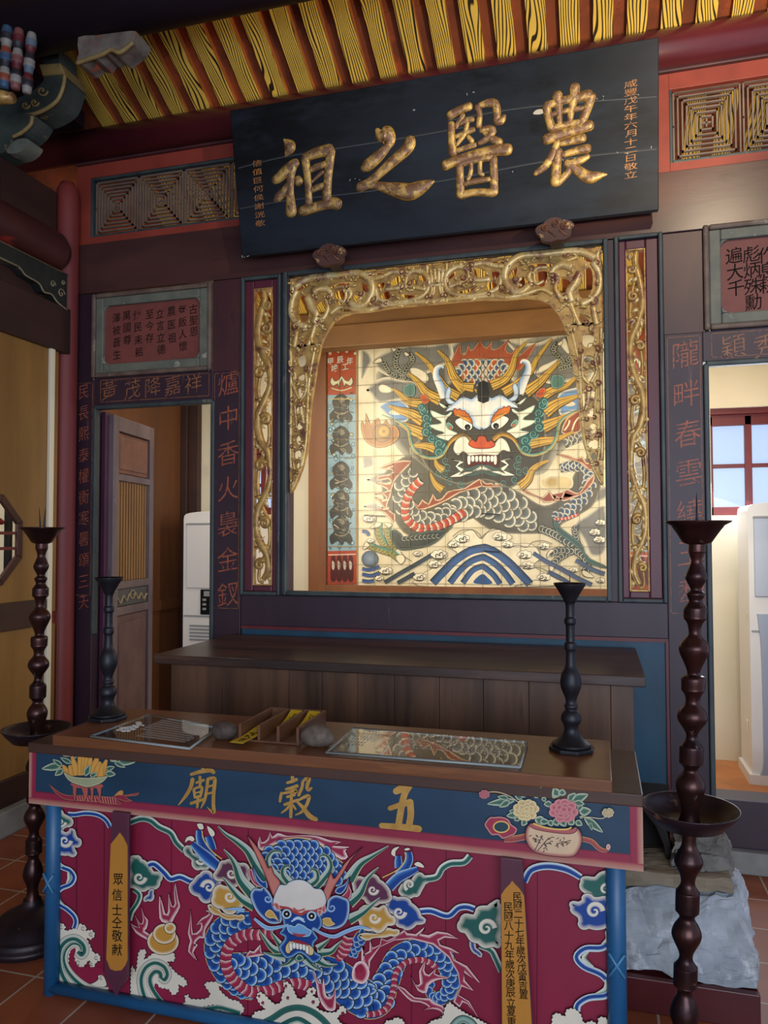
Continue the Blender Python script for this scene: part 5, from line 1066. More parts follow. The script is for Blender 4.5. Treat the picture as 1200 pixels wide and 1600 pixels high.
p.ribbon(T6([(380, 85), (280, 108), (140, 118), (0, 15)]), [2.2, 2.6, 3.6, 2], WHK); p.ribbon(T6([(640, 120), (760, 185), (880, 212), (1000, 160), (1150, 110), (1280, 130)]), [2, 2.6, 3.2, 3.2, 3, .5], WHK)
p.ribbon(T3([(900, 1000), (820, 985), (680, 985)]), [3, 3, .5], WHK)
p.build('dragon_painting', M['table_paint'], tb)

# ---- apron: red border, flower baskets, three gold characters
p = Paint(lambda x, y: W(x, y, YT-.0004), (0, -1, 0), .0003, .00003)
def wpx(X, Z, Y=YT):                     # world back to photograph, to run the border along the board edges
    c = V((X, Y, Z-EYE)); z = c.dot(_f); return (600+F_PX*c.dot(RT)/z, 800-F_PX*c.dot(UP)/z)
a0, a1, zb = -1.842, .106, .620
def strip(x0, x1, z0, z1, cols, horiz):
    n = len(cols); P = []; C = []
    for i, (t, c) in enumerate(cols):
        if horiz: P += [wpx(x0, z0+(z1-z0)*t), wpx(x1, z0+(z1-z0)*t)]
        else: P += [wpx(x0+(x1-x0)*t, z0), wpx(x0+(x1-x0)*t, z1)]
        C += [c, c]
    p._add(P, C, [(2*i, 2*i+1, 2*i+3, 2*i+2) for i in range(n-1)]); p.up()
BR = [(0, 'b08a78'), (.30, 'a8685c'), (.5, '8c2840'), (.85, '8c2840'), (1, '701f38')]
strip(a0, a1, zb, zb+.042, BR, True); strip(a0, a0+.028, zb+.02, .79, BR, False); strip(a1, a1-.034, zb+.02, .79, BR, False)
A1, A2 = ZM(60, 1160, 7.06), ZM(740, 1220, 5.217)
LF = ['c9cfae', '3f6b5a']
def leafp(F, a, b_, w_, c=LF):
    (x0, y0_), (x1, y1_) = F([a, b_]); dx, dy = x1-x0, y1_-y0_; L = math.hypot(dx, dy); nx, ny = -dy/L, dx/L
    pts = [(x0, y0_), (x0+dx*.3+nx*w_, y0_+dy*.3+ny*w_), (x0+dx*.65+nx*w_*.85, y0_+dy*.65+ny*w_*.85), (x1, y1_), (x0+dx*.65-nx*w_*.85, y0_+dy*.65-ny*w_*.85), (x0+dx*.3-nx*w_, y0_+dy*.3-ny*w_)]
    p.blob(pts, c[1], c[0], w_*.55, '1a2420', .25, 3); p.line([(x0, y0_), (x1-dx*.1, y1_-dy*.1)], .25, '1a2c26', 0)
# left: bowl of citrons on a feathered boat
p.blob(A1([(118, 455), (160, 490), (240, 550), (330, 580), (480, 580), (700, 590), (810, 600), (860, 565), (905, 530), (935, 535), (935, 580), (1110, 552), (1080, 590), (960, 600), (1045, 645), (960, 655), (860, 620), (920, 680), (800, 685), (640, 660), (420, 645), (290, 630), (200, 570), (140, 500)]), '8e2a40', 'b98a5a', 1.6, INK, .3, 2)
for k in range(16): p.line(A1([(440+28*k, 640+2.5*k), (425+28*k, 595+.5*k)]), .3, 'd8b884', 0)
p.poly(A1([(840, 590), (870, 555), (905, 530), (935, 535), (930, 580), (880, 580)]), 'c08a48', 2)
for a in ([(385, 440), (415, 450), (425, 520), (410, 640), (395, 640), (380, 540)], [(470, 480), (540, 480), (550, 560), (520, 650), (500, 650), (495, 560)], [(570, 490), (610, 480), (610, 560), (600, 660), (575, 655), (580, 560)], [(640, 490), (695, 470), (695, 560), (680, 660), (655, 650), (665, 570)]): p.blob(A1(a), 'a8564c', '8a3a40', 1.2, INK, .25, 3)
p.poly(A1([(375, 440), (700, 460), (695, 500), (600, 500), (540, 500), (430, 500), (378, 480)]), 'a8564c', 2)
for a, b_, w_ in (((360, 150), (185, 40), 6), ((270, 250), (38, 290), 6), ((270, 260), (160, 185), 4), ((370, 230), (245, 165), 4), ((280, 290), (185, 365), 5), ((415, 180), (385, 65), 4), ((610, 160), (700, 75), 5), ((800, 210), (905, 95), 6), ((880, 205), (1078, 212), 6), ((840, 210), (965, 275), 4), ((745, 300), (848, 265), 4), ((740, 340), (860, 348), 5)): leafp(A1, a, b_, w_)
for k, (x, y, tx, ty, w_) in enumerate(((330, 330, 275, 250, 5), (380, 340, 350, 250, 6), (430, 330, 375, 150, 6), (480, 330, 460, 95, 6), (510, 310, 500, 130, 5), (530, 310, 540, 150, 5), (560, 310, 590, 120, 5), (610, 320, 660, 150, 7), (640, 340, 690, 210, 6), (700, 340, 760, 190, 6), (690, 350, 720, 230, 5))):
    q = A1([(x, y+30), ((x+tx)/2, (y+ty)/2), (tx, ty)]); p.ribbon(q, [w_, w_*.8, w_*.35], [(-1, '9a6a28'), (-.6, 'd09a48'), (.6, 'd09a48'), (1, '9a6a28')])
leafp(A1, (520, 370), (575, 240), 5); leafp(A1, (575, 372), (655, 335), 4)
p.blob(A1([(285, 320), (380, 370), (540, 385), (700, 375), (775, 365), (740, 415), (680, 455), (560, 490), (460, 470), (360, 430), (310, 380)]), '9aa07a', 'd6cfa6', 2, INK, .4)
# right: pot of peonies with a ruyi sceptre
p.ribbon(A2([(880, 470), (960, 490), (1020, 545), (1070, 565), (1105, 550)]), [4, 4, 3.6, 3, 2], [(-1, 'd8b060'), (-.7, 'a85a48'), (.6, '8e3a40'), (1, 'c9907a')]); p.disc(*A2([(1098, 535)])[0], 3.4, 4.6, 'b87a68', 14, 'd8b8a8')
p.ribbon(A2([(250, 470), (320, 470), (430, 450)]), [5, 5, 5], [(-1, 'd8b060'), (-.7, 'a85a48'), (.6, '8e3a40'), (1, 'c9907a')])
p.blob(A2([(90, 350), (130, 295), (170, 290), (230, 288), (285, 310), (310, 350), (355, 385), (340, 430), (300, 450), (240, 470), (200, 440), (150, 440), (115, 400)]), '9a3044', 'd0a09a', 3, INK, .4)
p.disc(*A2([(227, 372)])[0], 13.2, 9.6, 'd8b060', 26); p.disc(*A2([(227, 372)])[0], 11, 7.6, '1f4048', 26)
for a, b_, w_ in (((430, 125), (300, 30), 8), ((400, 140), (335, 110), 5), ((340, 155), (110, 185), 6), ((290, 140), (195, 125), 4), ((300, 160), (210, 210), 5), ((430, 100), (380, 55), 5), ((545, 130), (550, 45), 6), ((520, 140), (500, 85), 4), ((560, 160), (590, 130), 4), ((680, 130), (640, 95), 5), ((690, 130), (655, 50), 7), ((720, 120), (725, 60), 6), ((770, 160), (832, 95), 6), ((800, 160), (935, 105), 7), ((820, 170), (905, 185), 5), ((845, 235), (890, 195), 4), ((860, 250), (960, 235), 7), ((870, 280), (890, 300), 3), ((900, 290), (1055, 415), 6), ((950, 330), (965, 400), 3), ((640, 180), (572, 185), 5), ((360, 245), (290, 240), 4), ((360, 270), (268, 280), 5), ((380, 295), (330, 315), 4), ((430, 310), (395, 360), 5), ((500, 300), (600, 340), 7), ((540, 320), (620, 330), 5), ((660, 300), (690, 360), 6), ((720, 310), (750, 365), 6), ((780, 310), (820, 350), 6), ((830, 320), (888, 355), 5), ((620, 310), (640, 365), 5)): leafp(A2, a, b_, w_)
p.line(A2([(120, 85), (200, 85), (290, 115), (365, 165)]), .6, 'd2c29a'); p.line(A2([(865, 285), (950, 290), (1040, 300), (1075, 285)]), .6, 'd2c29a')
def peony(F, x, y, r, c0, c1, seed):
    rnd = random.Random(seed)
    for ring, (f, n, pr) in enumerate(((.72, 9, .42), (.42, 7, .36), (.12, 3, .34))):
        for k in range(n):
            a = 2*pi*k/n+ring*.4+rnd.uniform(-.2, .2); (q,) = F([(x+r*f*math.cos(a)*1.12, y+r*f*math.sin(a)*.9)]); (q2,) = F([(x+r*(f+pr), y)]); rr = (F([(r*pr, 0)])[0][0]-F([(0, 0)])[0][0])
            p.disc(q[0], q[1], rr*1.05+.3, rr*.9+.3, INK, 12); p.disc(q[0], q[1], rr*1.05, rr*.9, c0, 12, c1)
peony(A2, 430, 230, 88, 'b89a5c', 'dcc794', 1); peony(A2, 735, 235, 98, '9e3c48', 'cf8a8a', 2); peony(A2, 1095, 250, 40, 'a8905c', 'd2c29a', 3); peony(A2, 92, 100, 36, '9e3040', 'c98084', 4)
p.blob(A2([(455, 345), (500, 335), (620, 375), (780, 385), (830, 365), (870, 400), (885, 470), (860, 550), (800, 605), (640, 600), (520, 575), (460, 530), (428, 460), (430, 390)]), 'cdb08e', '9a4048', 6, INK, .5)
p.blob(A2([(455, 345), (500, 332), (620, 372), (780, 382), (835, 362), (840, 395), (780, 420), (620, 405), (500, 380)]), 'a85a58', '8c3a44', 2, INK, .35); p.line(A2([(490, 335), (560, 360), (660, 380), (760, 382), (800, 365)]), 1.3, 'd8b060')
for a in ([(500, 555), (550, 460), (560, 430)], [(525, 555), (590, 480), (620, 450)]): p.line(A2(a), .6, '2a2018')
rnd = random.Random(5)
for k in range(46):
    bx, by = rnd.choice(((490, 440), (560, 450), (600, 490), (640, 460), (690, 500), (740, 490), (780, 480), (600, 540), (720, 450), (520, 470))); bx += rnd.uniform(-25, 25); by += rnd.uniform(-20, 20); a = rnd.uniform(-.6, 2.6)
    p.line(A2([(bx, by), (bx+26*math.cos(a), by+20*math.sin(a))]), .55, '2a2018', 0)
p.build('apron_painting', M['table_paint'], tb)
# gold characters, brush strokes traced one by one
p = Paint(lambda x, y: W(x, y, YT-.0015), (0, -1, 0), .0002, .00002)
A3 = ZM(270, 1180, 5); A4 = ZM(590, 1210, 4.74)
def strokes(F, lst, col):
    for s_ in lst:
        q = F([tuple(a) for a in s_])
        if len(q) == 1: p.disc(q[0][0], q[0][1], q[0][2], q[0][2], col, 14); continue
        p.ribbon([a[:2] for a in q], [a[2] for a in q], [(-1, col), (1, col)])
        for a in (q[0], q[-1]): p.disc(a[0], a[1], a[2], a[2], col, 12)
p.lock = 0
MIAO = [[(228, 60, 10), (240, 80, 18), (235, 105, 12)], [(145, 150, 12), (210, 130, 15), (290, 118, 17), (318, 132, 16)], [(155, 190, 16), (140, 250, 15), (100, 320, 13), (45, 388, 4)], [(212, 170, 12), (215, 215, 11), (210, 240, 9)], [(185, 215, 9), (210, 205, 11), (240, 195, 11)],
        [(165, 270, 11), (170, 300, 11), (172, 330, 9)], [(168, 262, 9), (200, 250, 10), (228, 252, 12), (222, 300, 11), (215, 325, 9)], [(175, 295, 7), (218, 285, 7)], [(175, 330, 8), (218, 318, 8)], [(145, 375, 12), (190, 360, 12), (240, 345, 12)], [(198, 320, 10), (195, 370, 11), (192, 405, 10)],
        [(275, 190, 13), (265, 270, 12), (250, 350, 12), (222, 410, 5)], [(275, 185, 11), (310, 178, 14), (330, 190, 15), (322, 280, 14), (318, 380, 14), (322, 445, 14), (290, 425, 7), (270, 405, 3)], [(278, 245, 8), (312, 235, 9)], [(272, 300, 8), (310, 290, 9)]]
GU = [[(938, 125, 12), (935, 170, 13), (938, 205, 12)], [(895, 215, 10), (930, 205, 12), (965, 190, 13)], [(885, 265, 10), (930, 255, 13), (970, 240, 14)], [(850, 295, 10), (842, 330, 12), (838, 360, 10)], [(845, 300, 8), (900, 290, 11), (965, 275, 12), (950, 300, 10)], [(895, 325, 10), (950, 310, 11)], [(875, 385, 11), (930, 365, 12), (975, 350, 11)], [(928, 300, 10), (925, 380, 13), (922, 480, 13)], [(915, 385, 9), (890, 420, 10), (850, 450, 5)], [(940, 390, 8), (960, 420, 8)],
      [(1015, 210, 12), (1010, 250, 12), (985, 310, 12)], [(1020, 200, 10), (1055, 175, 15), (1065, 190, 15), (1050, 240, 14), (1060, 270, 14), (1085, 255, 8)], [(985, 350, 9), (1030, 325, 13), (1065, 320, 14), (1050, 380, 13), (1010, 440, 11), (960, 466, 4)], [(975, 365, 9), (1020, 410, 15), (1070, 475, 20), (1120, 500, 16)]]
WU_ = [[(356, 392, 11), (380, 380, 13), (402, 372, 10)], [(398, 376, 11), (384, 400, 11), (374, 440, 11), (364, 500, 11)], [(336, 448, 8), (366, 438, 9), (402, 428, 11)], [(402, 430, 11), (404, 468, 11), (398, 505, 11)], [(308, 505, 9), (350, 508, 10), (400, 512, 11), (430, 516, 11)]]
GC = 'c49a4e'
mat('leaf_gold', 'c49a4e', 'b0843e', 30, rough=.45, metal=.3)
for F_, s_ in ((A3, MIAO), (A3, GU), (ZM(450, 1050, 2.105), WU_)):
    p = Paint(lambda x, y: W(x, y, YT-.0015), (0, -1, 0), .0002, .00002); strokes(F_, s_, GC); p.build('gold_character', M['leaf_gold'], tb)

# hanging name tags in front of the table
def hang_tag(poly, gold, chars, label, tip=None):
    P = lambda q, Y: W(q[0], q[1], Y)
    c0 = P(poly[0], 2.17); r = empty('hanging_tag', (c0.x+.04, 2.1385, c0.z-.5), label, 'sign')
    MB().prism([P(q, 2.1265) for q in poly], (0, .012, 0)).build('tag_board', mat('tag_purple_'+str(len(MATS)), '5a2a3c', '4c2434', 5, rough=.45), r, .002)
    MB().prism([P(q, 2.1250) for q in gold], (0, .0018, 0)).build('gold_face', mat('tag_gold_'+str(len(MATS)), 'ba7f2e', 'a8702a', 4, (1, 1, .3), .45), r)
    mb = MB()
    for ch, (x, y), s_ in chars: text(mb, ch, W(x, y, 2.1248), s_, s_*1.02, lift=.0006, bold=.006)
    mb.build('lettering', M['ink'], r); return r
hang_tag([(175, 1268), (201, 1271), (199, 1528), (181, 1557), (163, 1523)], [(173, 1319), (181, 1309), (187, 1301), (193, 1309), (199, 1322), (199, 1500), (196, 1508), (190, 1516), (180, 1517), (172, 1514), (166, 1498), (169, 1420)],
    [(c_, (x, y), .036) for c_, x, y in zip('眾信士仝敬献', (184.5, 183, 183, 183, 183, 183), (1374, 1398, 1421, 1441, 1462, 1484))], 'ochre pointed board with six black characters, hanging left on the table front')
hang_tag([(782, 1340), (816, 1344), (836, 1640), (784, 1640)], [(783, 1398), (790, 1388), (797, 1381), (800, 1376), (804, 1381), (812, 1389), (819, 1400), (833, 1640), (785, 1640)],
    [(c_, (808+k*.66*1.4, 1401+k*13.9), .0235) for k, c_ in enumerate('民國二十七年歲次戊寅吉置')]+[(c_, (794+k*.45, 1417+k*14.9), .0245) for k, c_ in enumerate('民國八十九年歲次庚辰立夏重修')], 'ochre board with two columns of black writing, hanging right on the table front')
# ------------------------------------------------------------------ tiled dragon mural in the rear room
YM = 5.545
XC = W(753, 700, YM).x
mu = empty('tile_mural', (XC, YM, 1.06), 'framed tile wall painting of a dragon facing forward above blue waves, behind the opening', 'mural')
MX0 = W(512, 700, YM).x; MX1 = 2*XC-MX0; MZ0 = 1.150; MZ1 = 3.06
FX0 = W(483, 700, YM-.03).x; FX1 = 2*XC-FX0
MB().box((MX0, YM, MZ0), (MX1, YB, MZ1)).build('tile_ground', mat('tile_cream', 'ddd3b4', 'cfc29c', 7, rough=.35, spec=.5, c3='b8a67c', sc3=2.5, lo3=.55, hi3=.75), mu)
mb = MB().box((FX0, YM-.045, 1.055), (MX0, YB, MZ1+.05)).box((MX1, YM-.045, 1.055), (FX1, YB, MZ1+.05)).box((MX0, YM-.045, 1.055), (MX1, YB, MZ0)).box((MX0, YM-.045, MZ1), (MX1, YB, MZ1+.05))
mb.build('brown_frame', mat('frame_brown', '7a4c2a', '6a4024', 4, (2, 2, .3), .45, bump=.04), mu, .003)
vmat('mural_paint', .32, .14)
p = Paint(lambda x, y: W(x, y, YM), (0, -1, 0), .0004, .000012)
U1, U2, U3, U4 = ZM(560, 510, 6), ZM(750, 510, 6), ZM(560, 710, 6), ZM(750, 710, 6)
def mir(pts):
    out = []
    for q in pts:
        P = W(q[0], q[1], YM); a = wpx(2*XC-P.x, P.z, YM); out.append((a[0], a[1])+((q[2]*1.04,) if len(q) > 2 else ()))
    return out
CRM, OLV, GRY, RST, TEA, YEL, DKO = 'ddd3b4', '5a5646', '74736a', '9c5034', '3f6f68', 'c8963c', '4a4638'
def soft(pts, fill, w_=9, k=4, edge=CRM): q = p.poly(pts, fill, k); p.rim(q, w_, edge, fill)
def both(fn, pts, *a, **k): fn(pts, *a, **k); fn(mir(pts), *a, **k)
# thick smoke between the strands of hair
for a in ([(588, 585), (612, 560), (645, 540), (690, 545), (705, 590), (690, 640), (660, 652), (625, 640), (600, 615)], [(612, 650), (640, 640), (668, 655), (668, 700), (650, 722), (625, 705), (610, 680)], [(640, 700), (668, 690), (690, 720), (680, 745), (655, 740)]):
    soft(a, '5f5d52', 11, 4, 'a8a48e'); soft(mir(a), '5f5d52', 11, 4, 'a8a48e')
for a in ([(700, 545), (730, 525), (780, 525), (812, 545), (800, 560), (755, 548), (715, 560)],): soft(a, '6a6a62', 7, 4)
# smoke and sky
for F, a in ((U1, [(20, 230), (110, 245), (135, 330), (100, 400), (60, 470), (20, 480)]), (U1, [(150, 290), (300, 215), (480, 165), (660, 170), (850, 150), (880, 300), (700, 420), (480, 480), (330, 480), (210, 430), (150, 360)]), (U1, [(60, 590), (230, 480), (420, 500), (620, 560), (640, 700), (420, 690), (200, 730), (110, 640)]),
    (U2, [(250, 140), (420, 160), (560, 150), (700, 95), (920, 70), (940, 450), (760, 530), (600, 520), (430, 350)]), (U3, [(30, 20), (130, 10), (160, 80), (130, 130), (40, 140)]), (U3, [(60, 240), (180, 170), (330, 120), (360, 280), (200, 300)]), (U3, [(30, 490), (150, 440), (260, 500), (170, 550)]), (U4, [(880, 660), (1000, 560), (1180, 480), (1190, 900), (1040, 960), (960, 800)]), (U4, [(900, 420), (1050, 330), (1190, 300), (1190, 420), (1000, 480)])):
    soft(F(a), GRY if F is not U3 else '9a968a', 6)
for F, a in ((U1, [(195, 745), (300, 690), (420, 700), (480, 780), (470, 870), (400, 905), (300, 860), (230, 800)]), (U2, [(735, 640), (850, 585), (945, 595), (950, 780), (860, 800), (760, 835), (735, 750)])): soft(F(a), '6c92ba', 4); soft([(x+(random.random()-.5)*2, y+2) for x, y in F([(sum(q[0] for q in a)/len(a)+60*math.cos(t), sum(q[1] for q in a)/len(a)+25*math.sin(t)) for t in (0, 1, 2, 3, 4, 5)])], CRM, 2)
for F, a in ((U1, [(480, 400), (530, 385), (600, 410), (640, 440), (660, 500), (600, 540), (520, 500)]), (U1, [(185, 570), (230, 540), (330, 590), (290, 625), (210, 620)]), (U2, [(520, 450), (560, 380), (640, 340), (760, 290), (640, 400)]), (U2, [(750, 170), (800, 110), (840, 230), (850, 290)])): p.blob(F(a), CRM, GRY, 2, '6a665a', .3)
# dark mass behind the head and the coils
soft([(655, 655), (668, 620), (700, 600), (728, 572), (780, 572), (806, 600), (838, 620), (852, 650), (852, 700), (838, 735), (800, 762), (755, 772), (705, 762), (668, 732), (655, 700)], DKO, 4, edge='8a8670')
soft([(598, 745), (615, 725), (642, 712), (680, 740), (720, 755), (760, 748), (810, 768), (850, 790), (885, 770), (900, 735), (935, 700), (942, 740), (930, 785), (905, 805), (880, 818), (862, 832), (800, 834), (762, 826), (720, 800), (700, 832), (640, 838), (612, 805), (598, 775)], OLV, 3, edge='8a8268')
# scales along the coils
SCM = ['5f6358', '6d7370', 'e9e2c6', '6a6450']; SCB = ['3a4a60', '5a7088', 'e9e2c6', '6a6450']
def mscales(path, hws, r, cols, rev=0): scales_path(path, hws, r, '57554a', cols, .0006, '6a6450', None, rev)
mscales([(648, 735), (632, 758), (630, 785), (645, 806), (672, 814), (700, 800), (730, 785)], [14, 15, 15, 15, 14, 14, 12], 9.2, SCM)
mscales([(690, 812), (720, 795), (745, 780), (775, 785), (805, 800), (832, 822)], [10, 20, 27, 28, 25, 14], 10.5, SCM)
mscales([(862, 812), (885, 800), (908, 780), (922, 752), (918, 730), (895, 728), (875, 732)], [8, 11, 11, 11, 9, 8, 6], 7, SCB)
mscales([(880, 692), (900, 682), (925, 678)], [9, 10, 9], 6.5, SCM)
# top of the head: scales and red flame crest
p.blob([(705, 568), (710, 553), (719, 536), (721, 551), (727, 554), (731.5, 538), (736, 548), (743, 541), (750, 532), (753, 536), (760, 544), (770.5, 531), (768, 546), (780, 543), (796, 529), (790, 546), (799, 552), (809, 541), (806, 557), (815, 553), (822, 546), (838, 536), (828, 556), (818, 572), (808, 580), (795, 571), (780, 565), (755, 561), (730, 565), (712, 574)], RST, 'd8b088', 1.6, '5a2a1c', .3, 2)
hz = p.h; p.lock = 1
for j in range(5):
    for i in range(9):
        x, y = 716+9.6*i+(4.8 if j % 2 else 0), 568+7*j
        if ((x-756)/44)**2+((y-582)/21)**2 < 1: p.scale(x, y, 8, -.4 if x < 756 else -2.7, .0006, SCB if (i+j) % 3 else ['a8502e', 'b8643c', 'e6dec0', '8a805e'])
p.lock = 0; p.h = hz+.0006
# red flames along the coils
def flame(pts, k=2): p.blob(pts, '8e4a30', 'e6cda4', 3.2, '5a2e20', .25, k)
flame(U3([(500, 60), (330, 68), (198, 130), (315, 148), (300, 182), (190, 200), (178, 250), (282, 232), (295, 270), (168, 262), (240, 312), (275, 342), (158, 370), (240, 382), (255, 422), (148, 400), (245, 500), (160, 505), (250, 555), (330, 640), (345, 560), (268, 500), (300, 400), (340, 250), (430, 150)]))
for q in ([(330, 110), (270, 130)], [(330, 170), (270, 200)], [(310, 260), (250, 280)], [(300, 340), (230, 360)], [(290, 420), (220, 440)], [(290, 500), (230, 520)]): p.line(U3(q), 1.0, 'e2c49c', 0)
flame(U3([(520, 432), (560, 482), (600, 420), (655, 462), (700, 368), (730, 422), (782, 410), (832, 350), (902, 330), (1002, 312), (1132, 228), (1195, 282), (1100, 322), (952, 362), (852, 422), (702, 490), (560, 524)]))
flame(U4([(380, 318), (440, 372), (540, 402), (605, 452), (682, 442), (722, 402), (782, 442), (862, 412), (962, 372), (1062, 270), (1072, 188), (1000, 250), (938, 352), (882, 352), (800, 318), (762, 402), (702, 422), (650, 338), (592, 402), (500, 372), (428, 330)]))
flame(U4([(720, -5), (830, 10), (900, 40), (960, 20), (1000, 80), (1050, 70), (1070, 140), (1020, 150), (960, 95), (880, 60), (780, 25)]))
flame(U4([(0, 235), (60, 270), (110, 265), (140, 290), (190, 270), (220, 300), (120, 310), (20, 305)]))
for a in ([(760, 990), (800, 880), (850, 830), (950, 790), (960, 960), (880, 1010), (820, 1020)],): flame(U2(a), 2)
for a in ([(790, 980), (830, 920), (840, 880)], [(860, 985), (890, 900), (930, 850)]): p.line(U2(a), 1.2, 'e2d6b0')
soft(U4([(560, 240), (620, 210), (760, 190), (860, 220), (870, 300), (800, 340), (680, 340), (580, 310)]), 'cdbb88', 4); p.blob(U4([(620, 250), (660, 215), (720, 230), (720, 290), (660, 305), (625, 285)]), 'b39a5c', CRM, 2, '7a6a40', .3)
# banded belly
bands(U3([(590, 240), (520, 305), (470, 385), (440, 480), (440, 565), (485, 640), (570, 690), (680, 695), (790, 655), (900, 600), (990, 540)]), 6.4, 17, 'b5482c', 'e6dcc0')
bands(U4([(690, 610), (760, 605), (830, 595), (920, 560)]), 2.2, 7, 'b5482c', 'e6dcc0')
# hair
HA = [(-1, '3a3424')]+[(-.86+.215*k, c) for k, c in enumerate(['c8963c', 'd8b050', '6a5228', 'd8b050', 'a87c30', 'e0c060', '5a4824', 'd0a040', '4a3e20'])]+[(1, '3a3424')]
def hair(pts, hw):
    n = len(pts); hw *= 1.4; p.ribbon(pts, [hw*(1-.85*i/(n-1))**.8 for i in range(n)], HA)
for a, hw in (([(1000, 600), (900, 480), (860, 380), (820, 300), (745, 225)], 6.5), ([(940, 660), (830, 590), (740, 470), (650, 340), (535, 245)], 6), ([(770, 690), (640, 620), (560, 520), (465, 435)], 7), ([(600, 720), (470, 700), (400, 640), (325, 585)], 6), ([(610, 880), (500, 820), (400, 790), (285, 745)], 8), ([(620, 1010), (500, 960), (440, 930), (385, 915)], 8), ([(770, 1160), (640, 1120), (490, 1115)], 7), ([(1080, 570), (1000, 560), (940, 540), (880, 470)], 6), ([(1140, 630), (1090, 590)], 3)):
    hair(U1(a), hw)
for a, hw in (([(110, 560), (230, 500), (300, 400), (340, 260), (435, 150)], 6.5), ([(225, 625), (350, 545), (470, 430), (540, 300), (675, 115)], 6), ([(430, 625), (560, 525), (640, 440), (775, 300)], 7), ([(595, 655), (700, 595), (810, 560), (925, 455)], 6), ([(610, 810), (720, 730), (820, 690), (930, 650)], 8), ([(590, 950), (720, 890), (825, 830)], 8), ([(440, 1110), (600, 1080), (720, 1060), (880, 990)], 7)): hair(U2(a), hw)
for F, a, hw in ((U3, [(790, 330), (720, 270), (675, 170)], 5), (U4, [(375, 305), (450, 240), (490, 150), (570, 90), (650, 60)], 6), (U3, [(800, 150), (740, 100), (720, 40)], 5)): hair(F(a), hw)
# teal curls round the jaw
for x, y, r in ((610, 790, 8), (640, 860, 8), (650, 930, 8), (640, 990, 8), (690, 1050, 8), (760, 1100, 9), (760, 1180, 9), (590, 760, 6)):
    for q in (U1([(x, y)])[0], mir(U1([(x, y)]))[0]): p.disc(q[0], q[1], r, r, '2f5a54', 16); p.spiral(q[0], q[1], r*.9, 1.6, 0, .7, [(-1, '7fb0a4'), (1, '7fb0a4')])
for x, y in ((820, 60), (840, 120), (820, 180), (760, 170), (960, 280), (860, 250)):
    for q in (U3([(x, y)])[0], mir(U3([(x, y)]))[0]): p.spiral(q[0], q[1], 6, 1.6, 1, .6, [(-1, '5f948a'), (1, '5f948a')])
def both_blob(pts, fill, edge, w_=2, ow=.35, k=3): p.blob(pts, fill, edge, w_, '3a382e', ow, k); p.blob(mir(pts), fill, edge, w_, '3a382e', ow, k)
def both_rib(pts, ws, cols):
    p.ribbon(pts, ws, cols); p.ribbon(mir(pts), ws, [(-t, c) for t, c in cols[::-1]])
# beads of red at the ears, horns
both_blob(U1([(580, 650), (620, 640), (670, 690), (640, 725), (600, 715)]), 'b8502c', 'd88a5a')
HN = [(-1, '4a4a44'), (-.85, 'e6e2d2'), (-.2, 'd8dcd8'), (.5, '92b0cc'), (.85, '7898b8'), (1, '4a4a44')]
both_rib(U1([(815, 670), (770, 560), (730, 470), (735, 400), (775, 375), (795, 395)]), [8, 7, 5.6, 4.4, 3, 1.5], HN)
both_blob(U1([(820, 610), (850, 565), (872, 600), (862, 680), (930, 720), (850, 730), (815, 680)]), 'c4d4e0', '8aa8c6', 3)
# cheek fins
both_blob(U1([(745, 705), (800, 770), (885, 750), (822, 832), (700, 790), (672, 792), (700, 850), (780, 905), (665, 925), (720, 970), (805, 1000), (722, 1025), (790, 1060), (862, 1072), (940, 1010), (852, 960), (822, 880), (884, 800)]), 'e8e4cc', '8ab4a0', 2.5)
both_blob(U1([(820, 920), (850, 900), (890, 940), (880, 970), (840, 960)]), '5f9484', 'a8c8b0'); both_blob(U1([(848, 945), (868, 935), (880, 965), (860, 968)]), 'b8623a', 'd89a6a', 1)
# brow, eyes
both_blob(U1([(1165, 660), (1100, 650), (1060, 682), (985, 658), (920, 700), (850, 760), (820, 800), (880, 790), (1000, 800), (1060, 870), (1080, 940), (1165, 950)]), 'dde0d8', '8fb2d4', 6, .4)
p.blob([(744, 640), (748, 628), (762, 628), (766, 640), (763, 665), (755, 668), (747, 664)], 'e4e2d2', None, 0, None)
both_blob(U1([(905, 890), (940, 862), (980, 858), (1040, 890), (1072, 930), (1052, 972), (985, 972), (930, 932)]), 'ece8d6', 'c8ccc0', 1.5, .6)
both_blob(U1([(888, 790), (905, 768), (930, 782), (950, 770), (970, 788), (1000, 790), (1015, 815), (1035, 820), (1045, 850), (1060, 865), (1072, 915), (1010, 885), (950, 852), (905, 840)]), 'c8702c', '8a3018', 2, .3); both_blob(U1([(910, 825), (960, 835), (1020, 860), (1060, 905), (1010, 885), (950, 855)]), 'e0a848', 'c8702c', 1.5, .2)
for q in (U1([(1024, 945)])[0], mir(U1([(1024, 945)]))[0]): p.disc(q[0], q[1], 4.6, 4.6, '1c1814', 18); p.disc(q[0]+.6, q[1]+1, 1.6, 1.6, '6a6050', 10)
p.blob([(747, 553+45), (764, 553+45), (764, 627), (747, 627)], '2c2c26', '4a4a40', 2, None, .3, 2)
# moustache
both_rib([(736, 688), (722, 680), (706, 688), (698, 700)], [4.5, 4.5, 3.5, 2.5], [(-1, '3a382e'), (-.7, 'd0a040'), (.3, '8a6a30'), (1, '3a382e')])
both_rib([(700, 697), (690, 712), (672, 716), (652, 708), (642, 692), (638, 672), (624, 660), (597, 648)], [2.4, 2.6, 2.6, 2.8, 3, 2.8, 2, .6], [(-1, '3a382e'), (-.7, 'c8a850'), (.1, '7fa088'), (.8, '4f8478'), (1, '3a382e')])
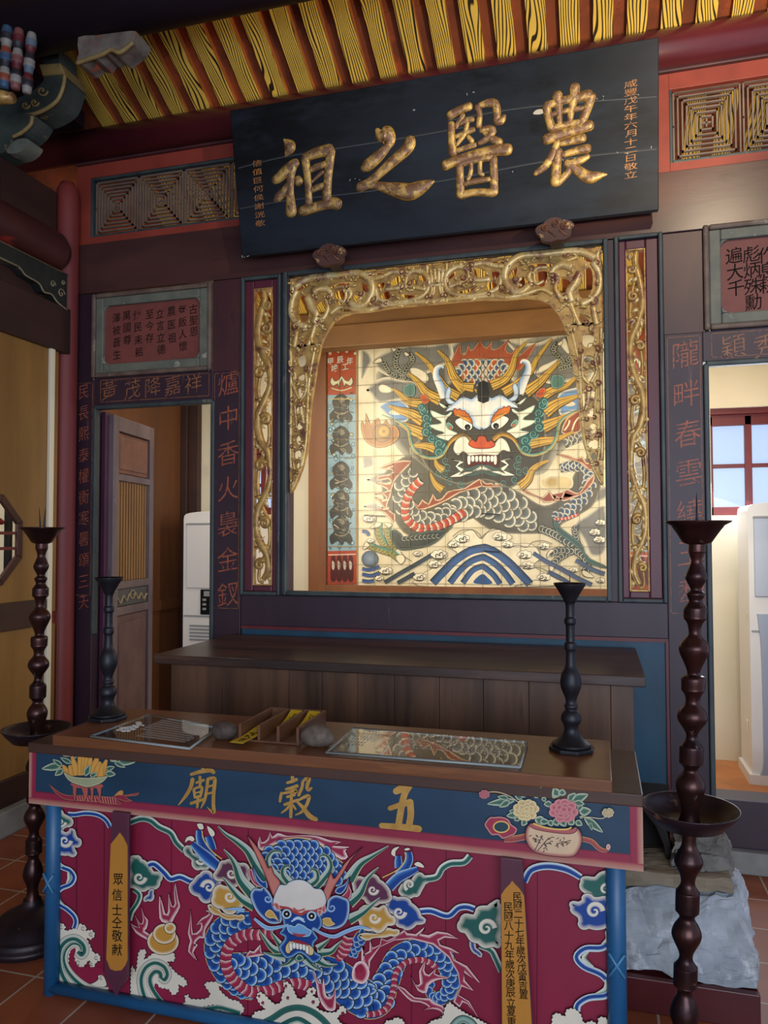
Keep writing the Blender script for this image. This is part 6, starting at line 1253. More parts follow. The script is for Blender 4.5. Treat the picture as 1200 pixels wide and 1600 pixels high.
# muzzle and jaw
p.blob([(708, 702), (714, 686), (728, 682), (740, 697), (755, 701), (770, 696), (781, 684), (792, 690), (798, 707), (786, 704), (776, 712), (755, 711), (735, 713), (724, 706), (716, 712)], 'e8e2cc', 'a8a48a', 2.5, '3a382e', .5)
p.blob([(732, 694), (738, 687), (744, 690), (748, 682), (758, 682), (762, 690), (768, 688), (774, 695), (768, 700), (755, 701), (740, 700)], 'c2582e', 'a8401e', 2, '4a2414', .4)
p.poly([(729, 716), (740, 711), (770, 711), (780, 716), (776, 730), (764, 726), (745, 726), (733, 730)], '5a2a1e', 3)
for x in (733, 739, 745, 751, 757, 763, 769, 774): p.blob([(x-2.4, 713), (x+2.4, 713), (x+2, 721+(4 if x in (733, 774) else 0)), (x-2, 721+(4 if x in (733, 774) else 0))], 'efe9d4', None, 0, '3a382e', .3, 2)
p.poly([(718, 728), (730, 732), (745, 727), (764, 727), (778, 732), (790, 728), (796, 740), (770, 744), (755, 740), (738, 744), (716, 742)], '4a5c50', 3)
both_blob(U3([(880, 45), (955, 62), (910, 112), (958, 160), (855, 212), (962, 212), (1010, 190), (1060, 175), (1100, 150), (1150, 115), (1158, 135), (1080, 160), (1010, 160), (940, 195), (990, 140), (930, 110), (990, 70)]), 'ece6d0', '9aaa90', 1.2, .35, 1)
# flaming pearl
p.blob(U1([(30, 955), (35, 890), (70, 935), (72, 815), (110, 915), (140, 900), (185, 860), (205, 910), (185, 940), (235, 920), (262, 880), (290, 930), (340, 930), (385, 985), (372, 1055), (300, 1112), (200, 1138), (110, 1110), (55, 1055)]), '9a6a38', 'd0a050', 2.5, '4a3018', .4, 2)
q = U1([(222, 1000)])[0]; p.disc(q[0], q[1], 14.5, 14.5, '3a2c16', 26); p.disc(q[0], q[1], 13.8, 13.8, 'a8803c', 26, '8a6430'); q = U1([(240, 985)])[0]; p.disc(q[0], q[1], 9.6, 9.6, '3a2c16', 22); p.disc(q[0], q[1], 9, 9, 'c8a448', 22, 'b08a38'); p.disc(q[0], q[1], 3, 3, '8a6a28', 5)
# claws
def bead(path, hw, c0='3f463c', c1='d8d0b0'):
    p.ribbon(path, hw, [(-1, '22261e'), (-.8, c0), (.8, c0), (1, '22261e')]); q = cr(path, False, 8); d = 0; hz = p.h
    p.lock = 1
    for a, b_ in zip(q, q[1:]):
        d += math.hypot(b_[0]-a[0], b_[1]-a[1])
        if d > hw*.85: d = 0; p.scale(a[0], a[1], hw*.95, math.atan2(b_[1]-a[1], b_[0]-a[0])+pi, .0004, [c0, c0, c1, '22261e'])
    p.lock = 0; p.h = hz+.0004
def talon(pts): p.blob(pts, 'd8ceb0', 'b8a880', 1, '2a261c', .35, 2)
for a in ([(470, 490), (330, 460), (270, 400), (235, 330)], [(440, 450), (370, 400), (350, 320), (385, 210)], [(430, 430), (470, 370), (510, 320), (500, 280), (470, 260)]):
    bead(U1(a), 4.0); bead(mir(U1(a)), 4.0)
for a in ([(225, 330), (210, 295), (160, 320), (138, 350), (190, 345)], [(360, 215), (300, 195), (330, 240)], [(480, 265), (440, 240), (430, 262), (455, 285)]): talon(U1(a)); talon(mir(U1(a)))
both_blob(U1([(430, 560), (520, 540), (530, 640), (470, 660), (425, 630)]), '4f7468', '8ab0a0', 2)
YG_, = ['8f8a48']
for a in ([(320, 900), (240, 840), (190, 740), (195, 650)], [(340, 890), (290, 790), (265, 690)], [(330, 930), (200, 890), (95, 850)], [(300, 910), (360, 960), (400, 990)]): bead(U3(a), 5.5, '7c7a3e', 'c8b46a'); p.line(U3([(x+25, y-12) for x, y in a]), 1.6, '4a8474')
for a in ([(215, 640), (170, 640), (110, 690), (160, 690), (210, 670)], [(290, 690), (240, 640), (320, 650)], [(110, 850), (70, 820), (45, 890), (80, 880)], [(360, 950), (420, 940), (440, 990), (400, 1030), (360, 990)]): talon(U3(a))
q = U3([(112, 980)])[0]; p.disc(q[0], q[1], 13, 13, '2c3440', 24); p.disc(q[0], q[1], 12.4, 12.4, '8a9aa8', 24, '4a5a6c')
p.blob(U3([(300, 750), (340, 705), (400, 740), (440, 770), (640, 720), (810, 715), (800, 760), (700, 840), (560, 880), (400, 895), (330, 830)]), '3a4038', '5f6e60', 3, '1e221c', .4)
for k in range(9): p.scale(*U3([(430+40*k, 790-3*k)])[0], 4, 2.8, .0005, ['3a4038', '3a4038', 'c8c4a8', '22261e']); 
p.up(8)
bead(U4([(560, 690), (680, 740), (800, 810), (890, 880)]), 6.5); bead(U4([(880, 890), (760, 960), (700, 1010), (680, 1060)]), 5.5); bead(U4([(880, 910), (740, 900), (660, 930)]), 5.5); bead(U4([(900, 900), (990, 980), (1010, 1060), (970, 1110)]), 6); bead(U4([(930, 860), (900, 760), (890, 690), (930, 690)]), 4.5)
p.blob(U4([(690, 610), (760, 690), (880, 780), (960, 850), (1010, 960), (1170, 1040), (1170, 1065), (1010, 1010), (960, 920), (860, 830), (720, 720)]), '3a5048', '5f8474', 2, '1e221c', .3)
for a in ([(640, 970), (625, 940), (660, 890), (700, 900), (660, 930)], [(690, 1050), (650, 1050), (665, 1110), (690, 1080)], [(960, 1090), (990, 1090), (1075, 1150), (1000, 1150), (960, 1120)]): talon(U4(a))
# sea
SEA = ['3c5a8a', '2f4668']
def wave(path, hw, c='44608c', c2='2c3c50'): p.ribbon(path, hw, [(-1, '2a3038'), (-.85, c2), (0, c), (.85, c), (1, '2a3038')])
p.blob([(655, 915), (690, 880), (715, 865), (700, 850), (735, 828), (752, 842), (770, 826), (800, 838), (790, 850), (830, 850), (845, 870), (835, 885), (870, 905), (880, 915)], CRM, None, 0, '5a5848', .35)
for s_ in ((U3([(700, 1205), (810, 1090), (920, 985), (1050, 905), (1160, 880)])+U4([(60, 880), (150, 920), (270, 1010), (400, 1140), (470, 1215)]), 6.5), (U3([(860, 1205), (960, 1080), (1060, 1000), (1160, 965)])+U4([(60, 975), (150, 1030), (240, 1120), (310, 1215)]), 5.2), (U3([(980, 1205), (1070, 1090), (1160, 1050)])+U4([(60, 1070), (130, 1130), (190, 1215)]), 4.6)): wave(*s_)
p.blob([(741, 911), (747, 901), (755, 897), (762, 902), (769, 912)], SEA[0], None, 0, None)
for s_ in (U3([(250, 1200), (400, 1110), (560, 1020), (700, 935)]), U3([(370, 1205), (470, 1150), (530, 1115)])): wave(s_, 3.2, '3f4a52', '343c42')
for s_ in (U4([(500, 925), (620, 1000), (760, 1070), (900, 1150), (1050, 1222)]), U4([(640, 1100), (760, 1160), (850, 1220)]), U4([(900, 990), (1060, 1080), (1170, 1120)])): wave(s_, 3.4, '4a5a78', '3c4658')
for s_ in (U3([(40, 1070), (110, 1080), (200, 1050)]), U3([(40, 1120), (120, 1135), (200, 1110)]), U3([(40, 1180), (100, 1190), (150, 1180)]), U3([(40, 720), (80, 725), (100, 760)])): wave(s_, 2.6, '3f5a94')
def foam(F, x, y, s, f=1):
    q = F([(x, y)])[0]; r_ = 8.5*s
    p.blob([(q[0]+r_*1.3*math.cos(a), q[1]+r_*.75*math.sin(a)) for a in [2*pi*k/12 for k in range(12)]], 'e6dfc6', None, 0, '4a473c', .35, k=3, lobes=(r_*.9, r_*.22))
    for dx, dy, rr in ((.45, -.1, .42), (-.25, .15, .36), (.9, .3, .28)):
        p.spiral(q[0]+f*dx*r_, q[1]+dy*r_, rr*r_, 1.1, 2.2, .95*s, [(-1, '403d33'), (1, '403d33')], f)
    p.ribbon([(q[0]-f*r_*1.2, q[1]+r_*.5), (q[0]-f*r_*.2, q[1]+r_*.72), (q[0]+f*r_, q[1]+r_*.55)], [.3, 1.6*s, .3], [(-1, '55503f'), (1, '55503f')])
for F, x, y, s, f in ((U3, 980, 790, 1.0, 1), (U3, 900, 845, .8, 1), (U3, 760, 940, 1.1, 1), (U3, 720, 1030, .9, 1), (U3, 580, 1150, .9, 1), (U3, 260, 1090, .9, 1), (U3, 200, 1160, .6, 1), (U3, 560, 930, .6, 1), (U4, 190, 770, 1.0, -1), (U4, 260, 845, .8, -1), (U4, 600, 860, .8, -1), (U4, 420, 940, 1.0, -1), (U4, 450, 1040, .9, -1), (U4, 600, 1150, .9, -1), (U4, 1080, 730, .8, -1), (U4, 1120, 800, .8, -1), (U4, 1130, 640, .7, -1), (U4, 880, 1080, .6, -1), (U4, 1130, 1180, .6, -1), (U3, 110, 600, .9, 1), (U3, 120, 810, .5, 1)): foam(F, x, y, s, f)
for F, a in ((U3, [(890, 770), (960, 715), (1060, 705), (1130, 740), (1158, 785)]), (U4, [(10, 790), (60, 740), (150, 705), (250, 720)]), (U4, [(280, 870), (360, 850), (440, 870), (500, 820), (600, 810), (680, 840)]), (U4, [(340, 1070), (400, 1040), (480, 1070), (560, 1060), (680, 1120)]), (U3, [(400, 910), (440, 960), (500, 1000)]), (U4, [(320, 1240), (420, 1210), (480, 1220), (500, 1180), (560, 1180)])): p.line(F(a), .45, '4a473c')
# side columns of the mural, left one and its twin
for sgn in (0, 1):
    f = mir if sgn else (lambda q: q)
    p.poly(f([(513, 548), (557, 547), (557, 617), (513, 618)]), '9a4426'); p.line(f([(558.5, 547), (558.5, 913)]), .9, 'c89a4a', 0)
    p.poly(f([(513, 618), (557, 617), (557, 860), (513, 861)]), '7d9aa4'); p.poly(f([(513, 861), (558, 860), (558, 913), (513, 913)]), '9c3c28')
    rnd = random.Random(21); h0 = p.h; p.lock = 0
    for k in range(95):
        x, y = rnd.uniform(516, 554), rnd.uniform(622, 856); r_ = rnd.uniform(1.6, 3.4)
        (q,) = f([(x, y)]); p.disc(q[0], q[1], r_, r_*1.25, '3f5a66', 10); p.disc(q[0], q[1], r_*.62, r_*.8, rnd.choice(['a8b8a0', '8fb0b8', '6f98a4', 'b0a870']), 9)
    for yc_ in (640, 690, 745, 790, 830):
        p.poly(f([(520, yc_-12), (528, yc_-22), (537, yc_-24), (547, yc_-14), (546, yc_), (552, yc_+12), (548, yc_+20), (540, yc_+16), (536, yc_+22), (528, yc_+15), (519, yc_+21), (516, yc_+8), (523, yc_)]), '33322c', 3)
        p.poly(f([(529, yc_-17), (536, yc_-19), (540, yc_-13), (534, yc_-9)]), '77705c', 3); p.line(f([(524, yc_+4), (534, yc_+8), (545, yc_+3)]), .8, '8a8268'); p.line(f([(526, yc_-4), (538, yc_-2)]), .7, '6a6450')
    for k in range(90):                  # ink strokes over the figures and swirls
        yc_ = rnd.choice((640, 690, 745, 790, 830)); x, y = 534+rnd.gauss(0, 8), yc_+rnd.gauss(0, 12); a = rnd.uniform(0, pi); l_ = rnd.uniform(2, 6)
        p.line(f([(x-l_*math.cos(a), y-l_*math.sin(a)), (x+rnd.uniform(-2, 2), y), (x+l_*math.cos(a), y+l_*math.sin(a)*.8)]), rnd.uniform(.3, .9), rnd.choice(['8f8668', '6f6a54', '22221e', '22221e', 'a9a084', '4a5a5c']), 3)
    for y in (624, 854): p.line(f([(515, y), (556, y)]), .7, 'b8a060', 0)
    for k in range(4): (q,) = f([(517+13*k, 553-(k in (1, 2))*3)]); p.disc(q[0], q[1], 2.4, 2.4, 'c8b8a0', 10)
    bat = [(520, 590), (517, 598), (522, 604), (529, 600), (531, 606), (535, 592), (539, 606), (541, 600), (548, 604), (553, 598), (550, 590), (546, 596), (540, 594), (535, 588), (530, 594), (524, 596)]
    p.blob(f(bat), 'c8c4a0', '4f6a58', 1.2, '3a2a1c', .3, 2); p.line(f([(519, 607), (535, 611), (551, 606)]), .8, 'b8b890')
    for x in (522, 531, 540, 549): p.poly(f([(x-3, 870), (x+3, 870), (x+4, 905), (x-4, 905)]), '4a1c18', 3); p.poly(f([(x-2, 876), (x+2, 880), (x+1, 890), (x-2, 888)]), 'b8a898', 2)
    p.line(f([(514, 867), (557, 866)]), 1, 'c8a890', 0)
# grout lines of the tiles
sp_ = (W(936, 700, YM).x-W(585.8, 700, YM).x)/12; gx = W(585.8, 700, YM).x
x = gx
while x-sp_ > MX0+.19: x -= sp_
while x < MX1-.19: p.line([wpx(x, MZ0, YM), wpx(x, MZ1, YM)], .32, '6a604a', 0); x += sp_
z = MZ0+.02
while z < MZ1: p.line([wpx(MX0, z, YM), wpx(MX1, z, YM)], .32, '6a604a', 0); z += sp_
for x in (MX0+.075*1.4, MX1-.075*1.4): p.line([wpx(x, MZ0, YM), wpx(x, MZ1, YM)], .28, '4a4434', 0)
for a in ((U4, (20, 555, 190, 565)), (U3, (60, 572, 260, 580)), (U4, (40, 905, 190, 915))): q = a[0]([(a[1][0], a[1][1]), (a[1][2], a[1][3])]); p.line(q, .9, '1c1a16', 0)
p.build('dragon_painting', M['mural_paint'], mu)
mb = MB()
for (x, y), ch in zip(((518, 566), (533, 563), (548, 565), (524, 576), (541, 574)), '甲辰年竣工'): text(mb, ch, W(x, y, YM), .052, .055, lift=p.h+.0003, bold=.01)
mb.build('lettering', M['old_white'], mu)
# ------------------------------------------------------------------ dark wooden shelf table against the partition
mat('dark_plank', '4c362c', '2c1f19', 3.2, (.25, 3, 3), .33, bump=.12, c3='6a4a36', sc3=5, lo3=.55, hi3=.7)
mat('dark_board', '6a4a34', '3c281b', 3.5, (3, 3, .22), .42, bump=.12, c3='221610', sc3=6, lo3=.60, hi3=.7)
sh = empty('shelf_table', (-.88, 3.4, 0), 'broad dark brown wooden shelf table standing against the partition below the opening', 'table')
MB().box((-1.925, 3.005, .945), (.166, 3.785, .985)).build('table_top', M['dark_plank'], sh, .004)
xs = [-1.865, -1.61, -1.29, -1.14, -.98, -.82, -.63, -.45, -.27, -.10, .04, .125]
proto = None
for a, b_ in zip(xs, xs[1:]): MB().box((a+.0008, 3.055, .42), (b_-.0008, 3.08, .945)).build('front_board', M['dark_board'], sh, .0015)
for x in (-1.865, .105):
    MB().box((x, 3.08, .0), (x+.02, 3.78, .945)).build('side_board', M['dark_board'], sh)


MB().box((-1.845, 3.5, 0), (.105, 3.52, .945)).build('back_board', M['dark_board'], sh)

# loose plank on the altar table
mat('honey_wood', '7a4c2c', '633b22', 4, (.25, 3, 3), .28, bump=.05, c3='8f5e36', sc3=4, lo3=.55, hi3=.7)
pk_ = tag(MB().box((-1.738, 2.128, .8225), (.029, 2.545, .857)).build('plank', M['honey_wood'], None, .003), 'long honey brown plank lying on top of the painted altar table', 'plank')
ZP = .8575

# candlesticks
mat('copper', '4a2c26', '2c1d20', 9, (1, 1, 1), .30, .7, bump=.15, c3='8a8070', sc3=17, lo3=.62, hi3=.67)
mat('copper_dark', '33242a', '231b20', 9, (1, 1, 1), .42, .5, bump=.12, c3='7a6048', sc3=12, lo3=.62, hi3=.7)
mat('black_iron', '25242a', '1a1a1f', 10, rough=.45, metal=.4, bump=.12)
def tall_stand(top, foot, label, spikes):
    ax = ((top.x-foot.x)/top.z, (top.y-foot.y)/top.z); o = (foot.x, foot.y, 0)
    r = empty('floor_candlestick', o, label, 'candlestick', 'tall copper floor candlesticks')
    L = lambda prof, nm, m: MB().lathe(cr(prof, False, 3) if 0 else prof, o, 32, ax=ax).build(nm, M[m], r)
    sm = lambda pr: cr(pr, False, 4)
    L(sm([(0.172, 0), (.176, .018), (.165, .032), (.158, .045), (.150, .052), (.118, .085), (.07, .112), (.042, .128), (.030, .15)]), 'base', 'copper_dark')
    def sh_(pts): return sm(pts)
    lo = [(.028, .145), (.020, .175), (.022, .20), (.036, .24), (.030, .275), (.018, .305), (.0295, .322), (.030, .327), (.030, .368), (.028, .374), (.018, .39), (.019, .41), (.037, .45), (.033, .475), (.019, .50), (.0285, .516), (.030, .522), (.030, .565), (.027, .572), (.018, .59), (.021, .612), (.036, .645), (.030, .668), (.019, .69), (.018, .72), (.022, .745)]
    L(sh_(lo), 'lower_shaft', 'copper')
    L([(.02, .742), (.085, .745), (.112, .775), (.123, .790), (.1235, .794), (.120, .793), (.108, .779), (.083, .751), (.02, .748)], 'drip_pan', 'copper_dark')
    up_ = [(.030, .748), (.022, .775), (.024, .80), (.037, .843), (.031, .868), (.017, .89), (.0285, .907), (.030, .912), (.030, .948), (.027, .955), (.015, .972), (.017, .99), (.037, 1.022), (.034, 1.045), (.019, 1.065), (.020, 1.085), (.029, 1.10), (.0295, 1.105), (.0295, 1.134), (.016, 1.142), (.021, 1.163), (.038, 1.203), (.034, 1.225), (.016, 1.248), (.019, 1.275), (.0285, 1.289), (.029, 1.293), (.029, 1.316), (.024, 1.324), (.017, 1.337), (.023, 1.355), (.0135, 1.367), (.0275, 1.397), (.021, 1.42), (.0145, 1.44), (.020, 1.462), (.022, 1.466), (.022, 1.486)]
    L(sh_(up_), 'shaft', 'copper')
    L([(.020, 1.484), (.036, 1.490), (.050, 1.512), (.066, 1.535), (.083, 1.544), (.083, 1.547), (.064, 1.540), (.045, 1.514), (.03, 1.498), (0, 1.496)], 'candle_cup', 'copper')
    for dx in spikes:
        q = V(o)+V((ax[0]*1.5+dx, ax[1]*1.5, 1.497)); MB().tube([q, q+V((dx*.4, 0, .06)), q+V((dx*1.4, 0, .125))], [.005, .003, .0006], 8).build('spike', M['black_iron'], r)
tall_stand(V((.254, 2.15, 1.545)), V((.196, 2.19, 0)), 'tall copper candlestick standing on the floor right of the painted table', [0])
tall_stand(V((-2.013, 2.393, 1.545)), V((-2.072, 2.437, 0)), 'tall copper candlestick standing on the floor left of the painted table', [-.006, .006])
def small_stick(x, y, label):
    r = empty('table_candlestick', (x, y, ZP), label, 'candlestick', 'dark candlesticks on the plank'); o = (x, y, ZP)
    mb = MB(); pts = [(x+.070*math.cos(a), y+.070*math.sin(a)) for a in [2*pi*k/8+.3 for k in range(8)]]
    mb.prism([(a, b_, ZP) for a, b_ in pts], (0, 0, .012)); mb.build('foot_plate', M['black_iron'], r, .003)
    pr = [(.056, .012), (.058, .02), (.046, .028), (.028, .045), (.021, .062), (.024, .078), (.031, .092), (.026, .112), (.017, .122), (.021, .132), (.016, .143), (.018, .158), (.028, .182), (.032, .204), (.027, .232), (.017, .252), (.0145, .27), (.014, .30), (.0178, .304), (.0178, .325), (.0138, .33), (.0138, .378), (.0175, .383), (.0175, .40), (.0138, .405), (.014, .442), (.0195, .45)]
    MB().lathe(cr(pr, False, 3), o, 28).build('shaft', M['black_iron'], r)
    MB().lathe([(.017, .448), (.021, .458), (.029, .472), (.037, .486), (.049, .503), (.049, .507), (.035, .492), (.02, .478), (0, .476)], o, 28).build('candle_cup', M['black_iron'], r)
    MB().tube([(x, y, ZP+.476), (x, y, ZP+.535)], [.003, .0006], 8).build('spike', M['black_iron'], r)
small_stick(-.085, 2.40, 'dark iron candlestick on the right end of the honey brown plank')
small_stick(-1.702, 2.37, 'dark iron candlestick on the left end of the honey brown plank')

# clear acrylic plates with white lettering
m = bpy.data.materials.new('acrylic'); m.use_nodes = True; MATS['acrylic'] = m; n, l = m.node_tree.nodes, m.node_tree.links
out = n['Material Output']; geo = n.new('ShaderNodeNewGeometry'); inv = n.new('ShaderNodeMath'); inv.operation = 'MULTIPLY_ADD'; inv.inputs[1].default_value = -1; inv.inputs[2].default_value = 1; l.new(geo.outputs['Backfacing'], inv.inputs[0]); mul = n.new('ShaderNodeMath'); mul.operation = 'MULTIPLY'; tr = n.new('ShaderNodeBsdfTransparent'); tr.inputs[0].default_value = (.90, .92, .94, 1); gl = n.new('ShaderNodeBsdfGlossy'); gl.inputs['Roughness'].default_value = .015
fr = n.new('ShaderNodeFresnel'); fr.inputs[0].default_value = 2.1; mx = n.new('ShaderNodeMixShader'); l.new(fr.outputs[0], mul.inputs[0]); l.new(inv.outputs[0], mul.inputs[1]); l.new(mul.outputs[0], mx.inputs[0]); l.new(tr.outputs[0], mx.inputs[1]); l.new(gl.outputs[0], mx.inputs[2]); l.new(mx.outputs[0], out.inputs[0])
mat('acrylic_edge', '8d9490', rough=.25); mat('white_print', 'd2d2cc', rough=.6)
def plate_(cs, label, rows, drag, seam):
    c_ = [WZ(a, b_, ZP+.012) for a, b_ in cs]; r = empty('acrylic_plate', (c_[0].x, c_[0].y, ZP), label, 'plate')
    MB().prism([V((q.x, q.y, ZP+.0005)) for q in c_], (0, 0, .012)).build('clear_sheet', M['acrylic'], r)
    mb = MB()
    for i in range(4):
        a, b_ = c_[i], c_[(i+1) % 4]; mb.tube([(a.x, a.y, ZP+.0065), (b_.x, b_.y, ZP+.0065)], .0042, 4)
    if seam: a, b_ = c_[0].lerp(c_[3], seam[0]), c_[1].lerp(c_[2], seam[1]); mb.tube([(a.x, a.y, ZP+.0115), (b_.x, b_.y, ZP+.0115)], .0022, 4)
    mb.build('polished_edge', M['acrylic_edge'], r)
    mb = MB(); rnd = random.Random(9); T_ = lambda u, v: (c_[0].lerp(c_[3], u)).lerp(c_[1].lerp(c_[2], u), v)
    for u0, u1, v, hgt in rows:
        u = u0
        while u < u1:
            du = .011+rnd.random()*.004
            for k in range(3):                      # three small strokes stand for one illegible character
                a = T_(u+du*rnd.random()*.3, v+(k-1)*hgt*.33); b_ = T_(u+du*.72, v+(k-1)*hgt*.33+rnd.uniform(-.1, .1)*hgt); w_ = .0022
                mb.add([a+V((0, -w_, .0008)), b_+V((0, -w_, .0008)), b_+V((0, w_, .0008)), a+V((0, w_, .0008))], [(0, 1, 2, 3)])
            u += du+.004
    for k in range(drag):
        cu, cv = rnd.uniform(.07, .27), rnd.uniform(.25, .62); R_ = rnd.uniform(.006, .014); q = T_(cu, cv)
        mb.tube([q+V((R_*(1-t*.7)*math.cos(8*t+k), R_*(1-t*.7)*math.sin(8*t+k), .001)) for t in [i/12 for i in range(13)]], .0012, 4)
    mb.build('white_lettering', M['white_print'], r)
plate_([(142, 1148), (232, 1115), (340, 1135), (296, 1167)], 'clear acrylic sheet with rows of white writing and a white dragon, left on the plank', [(.34, .66, .93, .05)]+[(.30 if k < 6 else .40, .94-.02*(k % 3), .84-.085*k, .06) for k in range(9)], 26, None)
plate_([(510, 1173), (553, 1136), (823, 1158), (812, 1196)], 'long clear acrylic sheet mirroring the gold mural, right on the plank', [(.46, .72, .88, .05)]+[(.36, .92-.05*(k % 2), .74-.10*k, .05) for k in range(5)]+[(.06, .16, .62-.11*k, .06) for k in range(4)]+[(.10, .17, .86, .05), (.09, .18, .76, .05)], 0, (.30, .27))

# divided box of oracle slips
tx0, tx1, ty0, ty1, th = -1.112, -.905, 2.222, 2.47, .055
mat('tray_wood', '6a4328', '553421', 6, (3, .4, 3), .45, bump=.06)
tr_ = empty('slip_tray', ((tx0+tx1)/2, (ty0+ty1)/2, ZP), 'open wooden tray with three compartments holding yellow paper slips, on the plank', 'tray')
MB().box((tx0, ty0, ZP), (tx1, ty1, ZP+.007)).build('tray_bottom', M['tray_wood'], tr_, .001)
wd3 = (tx1-tx0-.009)/3
for k in range(4): MB().box((tx0+wd3*k, ty0, ZP+.007), (tx0+wd3*k+.009, ty1, ZP+th)).build('side_wall' if k in (0, 3) else 'divider', M['tray_wood'], tr_, .001)
MB().box((tx0+.009, ty1-.009, ZP+.007), (tx1-.009, ty1, ZP+th)).build('back_wall', M['tray_wood'], tr_, .001)
mat('yellow_paper', 'c9a81e', 'b8981a', 14, rough=.7)
def slip(cx_, cy_, z0, z1, ln, wd_, rz, label):
    r = empty('paper_slip', (cx_, cy_, z0), label, 'paper slip', 'yellow oracle slips'); c_, s_ = math.cos(rz), math.sin(rz)
    P = lambda u, v, d=0: V((cx_+u*wd_/2*c_-v*ln/2*s_, cy_+u*wd_/2*s_+v*ln/2*c_, z0+(z1-z0)*(v+1)/2+d+.004*math.sin(v*1.5)**2))
    mb = MB(); n = 8; vs = [P(u, -1+2*i/n, d) for d in (0, .0012) for i in range(n+1) for u in (-1, 1)]; o = 2*(n+1)
    fs = [(2*i, 2*i+1, 2*i+3, 2*i+2) for i in range(n)]+[(o+2*i, o+2*i+2, o+2*i+3, o+2*i+1) for i in range(n)]+[(2*i, 2*i+2, o+2*i+2, o+2*i) for i in range(n)]+[(2*i+1, o+2*i+1, o+2*i+3, 2*i+3) for i in range(n)]+[(0, o, o+1, 1), (2*n, 2*n+1, o+2*n+1, o+2*n)]
    mb.add(vs, fs).build('paper', M['yellow_paper'], r)
    mb = MB(); rnd = random.Random(int(cx_*1000))
    for k in range(7): mb.tube([P(-.6+1.2*rnd.random(), -.75+.2*k+rnd.uniform(-.05, .05), .0018), P(-.2+.8*rnd.random(), -.7+.2*k, .0022), P(rnd.uniform(-.6, .6), -.62+.2*k, .0018)], .0014, 4)
    mb.build('black_print', M['ink'], r)
slip(tx0+.036, 2.232, ZP+.0095, ZP+.022, .16, .046, -.10, 'yellow printed paper slip sliding out of the left compartment of the tray')
slip(tx0+wd3*1.55, 2.405, ZP+.012, ZP+.050, .09, .042, -.10, 'yellow paper slip at the back of the middle tray compartment')
slip(tx0+wd3*2.55, 2.405, ZP+.012, ZP+.050, .09, .042, -.10, 'orange yellow paper slip at the back of the right tray compartment')
def stone(cx_, cy_, rx, ry, rz_, seed, label, c1, c2):
    bm = bmesh.new(); bmesh.ops.create_icosphere(bm, subdivisions=4, radius=1); rnd = random.Random(seed)
    ks = [(V((rnd.uniform(-1, 1), rnd.uniform(-1, 1), rnd.uniform(-1, 1))).normalized(), rnd.uniform(.03, .10)) for _ in range(14)]
    for v in bm.verts:
        d_ = v.co.copy(); f = 1+sum(a*max(0, d_.dot(k))**4 for k, a in ks)-.12
        v.co = V((d_.x*rx*f, d_.y*ry*f, d_.z*rz_*f))
    zmin = min(v.co.z for v in bm.verts)
    for v in bm.verts: v.co.z = max(v.co.z-zmin-.004, 0)
    me = bpy.data.meshes.new('stone'); bm.to_mesh(me); bm.free()
    for q in me.polygons: q.use_smooth = True
    o = bpy.data.objects.new('stone', me); COL.objects.link(o); o.location = (cx_, cy_, ZP+.0005); o.rotation_euler = (0, 0, rnd.uniform(-.4, .4))
    me.materials.append(mat('pebble'+str(seed), c1, c2, 45, rough=.75, bump=.35)); return tag(o, label, 'stone', 'stones weighing down the plank')
stone(-1.166, 2.235, .046, .032, .031, 4, 'smooth dark brown stone leaning against the left side of the slip tray', '584840', '3c322c')
stone(-.848, 2.235, .053, .038, .037, 8, 'grey brown speckled stone beside the right side of the slip tray', '6e6054', '50453b')

# cement and stone cave on a red base under the shelf
cv = empty('stone_shrine', (.25, 2.8, 0), 'pile of whitish cement and rough stones on a dark red base behind the altar table', 'stone pile')
MB().box((-.6, 2.585, 0), (.462, 2.61, .105)).box((-.6, 2.61, 0), (.462, 3.0, .10)).build('red_base', mat('base_red', '561a1c', '44161a', 5, (.4, 1, 1), .4, bump=.06), cv, .003)
def rock(name, pts8, m, amp, seed, cuts=5):
    bm = bmesh.new(); vs = [bm.verts.new(q) for q in pts8]
    for f in [(0,3,2,1),(4,5,6,7),(0,1,5,4),(1,2,6,5),(2,3,7,6),(3,0,4,7)]: bm.faces.new([vs[i] for i in f])
    bmesh.ops.subdivide_edges(bm, edges=bm.edges[:], cuts=cuts, use_grid_fill=True); rnd = random.Random(seed)
    from mathutils import noise
    for v in bm.verts: v.co += V((noise.noise(v.co*9+V((seed, 0, 0))), noise.noise(v.co*9+V((0, seed, 5))), noise.noise(v.co*9+V((7, 0, seed)))))*amp+V((noise.noise(v.co*34), noise.noise(v.co*34+V((3, 3, seed))), noise.noise(v.co*34+V((9, 1, 2)))))*amp*.38+V((noise.noise(v.co*90), noise.noise(v.co*90+V((3, 3, seed))), noise.noise(v.co*90+V((9, 1, 2)))))*.003
    bmesh.ops.recalc_face_normals(bm, faces=bm.faces[:])
    me = bpy.data.meshes.new(name); pw = world_loc(cv)
    for v in bm.verts: v.co -= pw
    bm.to_mesh(me); bm.free(); o = bpy.data.objects.new(name, me); COL.objects.link(o); o.parent = cv; me.materials.append(m)
    return o
mat('cement', 'a9aeb2', '7f868c', 6, rough=.8, bump=.5, c3='c9ccce', sc3=9, lo3=.56, hi3=.68); mat('tan_stone', '8a7d68', '6e6250', 8, (.4, 1, 1), .8, bump=.5); mat('grey_rock', '77736b', '55524c', 12, rough=.85, bump=.7)
rock('cement_slab', [(-.58, 2.61, .105), (.462, 2.612, .105), (.50, 2.98, .105), (-.58, 2.98, .105), (-.58, 2.73, .305), (.425, 2.725, .335), (.47, 2.98, .345), (-.58, 2.98, .315)], M['cement'], .026, 3, 40)
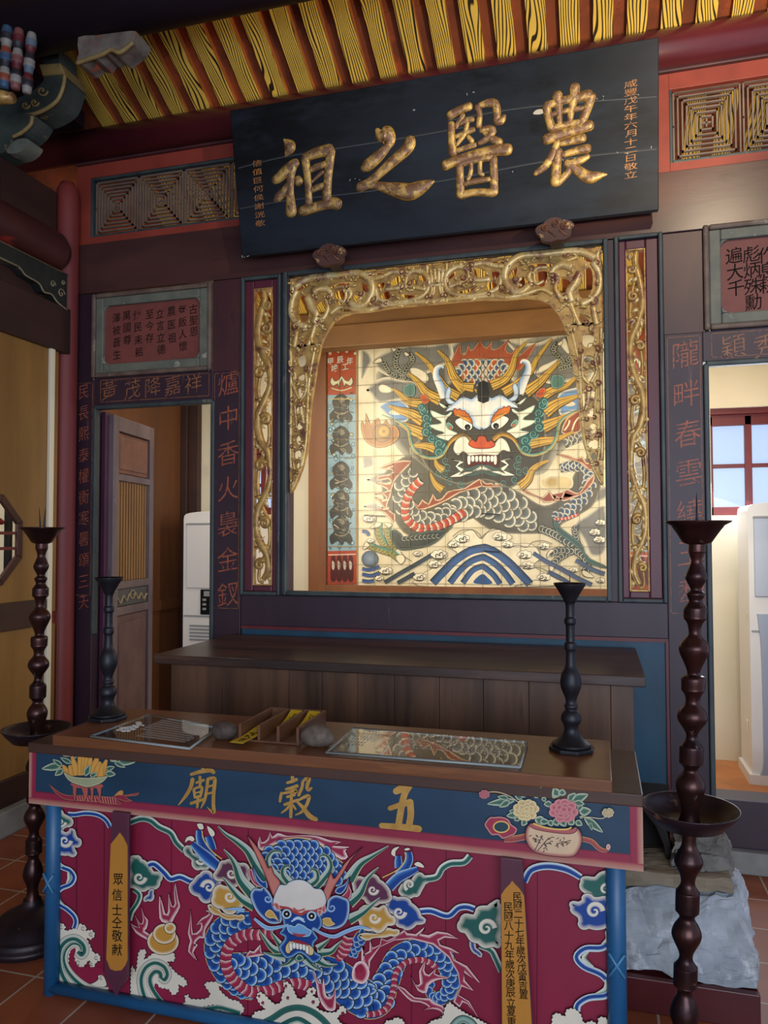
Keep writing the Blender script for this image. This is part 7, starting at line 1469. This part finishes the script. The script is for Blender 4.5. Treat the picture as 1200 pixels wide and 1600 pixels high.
rock('stone_plank', [(-.5, 2.735, .305), (.415, 2.74, .335), (.43, 2.98, .335), (-.5, 2.98, .305), (-.5, 2.745, .350), (.405, 2.75, .382), (.43, 2.98, .39), (-.5, 2.98, .36)], M['tan_stone'], .012, 5, 34)
for k, (x0, x1, y0_, z0, z1) in enumerate(((.235, .43, 2.79, .375, .425), (.24, .425, 2.81, .422, .465), (.27, .41, 2.83, .462, .498))):
    rock('stone_block', [(x0, y0_, z0), (x1, y0_, z0), (x1, 2.97, z0), (x0, 2.97, z0), (x0+.01, y0_+.02, z1), (x1-.02, y0_+.015, z1), (x1-.02, 2.97, z1), (x0+.01, 2.97, z1)], M['grey_rock'], .022, 20+k, 16)
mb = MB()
for k in range(9):                       # dark curved shell, its near-black colour paints the shade between the stones
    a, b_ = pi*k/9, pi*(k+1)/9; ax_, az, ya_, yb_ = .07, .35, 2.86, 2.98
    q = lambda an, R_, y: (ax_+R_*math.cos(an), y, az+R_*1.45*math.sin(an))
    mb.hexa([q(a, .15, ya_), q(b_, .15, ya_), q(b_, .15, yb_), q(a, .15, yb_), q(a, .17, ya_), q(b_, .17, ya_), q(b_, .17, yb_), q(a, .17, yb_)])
mb.box((-.14, 2.975, .35), (.24, 2.99, .60)).build('hollow_shade', mat('hollow', '1c1614', '120e0d', 8, rough=.9), cv)

# ------------------------------------------------------------------ carved roof brackets in the upper left corner
mat('bracket_green', '3f4842', '2c3432', 9, rough=.6, bump=.25, c3='8a7850', sc3=7, lo3=.60, hi3=.68); mat('bracket_rim', '9a8250', '7c6840', 14, rough=.55, bump=.2)
def carved_px(pts, Y, th, m, r, nm, k=3, rim=None):
    q = cr(pts, True, k) if k else pts
    o = MB().prism([W(a[0], a[1], Y) for a in q], (0, th, 0)).build(nm, m, r, .006)
    if rim:
        mb = MB(); mb.tube([W(a[0], a[1], Y-.004) for a in cr(rim, False, 4)], .010, 8); mb.build('gilt_rim', M['bracket_rim'], r)
    return o
b1 = empty('roof_bracket', W(60, 150, 3.25), 'grey green carved roof bracket with golden edge under the dark beam', 'bracket')
carved_px([(62, 78), (92, 76), (94, 98), (80, 104), (66, 98)], 3.25, .14, M['bracket_green'], b1, 'block', 0)
carved_px([(66, 114), (84, 112), (101, 118), (99, 132), (90, 155), (70, 170), (48, 178), (10, 184), (-20, 184), (-20, 165), (20, 156), (50, 142), (68, 126)], 3.24, .16, M['bracket_green'], b1, 'arm', 3, [(101, 118), (99, 134), (90, 156), (70, 171), (48, 179), (0, 184)])
carved_px([(60, 100), (94, 98), (101, 116), (84, 116), (66, 118)], 3.23, .18, M['bracket_rim'], b1, 'capital', 0)
mb = MB()
for x, y, r_ in ((66, 142, 9), (54, 160, 7), (40, 164, 7)): mb.tube([W(x+r_*(1-t)*math.cos(8*t), y+r_*(1-t)*math.sin(8*t), 3.235) for t in [i/14 for i in range(15)]], .006, 6)
mb.build('scroll_relief', M['bracket_rim'], b1)
b2 = empty('roof_bracket', W(25, 210, 3.2), 'smaller carved bracket with a pale curled tip, lowest at the upper left edge', 'bracket')
carved_px([(-20, 182), (48, 178), (50, 190), (36, 206), (22, 212), (16, 226), (4, 238), (-20, 236)], 3.2, .14, M['bracket_green'], b2, 'arm', 3, [(50, 182), (48, 194), (34, 207), (20, 214)])
carved_px([(10, 236), (20, 222), (34, 216), (46, 219), (40, 230), (28, 238), (16, 240)], 3.19, .1, M['moulding_pale'], b2, 'curled_tip', 3)
b3 = empty('carved_corbel', W(160, 70, 3.05), 'pale carved corbel with scalloped underside hanging below the dark round beam', 'bracket')
carved_px([(122, 58), (150, 55), (205, 48), (212, 52), (206, 66), (188, 80), (180, 84), (174, 76), (166, 84), (158, 82), (152, 92), (140, 90), (128, 99), (119, 97), (123, 84)], 3.0, .12, mat('corbel_grey', '7c7468', '564c46', 10, rough=.6, bump=.4, c3='9a5038', sc3=6, lo3=.6, hi3=.66), b3, 'corbel_block', 2, [(208, 66), (188, 82), (174, 78), (158, 86), (140, 92), (120, 99)])
b4 = empty('carved_tassel', W(25, 95, 2.9), 'bundle of red, white and blue ribbed carved ornaments at the upper left edge', 'carving')
for k, (x, ct, cb, top, bot, w_) in enumerate(((50, '5a6a78', '5a2026', 52, 146, 8), (30, '7a4a46', '5a1a20', 46, 140, 8.5), (12, '84402c', '34506c', 42, 138, 9), (-8, '9a8a80', '6a2a2a', 46, 140, 9))):
    mb = MB(); n = 46; P = []; R_ = []
    for i in range(n):
        t = i/(n-1); P.append(W(x-6*t*(1 if k else 1.4), top+(bot-top)*t, 2.95-.02*k)); R_.append((w_*(.8+.35*abs(math.sin(t*pi*3.0)))+math.sin(t*60)*.35)/360)
    mb.tube(P, R_, 14)
    for i in range(n):
        c_ = [lin('8a857e'), lin(ct), lin(cb), lin('24222a')][int(i/n*9+k) % 4]
        for j in range(14): mb.c[i*14+j] = c_
    mb.build('ribbed_petal', MATS.get('tassel_paint') or vmat('tassel_paint', .5, .1, bump=.2), b4)
MB().tube([W(-20, 150, 2.93), W(0, 152, 2.93), W(20, 153, 2.93)], [.03, .035, .025], 14).build('gold_knob', M['gilt'], b4)
tag(MB().box((-3.2, 1.2, 3.9), (-2.86, 3.7, 4.0)).build('side_beam', M['dark_beam'], None), kind='structure'); bpy.data.objects['side_beam'].name = 'trim_2'
bpy.data.objects.remove(_fo); bpy.data.curves.remove(_fc)
